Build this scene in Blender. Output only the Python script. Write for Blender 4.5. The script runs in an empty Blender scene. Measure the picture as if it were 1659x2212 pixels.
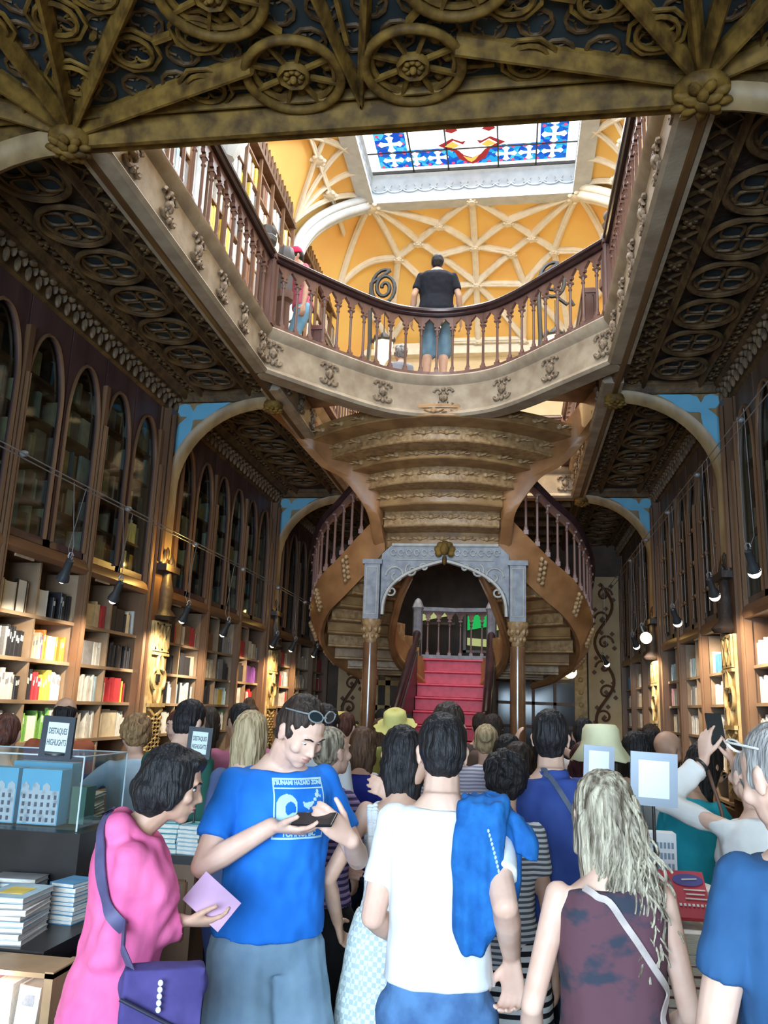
import bpy, math, random
from math import sin, cos, pi, radians, sqrt, atan2
from mathutils import Vector, Matrix, noise as mnoise
random.seed(7)
S = bpy.context.scene
COL = S.collection

# ---------------------------------------------------------------- camera
cam_d = bpy.data.cameras.new('camera')
cam = bpy.data.objects.new('camera', cam_d)
COL.objects.link(cam)
S.camera = cam
cam_d.sensor_fit = 'HORIZONTAL'
cam_d.sensor_width = 36.0
cam_d.lens = 36.0 * 1806.4 / 1659.0
cam_d.clip_start = 0.05
cam_d.clip_end = 200
_r = Vector((0.9884359, 0.14711022, 0.03678385))
_u = Vector((-0.00201523, -0.22980964, 0.97323351))
_w = Vector((-0.15162587, 0.96205307, 0.22685564))
EYE = 1.62
cam.matrix_world = Matrix(((_r.x, _u.x, -_w.x, 0), (_r.y, _u.y, -_w.y, 0), (_r.z, _u.z, -_w.z, EYE), (0, 0, 0, 1)))

# ---------------------------------------------------------------- world, colour, light
wd = bpy.data.worlds.new('world')
S.world = wd
wd.use_nodes = True
wd.node_tree.nodes['Background'].inputs[0].default_value = (0.75, 0.87, 1.0, 1)
wd.node_tree.nodes['Background'].inputs[1].default_value = 0.4
S.view_settings.view_transform = 'Standard'
S.view_settings.look = 'None'
S.view_settings.gamma = 1
S.view_settings.exposure = 0.0
S.view_settings.use_curve_mapping = False
S.cycles.max_bounces = 6
S.cycles.diffuse_bounces = 3
S.cycles.glossy_bounces = 2
S.cycles.transmission_bounces = 3
S.cycles.transparent_max_bounces = 8
S.cycles.caustics_reflective = False
S.cycles.caustics_refractive = False
S.cycles.use_denoising = True
S.cycles.sample_clamp_indirect = 4.0
S.cycles.use_light_tree = True


def area(name, loc, target, sx, sy, energy, color, spread=180):
    d = bpy.data.lights.new(name, 'AREA')
    d.shape = 'RECTANGLE'
    d.size = sx
    d.size_y = sy
    d.energy = energy
    d.color = color
    d.spread = radians(spread)
    o = bpy.data.objects.new(name, d)
    COL.objects.link(o)
    o.location = loc
    o.rotation_euler = (Vector(target) - Vector(loc)).to_track_quat('-Z', 'Y').to_euler()
    return o


def point(name, loc, energy, color, r=0.05, parent=None):
    d = bpy.data.lights.new(name, 'POINT')
    d.energy = energy
    d.color = color
    d.shadow_soft_size = r
    o = bpy.data.objects.new(name, d)
    COL.objects.link(o)
    o.location = loc
    return o


def spot(name, loc, target, energy, color, angle=60, blend=0.6, r=0.03):
    d = bpy.data.lights.new(name, 'SPOT')
    d.energy = energy
    d.color = color
    d.spot_size = radians(angle)
    d.spot_blend = blend
    d.shadow_soft_size = r
    o = bpy.data.objects.new(name, d)
    COL.objects.link(o)
    o.location = loc
    o.rotation_euler = (Vector(target) - Vector(loc)).to_track_quat('-Z', 'Y').to_euler()
    return o


# daylight of the street doorway behind the camera, the skylight, and the gallery's lamps
area('doorway_daylight', (-0.8, -3.4, 1.9), (-0.8, 4.0, 0.9), 4.4, 2.6, 430, (0.62, 0.81, 1.0), 120)
area('skylight_daylight', (-0.78, 9.8, 11.25), (-0.78, 9.8, 0), 3.4, 7.0, 900, (0.86, 0.93, 1.0))
area('facade_window_daylight', (-0.8, -2.0, 8.2), (-0.8, 12, 7.5), 4.5, 3.5, 900, (0.86, 0.93, 1.0))

# ---------------------------------------------------------------- materials
MATS = {}


def mat(name, c, rough=0.6, c2=None, scale=6.0, stretch=(1, 1, 1), bump=0.0, bscale=None, metal=0.0, emit=None, estr=0.0,
        spec=0.5, coat=0.0, sheen=0.0, kind='noise', detail=4.0, trans=0.0, alpha=1.0, ramp=(0.35, 0.65), coords='Object'):
    if name in MATS:
        return MATS[name]
    m = bpy.data.materials.new(name)
    m.use_nodes = True
    nt = m.node_tree
    b = nt.nodes['Principled BSDF']
    b.inputs['Roughness'].default_value = rough
    b.inputs['Metallic'].default_value = metal
    b.inputs['Specular IOR Level'].default_value = spec
    b.inputs['Coat Weight'].default_value = coat
    b.inputs['Sheen Weight'].default_value = sheen
    b.inputs['Transmission Weight'].default_value = trans
    b.inputs['Alpha'].default_value = alpha
    c = tuple(c) + (1,)
    c2 = tuple(c2) + (1,) if c2 else tuple(x * 0.72 for x in c[:3]) + (1,)
    tc = nt.nodes.new('ShaderNodeTexCoord')
    mp = nt.nodes.new('ShaderNodeMapping')
    mp.inputs['Scale'].default_value = stretch
    nt.links.new(tc.outputs[coords], mp.inputs[0])
    if kind == 'noise':
        t = nt.nodes.new('ShaderNodeTexNoise')
        t.inputs['Scale'].default_value = scale
        t.inputs['Detail'].default_value = detail
        out = t.outputs[0]
    elif kind == 'wave':
        t = nt.nodes.new('ShaderNodeTexWave')
        t.inputs['Scale'].default_value = scale
        t.inputs['Distortion'].default_value = 3.0
        t.inputs['Detail'].default_value = 2
        out = t.outputs[1]
    elif kind == 'voronoi':
        t = nt.nodes.new('ShaderNodeTexVoronoi')
        t.inputs['Scale'].default_value = scale
        out = t.outputs[0]
    elif kind == 'stripe':
        t = nt.nodes.new('ShaderNodeTexWave')
        t.bands_direction = 'Z'
        t.inputs['Scale'].default_value = scale
        t.inputs['Distortion'].default_value = 0.4
        out = t.outputs[1]
    elif kind == 'check':
        t = nt.nodes.new('ShaderNodeTexChecker')
        t.inputs['Scale'].default_value = scale
        out = t.outputs[1]
    nt.links.new(mp.outputs[0], t.inputs['Vector'])
    rp = nt.nodes.new('ShaderNodeValToRGB')
    rp.color_ramp.elements[0].position = ramp[0]
    rp.color_ramp.elements[1].position = ramp[1]
    rp.color_ramp.elements[0].color = c2
    rp.color_ramp.elements[1].color = c
    nt.links.new(out, rp.inputs[0])
    nt.links.new(rp.outputs[0], b.inputs['Base Color'])
    if emit:
        b.inputs['Emission Color'].default_value = tuple(emit) + (1,)
        b.inputs['Emission Strength'].default_value = estr
    if bump:
        bn = nt.nodes.new('ShaderNodeBump')
        bn.inputs['Strength'].default_value = bump
        bn.inputs['Distance'].default_value = 0.02
        if bscale:
            t2 = nt.nodes.new('ShaderNodeTexNoise')
            t2.inputs['Scale'].default_value = bscale
            t2.inputs['Detail'].default_value = 3
            nt.links.new(mp.outputs[0], t2.inputs['Vector'])
            nt.links.new(t2.outputs[0], bn.inputs['Height'])
        else:
            nt.links.new(out, bn.inputs['Height'])
        nt.links.new(bn.outputs[0], b.inputs['Normal'])
    MATS[name] = m
    return m


def glassy(name, tint=(1, 1, 1), mix=0.12, rough=0.03):
    if name in MATS:
        return MATS[name]
    m = bpy.data.materials.new(name)
    m.use_nodes = True
    nt = m.node_tree
    nt.nodes.clear()
    o = nt.nodes.new('ShaderNodeOutputMaterial')
    t = nt.nodes.new('ShaderNodeBsdfTransparent')
    t.inputs[0].default_value = tuple(tint) + (1,)
    g = nt.nodes.new('ShaderNodeBsdfGlossy')
    g.inputs['Roughness'].default_value = rough
    x = nt.nodes.new('ShaderNodeMixShader')
    x.inputs[0].default_value = mix
    nt.links.new(t.outputs[0], x.inputs[1])
    nt.links.new(g.outputs[0], x.inputs[2])
    nt.links.new(x.outputs[0], o.inputs[0])
    MATS[name] = m
    return m


WOOD = mat('dark_wood', (0.16, 0.085, 0.045), 0.42, (0.075, 0.036, 0.02), 5, (1, 1, 0.12), 0.15)
EDGEW = mat('edge_beam_wood', (0.135, 0.068, 0.024), 0.4, (0.075, 0.035, 0.013), 5, (1, .2, 1), 0.1)
WOODM = mat('brown_wood', (0.19, 0.10, 0.052), 0.45, (0.10, 0.05, 0.026), 5, (1, 1, 0.12), 0.15)
PURPLE = mat('aubergine_wood', (0.115, 0.060, 0.060), 0.45, (0.06, 0.03, 0.032), 6, (1, 1, 0.15), 0.1)
RAILW = mat('rail_wood', (0.20, 0.105, 0.085), 0.35, (0.12, 0.06, 0.05), 8, (1, 1, 0.2), 0.1)
RAILD = mat('rail_dark', (0.045, 0.02, 0.022), 0.28, (0.025, 0.012, 0.014), 8, (1, 1, 1), 0.05)
GOLDW = mat('gilded_carving', (0.25, 0.145, 0.030), 0.62, (0.08, 0.042, 0.011), 9, (1, 1, 1), 0.15, 30, spec=0.25)
CARVE = mat('carved_soffit', (0.14, 0.078, 0.027), 0.6, (0.055, 0.028, 0.011), 7, (1, 1, 1), 0.4, 26)
SOFFIT = mat('soffit_panel', (0.06, 0.034, 0.018), 0.7, (0.022, 0.013, 0.009), 9, (1, 1, 1), 0.6, 22)
BLUEP = mat('blue_grey_panel', (0.030, 0.046, 0.052), 0.8, (0.018, 0.026, 0.030), 5)
STONE = mat('cream_plaster', (0.44, 0.36, 0.26), 0.7, (0.30, 0.23, 0.16), 5, (1, 1, 1), 0.12, 30)
STONEC = mat('carved_plaster', (0.32, 0.24, 0.16), 0.7, (0.15, 0.10, 0.065), 22, (1, 1, 1), 0.5, 40)
STAIRW = mat('stair_wood', (0.42, 0.25, 0.105), 0.38, (0.24, 0.125, 0.05), 5, (1, 1, 1), 0.12, 18)
STAIRC = mat('stair_carving', (0.47, 0.30, 0.14), 0.42, (0.27, 0.15, 0.065), 16, (1, 1, 1), 0.3, 30)
STRING = mat('stringer_wood', (0.40, 0.19, 0.075), 0.42, (0.27, 0.12, 0.045), 4, (1, 1, 1), 0.06, 12)
GREYA = mat('grey_blue_arch', (0.30, 0.32, 0.36), 0.5, (0.20, 0.21, 0.25), 12, (1, 1, 1), 0.12)
GREYL = mat('pale_scrollwork', (0.55, 0.54, 0.50), 0.5, (0.42, 0.41, 0.38), 12)
REDC = mat('red_carpet', (0.52, 0.035, 0.075), 0.45, (0.40, 0.02, 0.05), 12, (1, 1, 1), 0.05)
SKYB = mat('sky_blue_inlay', (0.16, 0.46, 0.66), 0.6, (0.13, 0.40, 0.60), 4)
YELLOW = mat('yellow_vault', (0.96, 0.66, 0.20), 0.8, (0.93, 0.55, 0.17), 0.8)
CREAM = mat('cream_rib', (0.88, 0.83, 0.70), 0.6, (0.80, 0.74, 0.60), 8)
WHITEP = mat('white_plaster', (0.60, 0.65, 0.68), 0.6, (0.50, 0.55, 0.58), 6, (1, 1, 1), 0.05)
IRON = mat('black_iron', (0.03, 0.028, 0.026), 0.4, None, 20)
PLAQ = mat('tan_plaque', (0.62, 0.46, 0.29), 0.6, None, 8)
GLASS = glassy('cabinet_glass', (0.72, 0.76, 0.72), 0.10, 0.06)
CLEAR = glassy('clear_acrylic', (0.93, 0.96, 0.97), 0.08)


# ---------------------------------------------------------------- mesh building
class MB:
    def __init__(s):
        s.v = []
        s.f = []

    def add(s, vs, fs):
        n = len(s.v)
        s.v.extend([tuple(p) for p in vs])
        s.f.extend([tuple(i + n for i in f) for f in fs])
        return s

    def box(s, x0, x1, y0, y1, z0, z1):
        return s.add([(x0, y0, z0), (x1, y0, z0), (x1, y1, z0), (x0, y1, z0), (x0, y0, z1), (x1, y0, z1), (x1, y1, z1), (x0, y1, z1)],
                     [(3, 2, 1, 0), (4, 5, 6, 7), (0, 1, 5, 4), (1, 2, 6, 5), (2, 3, 7, 6), (3, 0, 4, 7)])

    def obox(s, c, size, rot=None):
        hx, hy, hz = size[0] / 2, size[1] / 2, size[2] / 2
        c = Vector(c)
        R = rot if rot is not None else Matrix.Identity(3)
        P = [c + R @ Vector(q) for q in [(-hx, -hy, -hz), (hx, -hy, -hz), (hx, hy, -hz), (-hx, hy, -hz), (-hx, -hy, hz), (hx, -hy, hz), (hx, hy, hz), (-hx, hy, hz)]]
        return s.add(P, [(3, 2, 1, 0), (4, 5, 6, 7), (0, 1, 5, 4), (1, 2, 6, 5), (2, 3, 7, 6), (3, 0, 4, 7)])

    def bar(s, a, b, w, h, up=(0, 0, 1)):
        a = Vector(a)
        b = Vector(b)
        d = (b - a)
        L = d.length
        d.normalize()
        up = Vector(up)
        sd = d.cross(up)
        if sd.length < 1e-4:
            sd = d.cross(Vector((1, 0, 0)))
        sd.normalize()
        u2 = sd.cross(d)
        R = Matrix((sd, d, u2)).transposed()
        return s.obox((a + b) / 2, (w, L, h), R)

    def tube(s, pts, r, n=8, closed=False, squash=1.0):
        pts = [Vector(p) for p in pts]
        N = len(pts)
        rs = r if isinstance(r, (list, tuple)) else [r] * N
        vs = []
        ref = None
        for i, p in enumerate(pts):
            if closed:
                d = pts[(i + 1) % N] - pts[i - 1]
            else:
                d = pts[min(i + 1, N - 1)] - pts[max(i - 1, 0)]
            d.normalize()
            if ref is None:
                ref = Vector((0, 0, 1)) if abs(d.z) < 0.9 else Vector((1, 0, 0))
            a = (ref - d * ref.dot(d))
            if a.length < 1e-5:
                a = d.orthogonal()
            a.normalize()
            b = d.cross(a)
            ref = a
            for k in range(n):
                t = 2 * pi * k / n
                vs.append(p + (a * cos(t) + b * sin(t) * squash) * rs[i])
        fs = []
        for i in range(N if closed else N - 1):
            j = (i + 1) % N
            for k in range(n):
                k2 = (k + 1) % n
                fs.append((i * n + k, j * n + k, j * n + k2, i * n + k2)[::-1])
        if not closed:
            fs.append(tuple(range(n)))
            fs.append(tuple((N - 1) * n + k for k in range(n))[::-1])
        return s.add(vs, fs)

    def lathe(s, c, prof, n=12, phase=0.0, axis='z'):
        vs = []
        for r, z in prof:
            for k in range(n):
                t = 2 * pi * k / n + phase
                if axis == 'z':
                    vs.append((c[0] + r * cos(t), c[1] + r * sin(t), c[2] + z))
                elif axis == 'y':
                    vs.append((c[0] + r * cos(t), c[1] + z, c[2] + r * sin(t)))
                else:
                    vs.append((c[0] + z, c[1] + r * cos(t), c[2] + r * sin(t)))
        fs = []
        m = len(prof)
        for i in range(m - 1):
            for k in range(n):
                k2 = (k + 1) % n
                fs.append((i * n + k, i * n + k2, (i + 1) * n + k2, (i + 1) * n + k))
        fs.append(tuple(range(n))[::-1])
        fs.append(tuple((m - 1) * n + k for k in range(n)))
        return s.add(vs, fs)

    def prism(s, poly, o, ux, uy, dv):
        o, ux, uy, dv = Vector(o), Vector(ux), Vector(uy), Vector(dv)
        n = len(poly)
        A = [o + ux * p[0] + uy * p[1] for p in poly]
        B = [a + dv for a in A]
        return s.add(A + B, [tuple(range(n))[::-1], tuple(range(n, 2 * n))] + [(i, (i + 1) % n, n + (i + 1) % n, n + i) for i in range(n)])

    def sweep(s, prof, path, closed=False, up=(0, 0, 1), cap=True):
        path = [Vector(p) for p in path]
        up = Vector(up)
        N = len(path)
        m = len(prof)
        vs = []
        for i, p in enumerate(path):
            d = path[min(i + 1, N - 1)] - path[max(i - 1, 0)]
            d = Vector((d.x, d.y, d.z))
            d -= up * d.dot(up)
            if d.length < 1e-6:
                d = Vector((0, 1, 0))
            d.normalize()
            sd = d.cross(up)
            for q in prof:
                vs.append(p + sd * q[0] + up * q[1])
        fs = []
        for i in range(N - 1):
            for k in range(m):
                k2 = (k + 1) % m
                fs.append((i * m + k, i * m + k2, (i + 1) * m + k2, (i + 1) * m + k))
        if cap:
            fs.append(tuple(range(m))[::-1])
            fs.append(tuple((N - 1) * m + k for k in range(m)))
        return s.add(vs, fs)

    def ball(s, c, r, sc=(1, 1, 1), seg=10, rings=6, R=None):
        vs = []
        for i in range(rings + 1):
            ph = pi * i / rings
            for k in range(seg):
                t = 2 * pi * k / seg
                q = Vector((r * sc[0] * sin(ph) * cos(t), r * sc[1] * sin(ph) * sin(t), r * sc[2] * cos(ph)))
                if R is not None:
                    q = R @ q
                vs.append(Vector(c) + q)
        fs = []
        for i in range(rings):
            for k in range(seg):
                k2 = (k + 1) % seg
                fs.append((i * seg + k, (i + 1) * seg + k, (i + 1) * seg + k2, i * seg + k2))
        return s.add(vs, fs)

    def build(s, name, material, parent=None, smooth=None, origin=None):
        me = bpy.data.meshes.new(name)
        o = bpy.data.objects.new(name, me)
        off = Vector((0, 0, 0))
        if parent is not None:
            off = Vector(parent.get('_w', (0, 0, 0)))
        elif origin is not None:
            off = Vector(origin)
        me.from_pydata([(a - off.x, b - off.y, c - off.z) for a, b, c in s.v], [], s.f)
        me.validate()
        me.update()
        me.materials.append(material)
        if smooth is not None:
            for p in me.polygons:
                p.use_smooth = True
            me.set_sharp_from_angle(angle=radians(smooth))
        COL.objects.link(o)
        if parent is not None:
            o.parent = parent
            o['_w'] = tuple(off)
        else:
            o.location = off
            o['_w'] = tuple(off)
        return o


def tag(o, label=None, cat=None, group=None, kind=None):
    if label:
        o['label'] = label
    if cat:
        o['category'] = cat
    if group:
        o['group'] = group
    if kind:
        o['kind'] = kind
    return o


def thing(name, label, cat, loc, group=None, kind=None):
    o = bpy.data.objects.new(name, None)
    o.empty_display_size = 0.1
    COL.objects.link(o)
    o.location = loc
    o['_w'] = tuple(loc)
    return tag(o, label, cat, group, kind)


def inst(src, name, parent, wloc, rz=0.0, scale=None, material=None):
    """a part that reuses a mesh, placed at a world position under its thing"""
    o = bpy.data.objects.new(name, src)
    COL.objects.link(o)
    o.parent = parent
    w = Vector(parent.get('_w', (0, 0, 0))) if parent is not None else Vector((0, 0, 0))
    o.location = Vector(wloc) - w
    o.rotation_euler = (0, 0, rz)
    if scale:
        o.scale = scale
    o['_w'] = tuple(wloc)
    return o


def mesh_of(mb, name, material, smooth=None):
    o = mb.build(name, material, None, smooth)
    me = o.data
    bpy.data.objects.remove(o)
    return me


def struct(o):
    o['kind'] = 'structure'
    return o


def arc(cx, cy, r, a0, a1, n):
    return [(cx + r * cos(radians(a0 + (a1 - a0) * i / n)), cy + r * sin(radians(a0 + (a1 - a0) * i / n))) for i in range(n + 1)]


def spline(pts, n=8):
    P = [Vector(p) for p in pts]
    out = []
    for i in range(len(P) - 1):
        p0 = P[max(i - 1, 0)]
        p1, p2 = P[i], P[i + 1]
        p3 = P[min(i + 2, len(P) - 1)]
        for k in range(n):
            t = k / n
            out.append(0.5 * ((2 * p1) + (p2 - p0) * t + (2 * p0 - 5 * p1 + 4 * p2 - p3) * t * t + (3 * p1 - p0 - 3 * p2 + p3) * t ** 3))
    out.append(P[-1])
    return out


def resample(path, step):
    out = [path[0]]
    acc = 0
    for a, b in zip(path, path[1:]):
        L = (b - a).length
        while L > 0 and acc + L >= step:
            t = (step - acc) / L
            a = a + (b - a) * t
            out.append(a.copy())
            L = (b - a).length
            acc = 0
        acc += L
    return out
# ---------------------------------------------------------------- the room
FL = -0.18                      # floor level
XL, XR = -3.85, 2.2            # faces of the ground-floor bookcases
XC = -0.80                     # middle of the room and of the stair
OL, OR = -2.53, 0.955          # long edges of the opening in the gallery floor
ZS, ZF = 4.92, 5.38            # soffit edge, gallery floor
YB = 17.6                      # back wall
PIERS = (4.12, 8.58, 12.97)


def floor_mat():
    m = mat('parquet', (0.11, 0.075, 0.05), 0.45, (0.05, 0.035, 0.025), 3)
    nt = m.node_tree
    b = nt.nodes['Principled BSDF']
    br = nt.nodes.new('ShaderNodeTexBrick')
    br.inputs['Scale'].default_value = 2.2
    br.inputs['Color1'].default_value = (0.10, 0.065, 0.042, 1)
    br.inputs['Color2'].default_value = (0.045, 0.03, 0.022, 1)
    br.inputs['Mortar'].default_value = (0.015, 0.012, 0.01, 1)
    br.inputs['Mortar Size'].default_value = 0.015
    tc = nt.nodes.new('ShaderNodeTexCoord')
    mp = nt.nodes.new('ShaderNodeMapping')
    mp.inputs['Rotation'].default_value = (0, 0, radians(45))
    nt.links.new(tc.outputs['Object'], mp.inputs[0])
    nt.links.new(mp.outputs[0], br.inputs[0])
    nt.links.new(br.outputs[0], b.inputs['Base Color'])
    return m


struct(MB().box(-5, 3.4, -4.2, YB + 0.3, -0.24, FL).build('floor', floor_mat()))
WALLM = mat('wall_paint', (0.20, 0.14, 0.10), 0.8, None, 3)
UPW = mat('upper_wall', (0.80, 0.66, 0.42), 0.8, (0.72, 0.56, 0.33), 2)
struct(MB().box(-4.6, -4.3, -4.2, YB + 0.3, FL - .1, 11.6).build('wall_left', UPW))
struct(MB().box(2.65, 2.95, -4.2, YB + 0.3, FL - .1, 11.6).build('wall_right', UPW))
struct(MB().box(-4.3, 2.65, YB, YB + 0.3, 0, 11.6).build('wall_back', UPW))
fw = MB()
fw.box(-4.6, -3.3, -4.3, -4.15, 0, 11.6).box(1.7, 2.95, -4.3, -4.15, 0, 11.6).box(-3.3, 1.7, -4.3, -4.15, 3.9, 6.2).box(-3.3, 1.7, -4.3, -4.15, 10.2, 11.6)
struct(fw.build('wall_front', UPW))

# gallery soffit: one slab with the long opening, then its carving as parts
cl = MB()
cl.box(-4.3, 2.65, -4.15, 4.2, 5.05, 5.34)
cl.box(-4.3, OL - 0.02, 4.2, YB, 5.05, 5.34)
cl.box(OR + 0.02, 2.65, 4.2, YB, 5.05, 5.34)
cl.box(OL - 0.02, OR + 0.02, 12.95, YB, 5.05, 5.34)
ceil = struct(cl.build('ceiling', SOFFIT))
cp = MB().box(-4.2, 2.6, 2.2, 4.05, 5.035, 5.05)
cp.build('painted_panel', BLUEP, ceil)
gf = MB()
gf.box(-4.3, 2.65, -4.15, 4.2, 5.34, ZF).box(-4.3, OL - 0.02, 4.2, YB, 5.34, ZF).box(OR + 0.02, 2.65, 4.2, YB, 5.34, ZF).box(OL - 0.02, OR + 0.02, 12.95, YB, 5.34, ZF)
gf.build('gallery_floorboards', WOODM, ceil)


def rib(mb, a, b, w=0.07, h=0.13, zt=5.04):
    """moulded timber rib under the soffit: a broad member with a rounded nose"""
    a = Vector((a[0], a[1], 0))
    b = Vector((b[0], b[1], 0))
    d = (b - a).normalized()
    path = [a, a + (b - a) * 0.5, b]
    prof = [(-w, zt), (-w, zt - h * .35), (-w * .62, zt - h * .5), (-w * .45, zt - h * .85), (-w * .2, zt - h), (w * .2, zt - h), (w * .45, zt - h * .85), (w * .62, zt - h * .5), (w, zt - h * .35), (w, zt)]
    mb.sweep(prof, path)


# front beam of the opening and the side beams
bm = MB()
rib(bm, (-4.2, 4.12), (2.6, 4.12), 0.075, 0.17)
rib(bm, (-4.2, 4.0), (2.6, 4.0), 0.03, 0.07)
bm.box(-4.2, 2.6, 4.13, 4.22, 4.90, 5.3)
bm.build('cross_beam', GOLDW, ceil, 40)
for sx, e in ((-1, OL), (1, OR)):
    m = MB()
    for y0, y1 in ((4.2, 8.5), (8.65, 12.9), (13.05, 17.5)):
        rib(m, (e + sx * .10, y0), (e + sx * .10, y1), 0.095, 0.16, 5.05)
    m.build('edge_beam', EDGEW, ceil, 40)
    m = MB()
    for y0, y1 in ((4.2, 17.5),):
        for off in (0.40, 0.97):
            rib(m, (e + sx * off, y0), (e + sx * off, y1), 0.032, 0.08, 5.05)
        rib(m, (e + sx * 1.16, y0), (e + sx * 1.16, y1), 0.05, 0.10, 5.05)
    m.build('moulding', CARVE, ceil, 40)
    # carved lattice strips
    lat = MB()
    for c0, c1 in ((0.19, 0.37), (1.0, 1.11)):
        y = 4.25
        st = (c1 - c0) * 1.1
        i = 0
        while y < 17.4:
            for (p, q) in (((c0, 0), (c1, st)), ((c1, 0), (c0, st))):
                lat.bar((e + sx * p[0], y + p[1], 5.035), (e + sx * q[0], y + q[1], 5.035), 0.012, 0.03)
            lat.ball((e + sx * (c0 + c1) / 2, y + st / 2, 5.02), 0.026, (1, 1, .7), 6, 4)
            if i % 3 == 0:
                for k in range(4):
                    lat.ball((e + sx * ((c0 + c1) / 2 + 0.045 * cos(k * pi / 2 + .8)), y + st / 2 + 0.045 * sin(k * pi / 2 + .8), 5.015), 0.02, (1.2, 1.2, .6), 6, 4)
            y += st
            i += 1
    lat.build('carved_lattice', CARVE, ceil, 40)

# round tracery of the side soffits
ro = MB()
R0 = 0.255
ro.tube([(R0 * cos(2 * pi * k / 28), R0 * sin(2 * pi * k / 28), 0) for k in range(28)], 0.024, 6, True)
ro.tube([((R0 - .035) * cos(2 * pi * k / 28), (R0 - .035) * sin(2 * pi * k / 28), 0.022) for k in range(28)], 0.016, 6, True)
for k in range(4):
    a = pi / 4 + k * pi / 2
    c = Vector((cos(a), sin(a), 0))
    n = Vector((-c.y, c.x, 0))
    for sgn in (1, -1):
        pts = []
        for i in range(7):
            t = i / 6
            pts.append(c * (0.03 + 0.20 * t) + n * sgn * 0.088 * sin(pi * t) + Vector((0, 0, 0.01)))
        ro.tube(pts, [0.010, .013, .014, .014, .013, .011, .008], 5)
ring_me = mesh_of(ro, 'ring_tracery', CARVE, 50)
bk = MB().lathe((0, 0, 0), [(0.22, 0.03), (0.22, 0.045)], 24)
back_me = mesh_of(bk, 'ring_backing', BLUEP)
rib_mb = MB()
for x in (-3.22, 1.64):
    y = 4.55
    while y < 17.2:
        if min(abs(y - p) for p in PIERS) > 0.22:
            r_ = inst(ring_me, 'ring_tracery', ceil, (x, y, 5.0))
            if y < 13:
                inst(back_me, 'ring_backing', ceil, (x, y, 5.0))
        y += 0.59

# tracery of the front bay: eight-spoked wheels, fans of ribs from two bosses, small octagonal rings
wh = MB()
Rw = 0.262
wh.tube([(Rw * cos(2 * pi * k / 36), Rw * sin(2 * pi * k / 36), 0) for k in range(36)], 0.027, 8, True)
wh.tube([((Rw - .035) * cos(2 * pi * k / 36), (Rw - .035) * sin(2 * pi * k / 36), 0.03) for k in range(36)], 0.02, 6, True)
for k in range(8):
    a = pi / 8 + k * pi / 4
    wh.bar((0.08 * cos(a), 0.08 * sin(a), 0.02), (0.25 * cos(a), 0.25 * sin(a), 0.02), 0.018, 0.03)
    a2 = k * pi / 4
    wh.ball((0.185 * cos(a2), 0.185 * sin(a2), 0.05), 0.035, (1, 1, .5), 6, 4)
hub = MB().lathe((0, 0, 0), [(0.062, 0.05), (0.094, 0.02), (0.094, -0.012), (0.082, -0.022), (0.070, -0.012), (0.066, 0.0)], 8, pi / 8)
for k in range(8):
    a = k * pi / 4
    hub.ball((0.042 * cos(a), 0.042 * sin(a), -0.006), 0.02, (1, 1, .7), 6, 4)
hub.ball((0, 0, -0.022), 0.02, (1, 1, 1.2), 10, 6)
wheel_me = mesh_of(wh, 'wheel_tracery', GOLDW, 50)
hub_me = mesh_of(hub, 'wheel_hub', GOLDW, 50)
for (x, y) in ((-1.19, 3.79), (-0.53, 3.79), (-1.46, 3.22), (-0.26, 3.22), (-1.19, 2.65), (-.53, 2.65)):
    w_ = inst(wheel_me, 'wheel_tracery', ceil, (x, y, 4.965))
    inst(hub_me, 'wheel_hub', w_, (x, y, 4.965))
fan = MB()
BL, BR = (-2.665, 4.10), (1.0, 4.06)
for b0, ends in ((BL, ((-1.40, 3.70), (-1.80, 3.12), (-2.22, 2.9), (-2.66, 2.8), (-3.2, 3.0), (-3.7, 3.4))), (BR, ((-0.30, 3.68), (0.28, 3.12), (0.68, 2.9), (1.0, 2.8), (1.5, 3.0), (2.1, 3.4)))):
    for e in ends:
        rib(fan, b0, e, 0.042, 0.125, 5.045)
for e in ((-0.62, 2.9), (-1.02, 2.9)):
    rib(fan, (-0.86, 4.05), e, 0.03, 0.10, 5.045)
fan.build('fan_rib', GOLDW, ceil, 40)
oc = MB()


def small_ring(mb, x, y, r=0.105):
    mb.tube([(x + r * cos(2 * pi * k / 16), y + r * sin(2 * pi * k / 16), 4.99) for k in range(16)], 0.014, 6, True)
    mb.tube([(x + (r + .045) * cos(2 * pi * k / 8 + pi / 8), y + (r + .045) * sin(2 * pi * k / 8 + pi / 8), 5.0) for k in range(8)], 0.013, 5, True)
    for k in range(4):
        a = pi / 4 + k * pi / 2
        mb.tube([(x + r * .55 * cos(a) + r * .42 * cos(a + t), y + r * .55 * sin(a) + r * .42 * sin(a + t), 5.0) for t in (-2.2, -1.4, -.7, 0, .7, 1.4, 2.2)], 0.008, 5)


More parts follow.
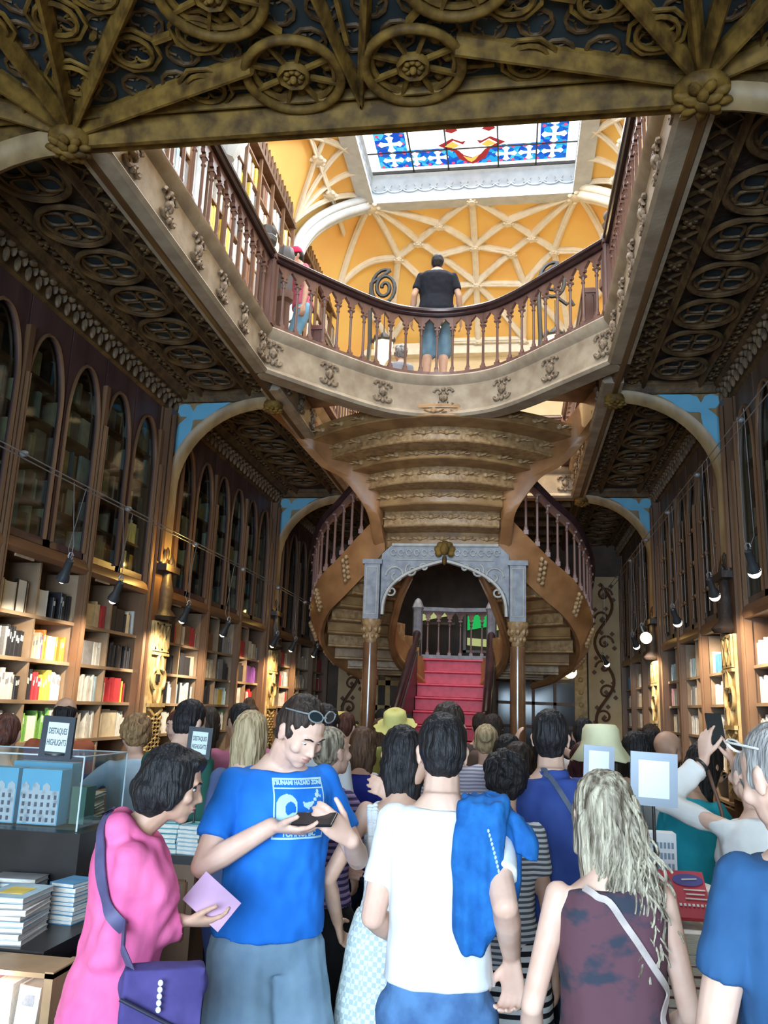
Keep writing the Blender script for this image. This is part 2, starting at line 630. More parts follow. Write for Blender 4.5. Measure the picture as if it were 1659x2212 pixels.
for (x, y) in ((-1.72, 3.86), (-2.02, 3.55), (-2.32, 3.3), (-2.72, 3.3), (-3.1, 3.5), (-3.45, 3.85), (-1.62, 3.47), (-2.03, 3.15), (-2.95, 3.85), (-2.45, 3.72), (-2.1, 2.8),
               (0.08, 3.84), (0.42, 3.48), (0.72, 3.25), (1.12, 3.25), (1.5, 3.5), (1.85, 3.85), (0.0, 3.42), (0.42, 3.08), (1.4, 3.86), (0.72, 3.72), (-.04, 2.8)):
    small_ring(oc, x, y)
for (a, b) in (((-1.45, 3.86), (-1.57, 3.86)), ((-1.87, 3.86), (-2.1, 3.98)), ((-1.77, 3.47), (-1.88, 3.5)), ((-0.27, 3.84), (-0.1, 3.84)), ((0.23, 3.84), (0.42, 3.95)), ((0.14, 3.42), (0.3, 3.47)),
               ((-1.19, 3.52), (-1.3, 3.4)), ((-.53, 3.52), (-.42, 3.4)), ((-0.86, 3.62), (-.86, 3.2)), ((-1.15, 3.1), (-.56, 3.1)), ((-2.03, 3.0), (-1.75, 3.0)), ((0.57, 3.6), (0.42, 3.6)), ((-2.17, 3.42), (-2.2, 3.44))):
    oc.bar((a[0], a[1], 5.0), (b[0], b[1], 5.0), 0.024, 0.04)
random.seed(3)
oc.build('ring_lattice', GOLDW, ceil, 50)
oc = MB()
for i in range(27):
    for j in range(7):
        x, y = -4.0 + i * .235 + (j % 2) * .117, 2.55 + j * .215
        if y < 3.95:
            oc.tube([(x + .088 * cos(2 * pi * k / 10), y + .088 * sin(2 * pi * k / 10), 5.03) for k in range(10)], .013, 5, True)
            for k in range(3):
                a = pi / 2 + k * 2 * pi / 3
                oc.tube([(x + .045 * cos(a) + .038 * cos(a + t), y + .045 * sin(a) + .038 * sin(a + t), 5.032) for t in (-2, -1, 0, 1, 2)], .008, 4)
oc.build('recessed_tracery', CARVE, ceil, 50)


def boss(x, y, z, r, parent, m=None):
    b = MB().lathe((x, y, z), [(r * .75, .10), (r, .06), (r, .03), (r * .86, .0), (r * .7, -.01)], 18)
    for j, (rr, n, zz) in enumerate(((.72, 9, -.015), (.42, 6, -.035), (0.0, 1, -.05))):
        for k in range(n):
            a = 2 * pi * k / max(n, 1) + j * .4
            R = Matrix.Rotation(a, 3, 'Z')
            b.ball((x + rr * r * cos(a), y + rr * r * sin(a), z + zz), r * .3, (1.25, .75, .55), 8, 5, R)
    return b.build('leaf_boss', m or GOLDW, parent, 50)


boss(BL[0], BL[1], 4.86, 0.13, ceil)
boss(BR[0], BR[1], 4.86, 0.15, ceil)
for y in PIERS[1:]:
    boss(-2.66, y, 4.83, 0.11, ceil)
    boss(1.07, y, 4.83, 0.11, ceil)
# cross beams at the piers on the side soffits
for y in PIERS[1:]:
    for x0, x1 in ((-4.2, OL), (OR, 2.6)):
        m = MB()
        rib(m, (x0, y), (x1, y), 0.06, 0.13, 5.05)
        m.build('cross_beam', CARVE, ceil, 40)
m = MB()
for k in range(9):
    x = OL + 0.2 + k * .39
    rib(m, (x, 13.0), (x, 17.5), 0.03, 0.08, 5.05)
for k in range(6):
    rib(m, (OL, 13.0 + k * .75), (OR, 13.0 + k * .75), 0.04, 0.10, 5.05)
m.build('moulding', CARVE, ceil, 40)

# cornice with carved frieze along both walls
for side, X, sx in (('left', XL, 1), ('right', XR, -1)):
    c = MB()
    c.sweep([(0, 4.78), (0.03, 4.80), (0.05, 4.90), (0.14, 5.0), (0.14, 5.05), (-.3, 5.05), (-.3, 4.78)] if side == 'left' else [(0, 4.78), (.3, 4.78), (.3, 5.05), (-.14, 5.05), (-.14, 5.0), (-.05, 4.9), (-.03, 4.8)], [(X, 2, 0), (X, 9, 0), (X, 17.5, 0)])
    tr = struct(c.build('trim_1' if side == 'left' else 'trim_2', CARVE, None, 40))
    f = MB()
    y = 2.2
    while y < 17.4:
        f.ball((X + sx * .075, y, 4.84), 0.05, (.6, .5, 1.3), 6, 5)
        f.ball((X + sx * .10, y, 4.93), 0.04, (1, 1.1, .7), 6, 4)
        f.ball((X + sx * .085, y + .07, 4.90), 0.03, (1, .7, 1.5), 5, 4)
        y += 0.15
    f.build('carved_frieze', mat('frieze', (0.20, .135, .075), .6, (.09, .055, .032), 14, (1, 1, 1), .4), tr, 50)

# ---------------------------------------------------------------- upper storey: vault, coffer and stained glass
CX0, CX1, CY0, CY1 = -2.70, 1.18, 6.0, 13.95


def vz(x, y):
    dx = max(0.0, abs(x + .76) - 1.94) / 1.45
    dy = max(0.0, (y - CY1)) / 3.65
    return 11.0 - 1.45 * dx ** 2 - 1.45 * dy ** 2


v = MB()
xs = [-4.35 + .175 * i for i in range(41)]
ys = [2.0 + i for i in range(4)] + [CY0 + (CY1 - CY0) * i / 10 for i in range(11)] + [CY1 + 3.65 * i / 12 for i in range(1, 13)]
xs = sorted(set([round(x, 3) for x in xs] + [CX0, CX1]))
vs = [(x, y, vz(x, y)) for y in ys for x in xs]
fs = []
for j in range(len(ys) - 1):
    for i in range(len(xs) - 1):
        if xs[i] >= CX0 - 1e-4 and xs[i + 1] <= CX1 + 1e-4 and ys[j] >= CY0 - 1e-4 and ys[j + 1] <= CY1 + 1e-4:
            continue
        a = j * len(xs) + i
        fs.append((a, a + 1, a + len(xs) + 1, a + len(xs)))
v.add(vs, fs)
n0 = len(vs)
vault = v.build('ceiling', YELLOW, None, 60)
sd = vault.modifiers.new('thickness', 'SOLIDIFY')
sd.thickness = 0.12
sd.offset = 1
struct(vault)


def vrib(mb, a, b, r=0.072, n=10):
    pts = []
    for i in range(n + 1):
        t = i / n
        x, y = a[0] + (b[0] - a[0]) * t, a[1] + (b[1] - a[1]) * t
        pts.append((x, y, vz(x, y) - 0.03))
    mb.tube(pts, r, 6)
    mb.tube([(p[0], p[1], p[2] - .05) for p in pts], r * .5, 6)


X0 = -.76
N = dict(A=(X0, 13.98), B=(X0 - .67, 14.68), C=(X0 + .67, 14.68), D=(X0 - 1.13, 15.12), E=(X0 + 1.13, 15.12), F=(X0 - 1.58, 15.5), G=(X0 + 1.58, 15.5), H=(X0, 15.3), I=(X0 - .74, 15.5),
         J=(X0 + .74, 15.5), K=(X0, 16.2), O=(X0, 17.4), P=(X0 - 1.0, 16.25), Q=(X0 + 1.0, 16.25), L=(CX0, CY1 + .05), M=(CX1, CY1 + .05), R=(-3.6, 15.6), T=(2.1, 15.6), U=(X0 - 2.0, 17.4), V=(X0 + 2.0, 17.4), W=(X0 - 1, 17.4), Z=(X0 + 1, 17.4))
rb = MB()
for e in 'AB AC BD DF CE EG BH CH AH HK DI IH EJ JH FP PK GQ QK IK JK KO LB LD LF MC ME MG LR MT FR GT PU QV PW QZ KW KZ PI QJ FU GV RU TV OW OZ'.split():
    vrib(rb, N[e[0]], N[e[1]])
for y in (6.5, 8.58, 10.8, 12.97):
    for k in (-1, 1):
        xw = -3.85 if k < 0 else 2.3
        xc = CX0 - .02 if k < 0 else CX1 + .02
        for dy in (-1.7, -.8, 0, .8, 1.7):
            if CY0 < y + dy < CY1 + .5:
                vrib(rb, (xw, y), (xc, min(y + dy, CY1)), 0.05)
for xx in (-3.3, 1.8):
    vrib(rb, (xx, 5), (xx, 14.5), 0.045, 20)
rb.build('vault_ribs', CREAM, vault, 60)
fl = MB()
for k, (x, y) in N.items():
    r = 0.16 if k in 'LM' else 0.085
    z = vz(x, y) - .1
    fl.lathe((x, y, z), [(r * .8, .06), (r, .0), (r * .75, -.05)], 12)
    for j in range(7):
        fl.ball((x + r * cos(j * .9), y + r * sin(j * .9), z - .02), r * .36, (1, 1, .7), 6, 4)
for y in (9.4, 10.8, 12.2, 13.2):
    for x in (-3.3, 1.8):
        z = vz(x, y) - .08
        fl.lathe((x, y, z), [(.09, .06), (.12, .0), (.08, -.05)], 12)
        for j in range(7):
            fl.ball((x + .11 * cos(j * .9), y + .11 * sin(j * .9), z - .02), .05, (1, 1, .7), 6, 4)
fl.build('vault_flowers', CREAM, vault, 60)

# white coffer with its frieze of little arches
cf = MB()
prof = [(0.02, 10.88), (0.10, 10.88), (0.10, 10.96), (0.04, 11.0), (0.02, 11.12), (0.0, 11.14), (0.0, 11.48), (0.05, 11.52), (-.02, 11.6), (-.2, 11.6), (-.2, 10.9)]
for (a, b) in (((CX0, CY1), (CX1, CY1)), ((CX0, CY0), (CX0, CY1)), ((CX1, CY1), (CX1, CY0)), ((CX1, CY0), (CX0, CY0))):
    cf.sweep([(-p[0] + .0, p[1]) for p in prof][::-1] if False else [(p[0], p[1]) for p in prof], [(a[0], a[1], 0), ((a[0] + b[0]) / 2, (a[1] + b[1]) / 2, 0), (b[0], b[1], 0)])
coffer = struct(cf.build('trim_3', WHITEP, None, 30))
fz = MB()
nA = 13
wA = (CX1 - CX0 - .1) / nA
for i in range(nA + 1):
    x = CX0 + .05 + i * wA
    fz.prism([(0, .22), (.03, .16), (.08, .13), (.05, .09), (.07, .03), (0, .05), (-.07, .03), (-.05, .09), (-.08, .13), (-.03, .16)], (x, CY1 - .03, 11.17), (1, 0, 0), (0, 0, 1), (0, .03, 0))
    if i < nA:
        fz.tube([(x + wA / 2 + wA / 2 * cos(t), CY1 - .03, 11.25 + .08 * sin(-t) - .02) for t in [pi - pi * q / 8 for q in range(9)]], .016, 5)
for i in range(26):
    for xx in (CX0 + .03, CX1 - .03):
        fz.ball((xx, CY0 + .2 + i * .3, 11.28), .07, (.35, 1, 1.2), 6, 4)
fz.build('arch_frieze', WHITEP, coffer, 40)


def stained():
    m = bpy.data.materials.new('stained_glass')
    m.use_nodes = True
    nt = m.node_tree
    nt.nodes.clear()
    N_ = nt.nodes.new
    L_ = nt.links.new
    out = N_('ShaderNodeOutputMaterial')
    em = N_('ShaderNodeEmission')
    tc = N_('ShaderNodeTexCoord')
    vo = N_('ShaderNodeTexVoronoi')
    vo.inputs['Scale'].default_value = 9
    L_(tc.outputs['Object'], vo.inputs['Vector'])
    rp = N_('ShaderNodeValToRGB')
    rp.color_ramp.interpolation = 'CONSTANT'
    els = rp.color_ramp.elements
    els[0].position = 0
    els[0].color = (0.02, 0.10, 0.62, 1)
    els[1].position = .3
    els[1].color = (0.03, 0.42, 0.85, 1)
    for p, c in ((.55, (0.02, 0.18, 0.7, 1)), (.72, (0.10, 0.62, 0.85, 1)), (.88, (0.03, .12, .55, 1))):
        e = els.new(p)
        e.color = c
    sp = N_('ShaderNodeSeparateColor')
    L_(vo.outputs['Color'], sp.inputs[0])
    L_(sp.outputs[0], rp.inputs[0])
    L_(rp.outputs[0], em.inputs[0])
    em.inputs[1].default_value = 1.15
    L_(em.outputs[0], out.inputs[0])
    return m


def lit(name, c, s):
    return mat(name, (0, 0, 0), 1.0, (0, 0, 0), 1, emit=c, estr=s)


GL_B = stained()
GL_W = lit('white_glass', (1.0, 0.99, 0.97), 2.4)
GL_R = lit('red_glass', (0.45, 0.03, 0.03), 1.0)
GL_O = lit('amber_glass', (1.0, 0.55, 0.10), 1.3)
GL_C = lit('ruby_dot_glass', (0.9, 0.10, 0.25), 1.1)
zg = 11.58
win = MB().box(CX0 + .02, CX1 - .02, CY0 + .02, CY1 - .02, zg, zg + .02).build('window_1', GL_W)
struct(win)
gb = MB()
for (x0, x1, y0, y1) in ((CX0 + .22, CX0 + .78, CY0 + .2, CY1 - .17), (CX1 - .70, CX1 - .22, CY0 + .2, CY1 - .17), (CX0 + .22, CX1 - .22, CY1 - .64, CY1 - .17)):
    gb.box(x0, x1, y0, y1, zg - .012, zg)
gb.build('blue_border_glass', GL_B, win)
cr = MB()
cd = MB()


def cross(mb, x, y, s):
    P = []
    for k in range(4):
        a = k * pi / 2
        for (r, t) in ((.22, -pi / 4), (.62, -.34), (.95, -.40), (1.12, 0), (.95, .40), (.62, .34)):
            P.append((x + s * r * cos(a + t), y + s * r * sin(a + t)))
    mb.prism(P, (0, 0, zg - .022), (1, 0, 0), (0, 1, 0), (0, 0, .008))


for i in range(8):
    x = CX0 + .5 + i * .415
    if i in (3, 4):
        continue
    cross(cr, x, CY1 - .405, .175)
for i in range(12):
    for x in (CX0 + .5, CX1 - .46):
        cross(cr, x, CY1 - .86 - i * .46, .20)
for i in range(60):
    t = i * .22
    for (x, y) in ((CX0 + .28 + t, CY1 - .22), (CX0 + .28 + t, CY1 - .59)):
        if x < CX1 - .3:
            cd.lathe((x, y, zg - .02), [(.035, 0), (.035, .006)], 6)
    for x in (CX0 + .28, CX0 + .72, CX1 - .28, CX1 - .64):
        y = CY1 - .63 - i * .23
        if y > CY0 + .3:
            cd.lathe((x, y, zg - .02), [(.035, 0), (.035, .006)], 6)
cr.build('white_cross_glass', GL_W, win)
cd.build('ruby_dots', GL_C, win)
sh = MB()
sh.prism([(-.60, .05), (-.34, .22), (-.18, .12), (0, .16), (.18, .12), (.34, .22), (.60, .05), (.32, -.13), (.24, -.36), (0, -.52), (-.24, -.36), (-.32, -.13)][::-1], (X0 + .02, CY1 - .70, zg - .024), (1, 0, 0), (0, -1, 0), (0, 0, -.008))
sh2 = MB().prism([(-.46, .05), (-.32, .17), (-.15, .05), (0, .34), (.15, .05), (.32, .17), (.46, .05), (.24, -.10), (.15, -.24), (0, -.32), (-.15, -.24), (-.24, -.10)][::-1], (X0 + .02, CY1 - .70, zg - .034), (1, 0, 0), (0, -1, 0), (0, 0, -.004))
sh2.build('white_scroll_glass', GL_W, win)
for (x, y, s) in ((-.95, -1.5, .8), (.9, -1.5, .8), (-.32, -1.12, .55), (.34, -1.12, .55), (-.4, -1.65, .5), (.42, -1.65, .5)):
    sh.prism([(-.22 * s, 0), (0, .12 * s), (.2 * s, 0), (.05 * s, -.3 * s)], (X0 + x, CY1 + y, zg - .014), (1, 0, 0), (0, 1, 0), (0, 0, -.008))
sh.build('red_scroll_glass', GL_R, win)
am = MB()
am.prism([(-.46, .04), (-.32, .16), (-.20, .04), (-.30, -.02)], (X0, CY1 - .70, zg - .042), (1, 0, 0), (0, -1, 0), (0, 0, -.006))
am.prism([(.46, .04), (.32, .16), (.20, .04), (.30, -.02)], (X0, CY1 - .70, zg - .042), (1, 0, 0), (0, -1, 0), (0, 0, -.006))
am.prism([(-.14, -.02), (0, .05), (.14, -.02), (.07, .10), (0, .16), (-.07, .10)], (X0, CY1 - 0.42, zg - .042), (1, 0, 0), (0, 1, 0), (0, 0, -.006))
am.build('amber_scroll_glass', GL_O, win)
wf = MB()
for x in (CX0 + .84, CX0 + 1.5, CX1 - 1.45, CX1 - .76):
    wf.tube([(x - .17 if False else x, CY0, zg - .03), (x, CY1, zg - .03)], .016, 6)
for i in range(8):
    wf.tube([(CX0, CY1 - .66 - i * 1.0, zg - .05), (CX1, CY1 - .66 - i * 1.0, zg - .05)], .014, 6)
wf.box(CX0, CX1, CY1 - .07, CY1 - .02, zg - .06, zg)
for i in range(14):
    wf.bar((CX0, CY1 - 1.45 - i * .5, zg - .02), (CX0 + .8, CY1 - 1.45 - i * .5, zg - .02), .01, .01)
    wf.bar((CX1 - .75, CY1 - 1.45 - i * .5, zg - .02), (CX1, CY1 - 1.45 - i * .5, zg - .02), .01, .01)
wf.build('window_frame', IRON, win)

# white wall pier and arch of the upper storey, cornice on the back wall
for (x, sx) in ((-3.95, 1), (2.4, -1)):
    for y in (8.58, 12.97):
        p = MB()
        for (dy, w) in ((0, .13), (-.17, .07), (.17, .07)):
            p.tube([(x + sx * .1, y + dy, ZF), (x + sx * .1, y + dy, 8.6)], w, 8)
            cxx = CX0 if sx > 0 else CX1
            pts = [(x + sx * .1 + (cxx - x - sx * .1) * t ** 2.0, y + dy + (0.98 if y > 12 else .4) * t ** 1.5, 8.6 + 2.35 * t ** .62) for t in [i / 14 for i in range(15)]]
            p.tube(pts, [w] * 14 + [w * .8], 8)
        p.lathe((x + sx * .1, y, 8.45), [(.16, 0), (.24, .1), (.24, .18), (.15, .25)], 10)
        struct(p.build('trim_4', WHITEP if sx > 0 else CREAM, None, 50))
m = MB().box(-4.3, 2.65, 17.35, 17.6, 9.35, 9.5).box(-4.3, 2.65, 17.45, 17.6, 9.5, 9.75)
struct(m.build('trim_5', CREAM))
# ---------------------------------------------------------------- gallery fascias, balustrades, bridge
BR_PTS = [(-2.53, 7.72), (-2.08, 8.28), (-1.62, 8.80), (-1.28, 9.05), (-.80, 9.16), (-.32, 9.05), (.02, 8.80), (.48, 8.28), (.955, 7.72)]
BRIDGE = [Vector((p.x, p.y, 0)) for p in spline([(x, y, 0) for x, y in BR_PTS], 6)]


def fascia_prof(t=1):
    # (sideways towards the opening, height)
    return [(0, 4.90), (.03 * t, 4.90), (.055 * t, 4.93), (.03 * t, 4.97), (.015 * t, 4.98), (.015 * t, 5.29), (.04 * t, 5.31), (.075 * t, 5.35), (.085 * t, 5.385), (.06 * t, 5.41), (-.16 * t, 5.41), (-.16 * t, 4.9)]


def ornament(mb, p, d, n, z0=5.0, h=0.27, w=.2):
    """scrolled leaf applique: p point on the face, d along, n outward"""
    p, d, n = Vector(p), Vector(d), Vector(n)
    for s in (-1, 1):
        for zc, sg in ((z0 + h * .24, -1), (z0 + h * .76, 1)):
            c = p + d * s * w * .30 + Vector((0, 0, zc))
            pts = []
            for i in range(9):
                a = i / 8 * 4.6
                r = w * .26 * (1 - i / 12)
                pts.append(c + d * s * r * cos(a) + Vector((0, 0, sg * r * sin(a))) + n * .018)
            mb.tube(pts, [.020, .019, .018, .017, .016, .015, .014, .013, .016], 5)
        mb.ball(p + d * s * w * .12 + Vector((0, 0, z0 + h * .5)) + n * .02, .028, (1, 1, 1.4), 6, 4)
    mb.ball(p + Vector((0, 0, z0 + h * .5)) + n * .025, .032, (1, 1, 1.8), 6, 5)
    mb.ball(p + Vector((0, 0, z0 + h * .1)) + n * .02, .026, (1, 1, 1), 6, 4)
    mb.ball(p + Vector((0, 0, z0 + h * .9)) + n * .02, .026, (1, 1, 1), 6, 4)


def path_frames(path, step, start):
    out = []
    acc = -start
    for a, b in zip(path, path[1:]):
        L = (b - a).length
        d = (b - a) / L
        while acc + L >= 0 and acc <= 0 or (acc + L > 0 and acc < 0):
            t = -acc
            out.append((a + d * t, d))
            acc -= step
            if acc + L < 0:
                break
        acc += L
    return out


def path_at(path, s):
    for a, b in zip(path, path[1:]):
        L = (b - a).length
        if s <= L:
            d = (b - a) / L
            return a + d * s, d
        s -= L
    d = (path[-1] - path[-2]).normalized()
    return path[-1].copy(), d


def path_len(path):
    return sum((b - a).length for a, b in zip(path, path[1:]))


# one baluster: square foot, slim moulded shaft, square cap
bmb = MB()
bmb.box(-.027, .027, -.027, .027, 0, .05)
bmb.lathe((0, 0, 0), [(.024, .05), (.026, .07), (.017, .09), (.0155, .12), (.0145, .46), (.015, .47), (.022, .478), (.022, .49), (.016, .50), (.018, .52), (.028, .545)], 8, pi / 8)
bmb.box(-.030, .030, -.030, .030, .545, .565)
bal_me = mesh_of(bmb, 'baluster', RAILW, 40)
# the pointed, cusped arch between two balusters (drawn along x, width 1)
SP = 0.185


def arch_poly(w, h0=0.565, h1=0.735):
    half = w / 2
    cut = [(half - .018, h0), (half - .02, h0 + .03), (half - .012, h0 + .045), (half * .62, h0 + .045), (half * .55, h0 + .065), (half * .62, h0 + .085), (half * .3, h0 + .115), (0, h0 + .15)]
    right = [(half, h1), (half, h0)] + cut + [(0, h1)]
    return right


def balustrade(name, label, path, z0, group=None, slope=None, z1=None, rail_mat=None, newels=(True, True), base=True, arch_m=None, bm=None):
    """handrail, arcade, balusters and foot rail along a plan path; z runs from z0 to z1"""
    z1 = z0 if z1 is None else z1
    Lp = path_len(path)
    root = thing(name, label, 'balustrade', (path[0].x, path[0].y, z0), group)
    zf = lambda s: z0 + (z1 - z0) * s / Lp
    dense = []
    s = 0
    for a, b in zip(path, path[1:]):
        dense.append(Vector((a.x, a.y, zf(s))))
        s += (b - a).length
    dense.append(Vector((path[-1].x, path[-1].y, z1)))
    m = MB()
    m.sweep([(-.05, .735), (.05, .735), (.062, .755), (.055, .775), (.075, .79), (.078, .815), (.05, .84), (-.05, .84), (-.078, .815), (-.075, .79), (-.055, .775), (-.062, .755)], dense)
    m.build('handrail', rail_mat or RAILD, root, 40)
    m = MB()
    m.sweep([(-.045, -.01), (.045, -.01), (.045, .03), (-.045, .03)], dense)
    m.build('foot_rail', RAILW, root)
    n = int(Lp / SP)
    sp = Lp / n
    ar = MB()
    for i in range(n):
        p, d = path_at(path, (i + .5) * sp)
        zc = zf((i + .5) * sp)
        sl = (z1 - z0) / Lp
        nn = Vector((-d.y, d.x, 0))
        for sg in (1, -1):
            ar.prism(arch_poly(sp)[::-1] if sg > 0 else arch_poly(sp), p + Vector((0, 0, zc)) - nn * .018, (d + Vector((0, 0, sl))) * sg, (0, 0, 1), nn * .036)
    ar.build('pointed_arcade', bm or RAILW, root)
    for i in range(0, n + 1):
        if (i == 0 and newels[0]) or (i == n and newels[1]):
            continue
        p, d = path_at(path, i * sp)
        inst(bal_me, 'baluster', root, (p.x, p.y, zf(i * sp) + .02), atan2(d.y, d.x))
    for j, on in enumerate(newels):
        if on:
            p, d = path_at(path, j * Lp)
            m = MB()
            q = p
            z = z0 if j == 0 else z1
            m.obox((q.x, q.y, z + .40), (.13, .13, .82))
            for dx in (-.045, .045):
                for dy in (-.045, .045):
                    m.lathe((q.x + dx * 1.3, q.y + dy * 1.3, z), [(.02, .04), (.02, .70), (.03, .72)], 6)
            m.obox((q.x, q.y, z + .03), (.17, .17, .07))
            m.obox((q.x, q.y, z + .77), (.16, .16, .05))
            m.build('newel_post', RAILW, root, 40)
    return root


def fascia(name, path, flip, orn_start, orn_step, mm=STONE):
    m = MB()
    pr = [(-a if flip else a, z) for a, z in fascia_prof()]
    if flip:
        pr = pr[::-1]
    m.sweep(pr, path)
    o = struct(m.build(name, mm, None, 40))
    L = path_len(path)
    k = 0
    s = orn_start
    while s < L - .03:
        p, d = path_at(path, s)
        nn = Vector((d.y, -d.x, 0)) * (-1 if flip else 1)
        m = MB()
        ornament(m, p + nn * .015, d, nn)
        m.build('leaf_ornament', STONEC, o, 60)
        s += orn_step
    edge = MB()
    L2 = []
    for p in path:
        L2.append(p)
    pr = [(.05, 4.975), (.02, 4.99), (.02, 4.975)]
    return o


pathL = [Vector((OL, y, 0)) for y in (4.22, 5, 6, 7, 7.72)]
pathR = [Vector((OR, y, 0)) for y in (7.72, 7, 6, 5, 4.22)]
fascia('trim_6', pathL, False, .35, .60)
fascia('trim_7', pathR, False, .35, .60)
fascia('trim_8', BRIDGE, False, .09, (path_len(BRIDGE) - .18) / 6.0)
pB1 = [Vector((OL, y, 0)) for y in (8.2, 9, 10, 11, 12, 12.95)]
pB2 = [Vector((OL, 12.95, 0)), Vector((-.8, 12.95, 0)), Vector((OR, 12.95, 0))]
pB3 = [Vector((OR, y, 0)) for y in (12.95, 12, 11, 10, 9, 8.2)]
fascia('trim_9', pB1, False, .4, .6)
fascia('trim_10', pB2, False, .35, .6)
fascia('trim_11', pB3, False, .4, .6)
z0 = 5.42
b_l = balustrade('balustrade', 'dark railed balustrade with pointed arches along the shaded west side of the stairwell opening', pathL, z0, None, newels=(False, True))
b_r = balustrade('balustrade', 'balustrade seen edge on along the opening, above the round tracery of the sunny wall', pathR, z0, None, newels=(True, False))
b_b = balustrade('balustrade', 'curved balustrade of slender balusters on the bridge, where the man in black leans', BRIDGE, z0, None, newels=(False, False))
b_f = balustrade('balustrade', 'distant balustrade beyond the stair at the far end of the opening', pB2, z0, None, newels=(True, True))
# stair-side rails on the bridge, running back along the opening beyond the bridge
b_s1 = balustrade('balustrade', 'white-topped gallery rail running away behind the red-capped visitor', [Vector((OL + .12, y, 0)) for y in (9.45, 10.5, 11.5, 12.8)], z0, None, rail_mat=mat('rail_sheen', (0.30, .27, .27), .2))
b_s2 = balustrade('balustrade', 'gallery rail running away behind the bridge beneath the iron lamp scroll', [Vector((OR - .12, y, 0)) for y in (12.8, 11.5, 10, 8.75)], z0, None, rail_mat=MATS['rail_sheen'])

# bridge deck
dk = MB()
pts = [(p.x, p.y) for p in BRIDGE]
backc = [(-2.53 + 3.485 * i / 12, 9.55 + (-.18) * 0 + .25 * (abs(i - 6) / 6) ** 2) for i in range(13)]
poly = pts + backc[::-1]
dk.prism(poly, (0, 0, 5.28), (1, 0, 0), (0, 1, 0), (0, 0, .09))
struct(dk.build('floor', WOODM))

# tall dark newel posts of the gallery
for (x, y, lab) in ((-2.62, 8.55, 'tall dark octagonal newel post beside the red cap on the gallery'), (1.05, 8.55, 'tall dark octagonal newel post on the gallery near the bridge end under the cream ribs'),):
    t = thing('newel_post', lab, 'post', (x, y, ZF))
    MB().lathe((x, y, ZF), [(.12, 0), (.12, .12), (.09, .16), (.085, .72), (.12, .76), (.12, .86)], 8).build('shaft', RAILW, t, 30)
    MB().lathe((x, y, ZF + .86), [(.10, 0), (.10, .26), (.13, .30), (.14, .36), (.10, .40), (.11, .46), (.08, .56)], 8).build('cap', mat('newel_grey', (.10, .095, .10), .5), t, 30)
for (x, y, lab) in ((OL - .10, 7.86, 'dark turned finial post at the corner where the side rail meets the bridge, books behind'), (OR + .06, 7.9, 'dark turned finial post at the bridge corner against the yellow vault')):
    t = thing('newel_post', lab, 'post', (x, y, ZF))
    MB().lathe((x, y, ZF), [(.10, 0), (.10, .1), (.07, .14), (.065, .80), (.09, .84)], 8).build('shaft', RAILW, t, 30)
    MB().lathe((x, y, ZF + .84), [(.09, 0), (.085, .04), (.08, .22), (.105, .25), (.11, .30), (.085, .33), (.10, .37), (.09, .42), (.03, .44)], 8).build('cap', MATS['newel_grey'], t, 30)

# iron scrolls that carry the lanterns above the stair, and the lanterns
LAMPG = lit('lamp_glass', (1.0, .80, .42), 3.2)
for (x, sx, lab, lab2) in ((-2.02, 1, 'curling iron lamp bracket beside the man in black on the bridge', 'lit hanging lantern seen between balusters next to the grey curly-haired visitor'), (0.62, 1, 'curling iron lamp bracket half hidden by the far end of the bridge handrail', 'lit hanging lantern low behind balusters under the sloping stretch of rail')):
    y = 12.0
    t = thing('lamp_bracket', lab, 'bracket', (x, y, ZF + 1.0))
    m = MB()
    sp = []
    for i in range(44):
        a = i / 43 * 4.6 * pi
        r = .26 * (1 - i / 52)
        sp.append((x + sx * .0 + r * cos(a + 1.2) * .9, y, 8.12 + r * 1.25 * sin(a + 1.2)))
    m.tube(sp, .032, 6)
    m.tube([(x - .22, y, ZF + .9), (x - .20, y, 7.2), (x - .22, y, 7.8), (x + sx * 0 + .26 * cos(1.2) * .9 - .3, y, 8.2), (sp[0][0], y, sp[0][2])], .035, 6)
    m.tube([(x + .05, y, 7.85), (x + .2, y, 7.72), (x + .27, y, 7.78), (x + .3, y, 7.7)], .03, 6)
    m.build('scroll', IRON, t, 50)
    m = MB()
    m.tube([(x + .02, y, 7.8), (x + .02, y, 7.35)], .008, 5)
    m.build('chain', IRON, t)
    g = thing('hanging_lantern', lab2, 'lantern', (x + .02, y, 7.1))
    m = MB().lathe((x + .02, y, 6.95), [(.02, -.16), (.05, -.1), (.12, .0), (.15, .16), (.15, .24), (.10, .30)], 8)
    m.build('lamp_shade', LAMPG, g, 40)
    m = MB().lathe((x + .02, y, 7.17), [(.17, 0), (.18, .03), (.15, .05), (.10, .10), (.03, .17)], 8)
    for k in range(8):
        a = k * pi / 4
        m.lathe((x + .02 + .17 * cos(a), y + .17 * sin(a), 7.18), [(.015, 0), (.02, .04), (.002, .09)], 5)
    m.build('crown', IRON, g, 40)
    point('lantern_light', (x + .02, y - .02, 6.6), 130, (1.0, .72, .35), .12)

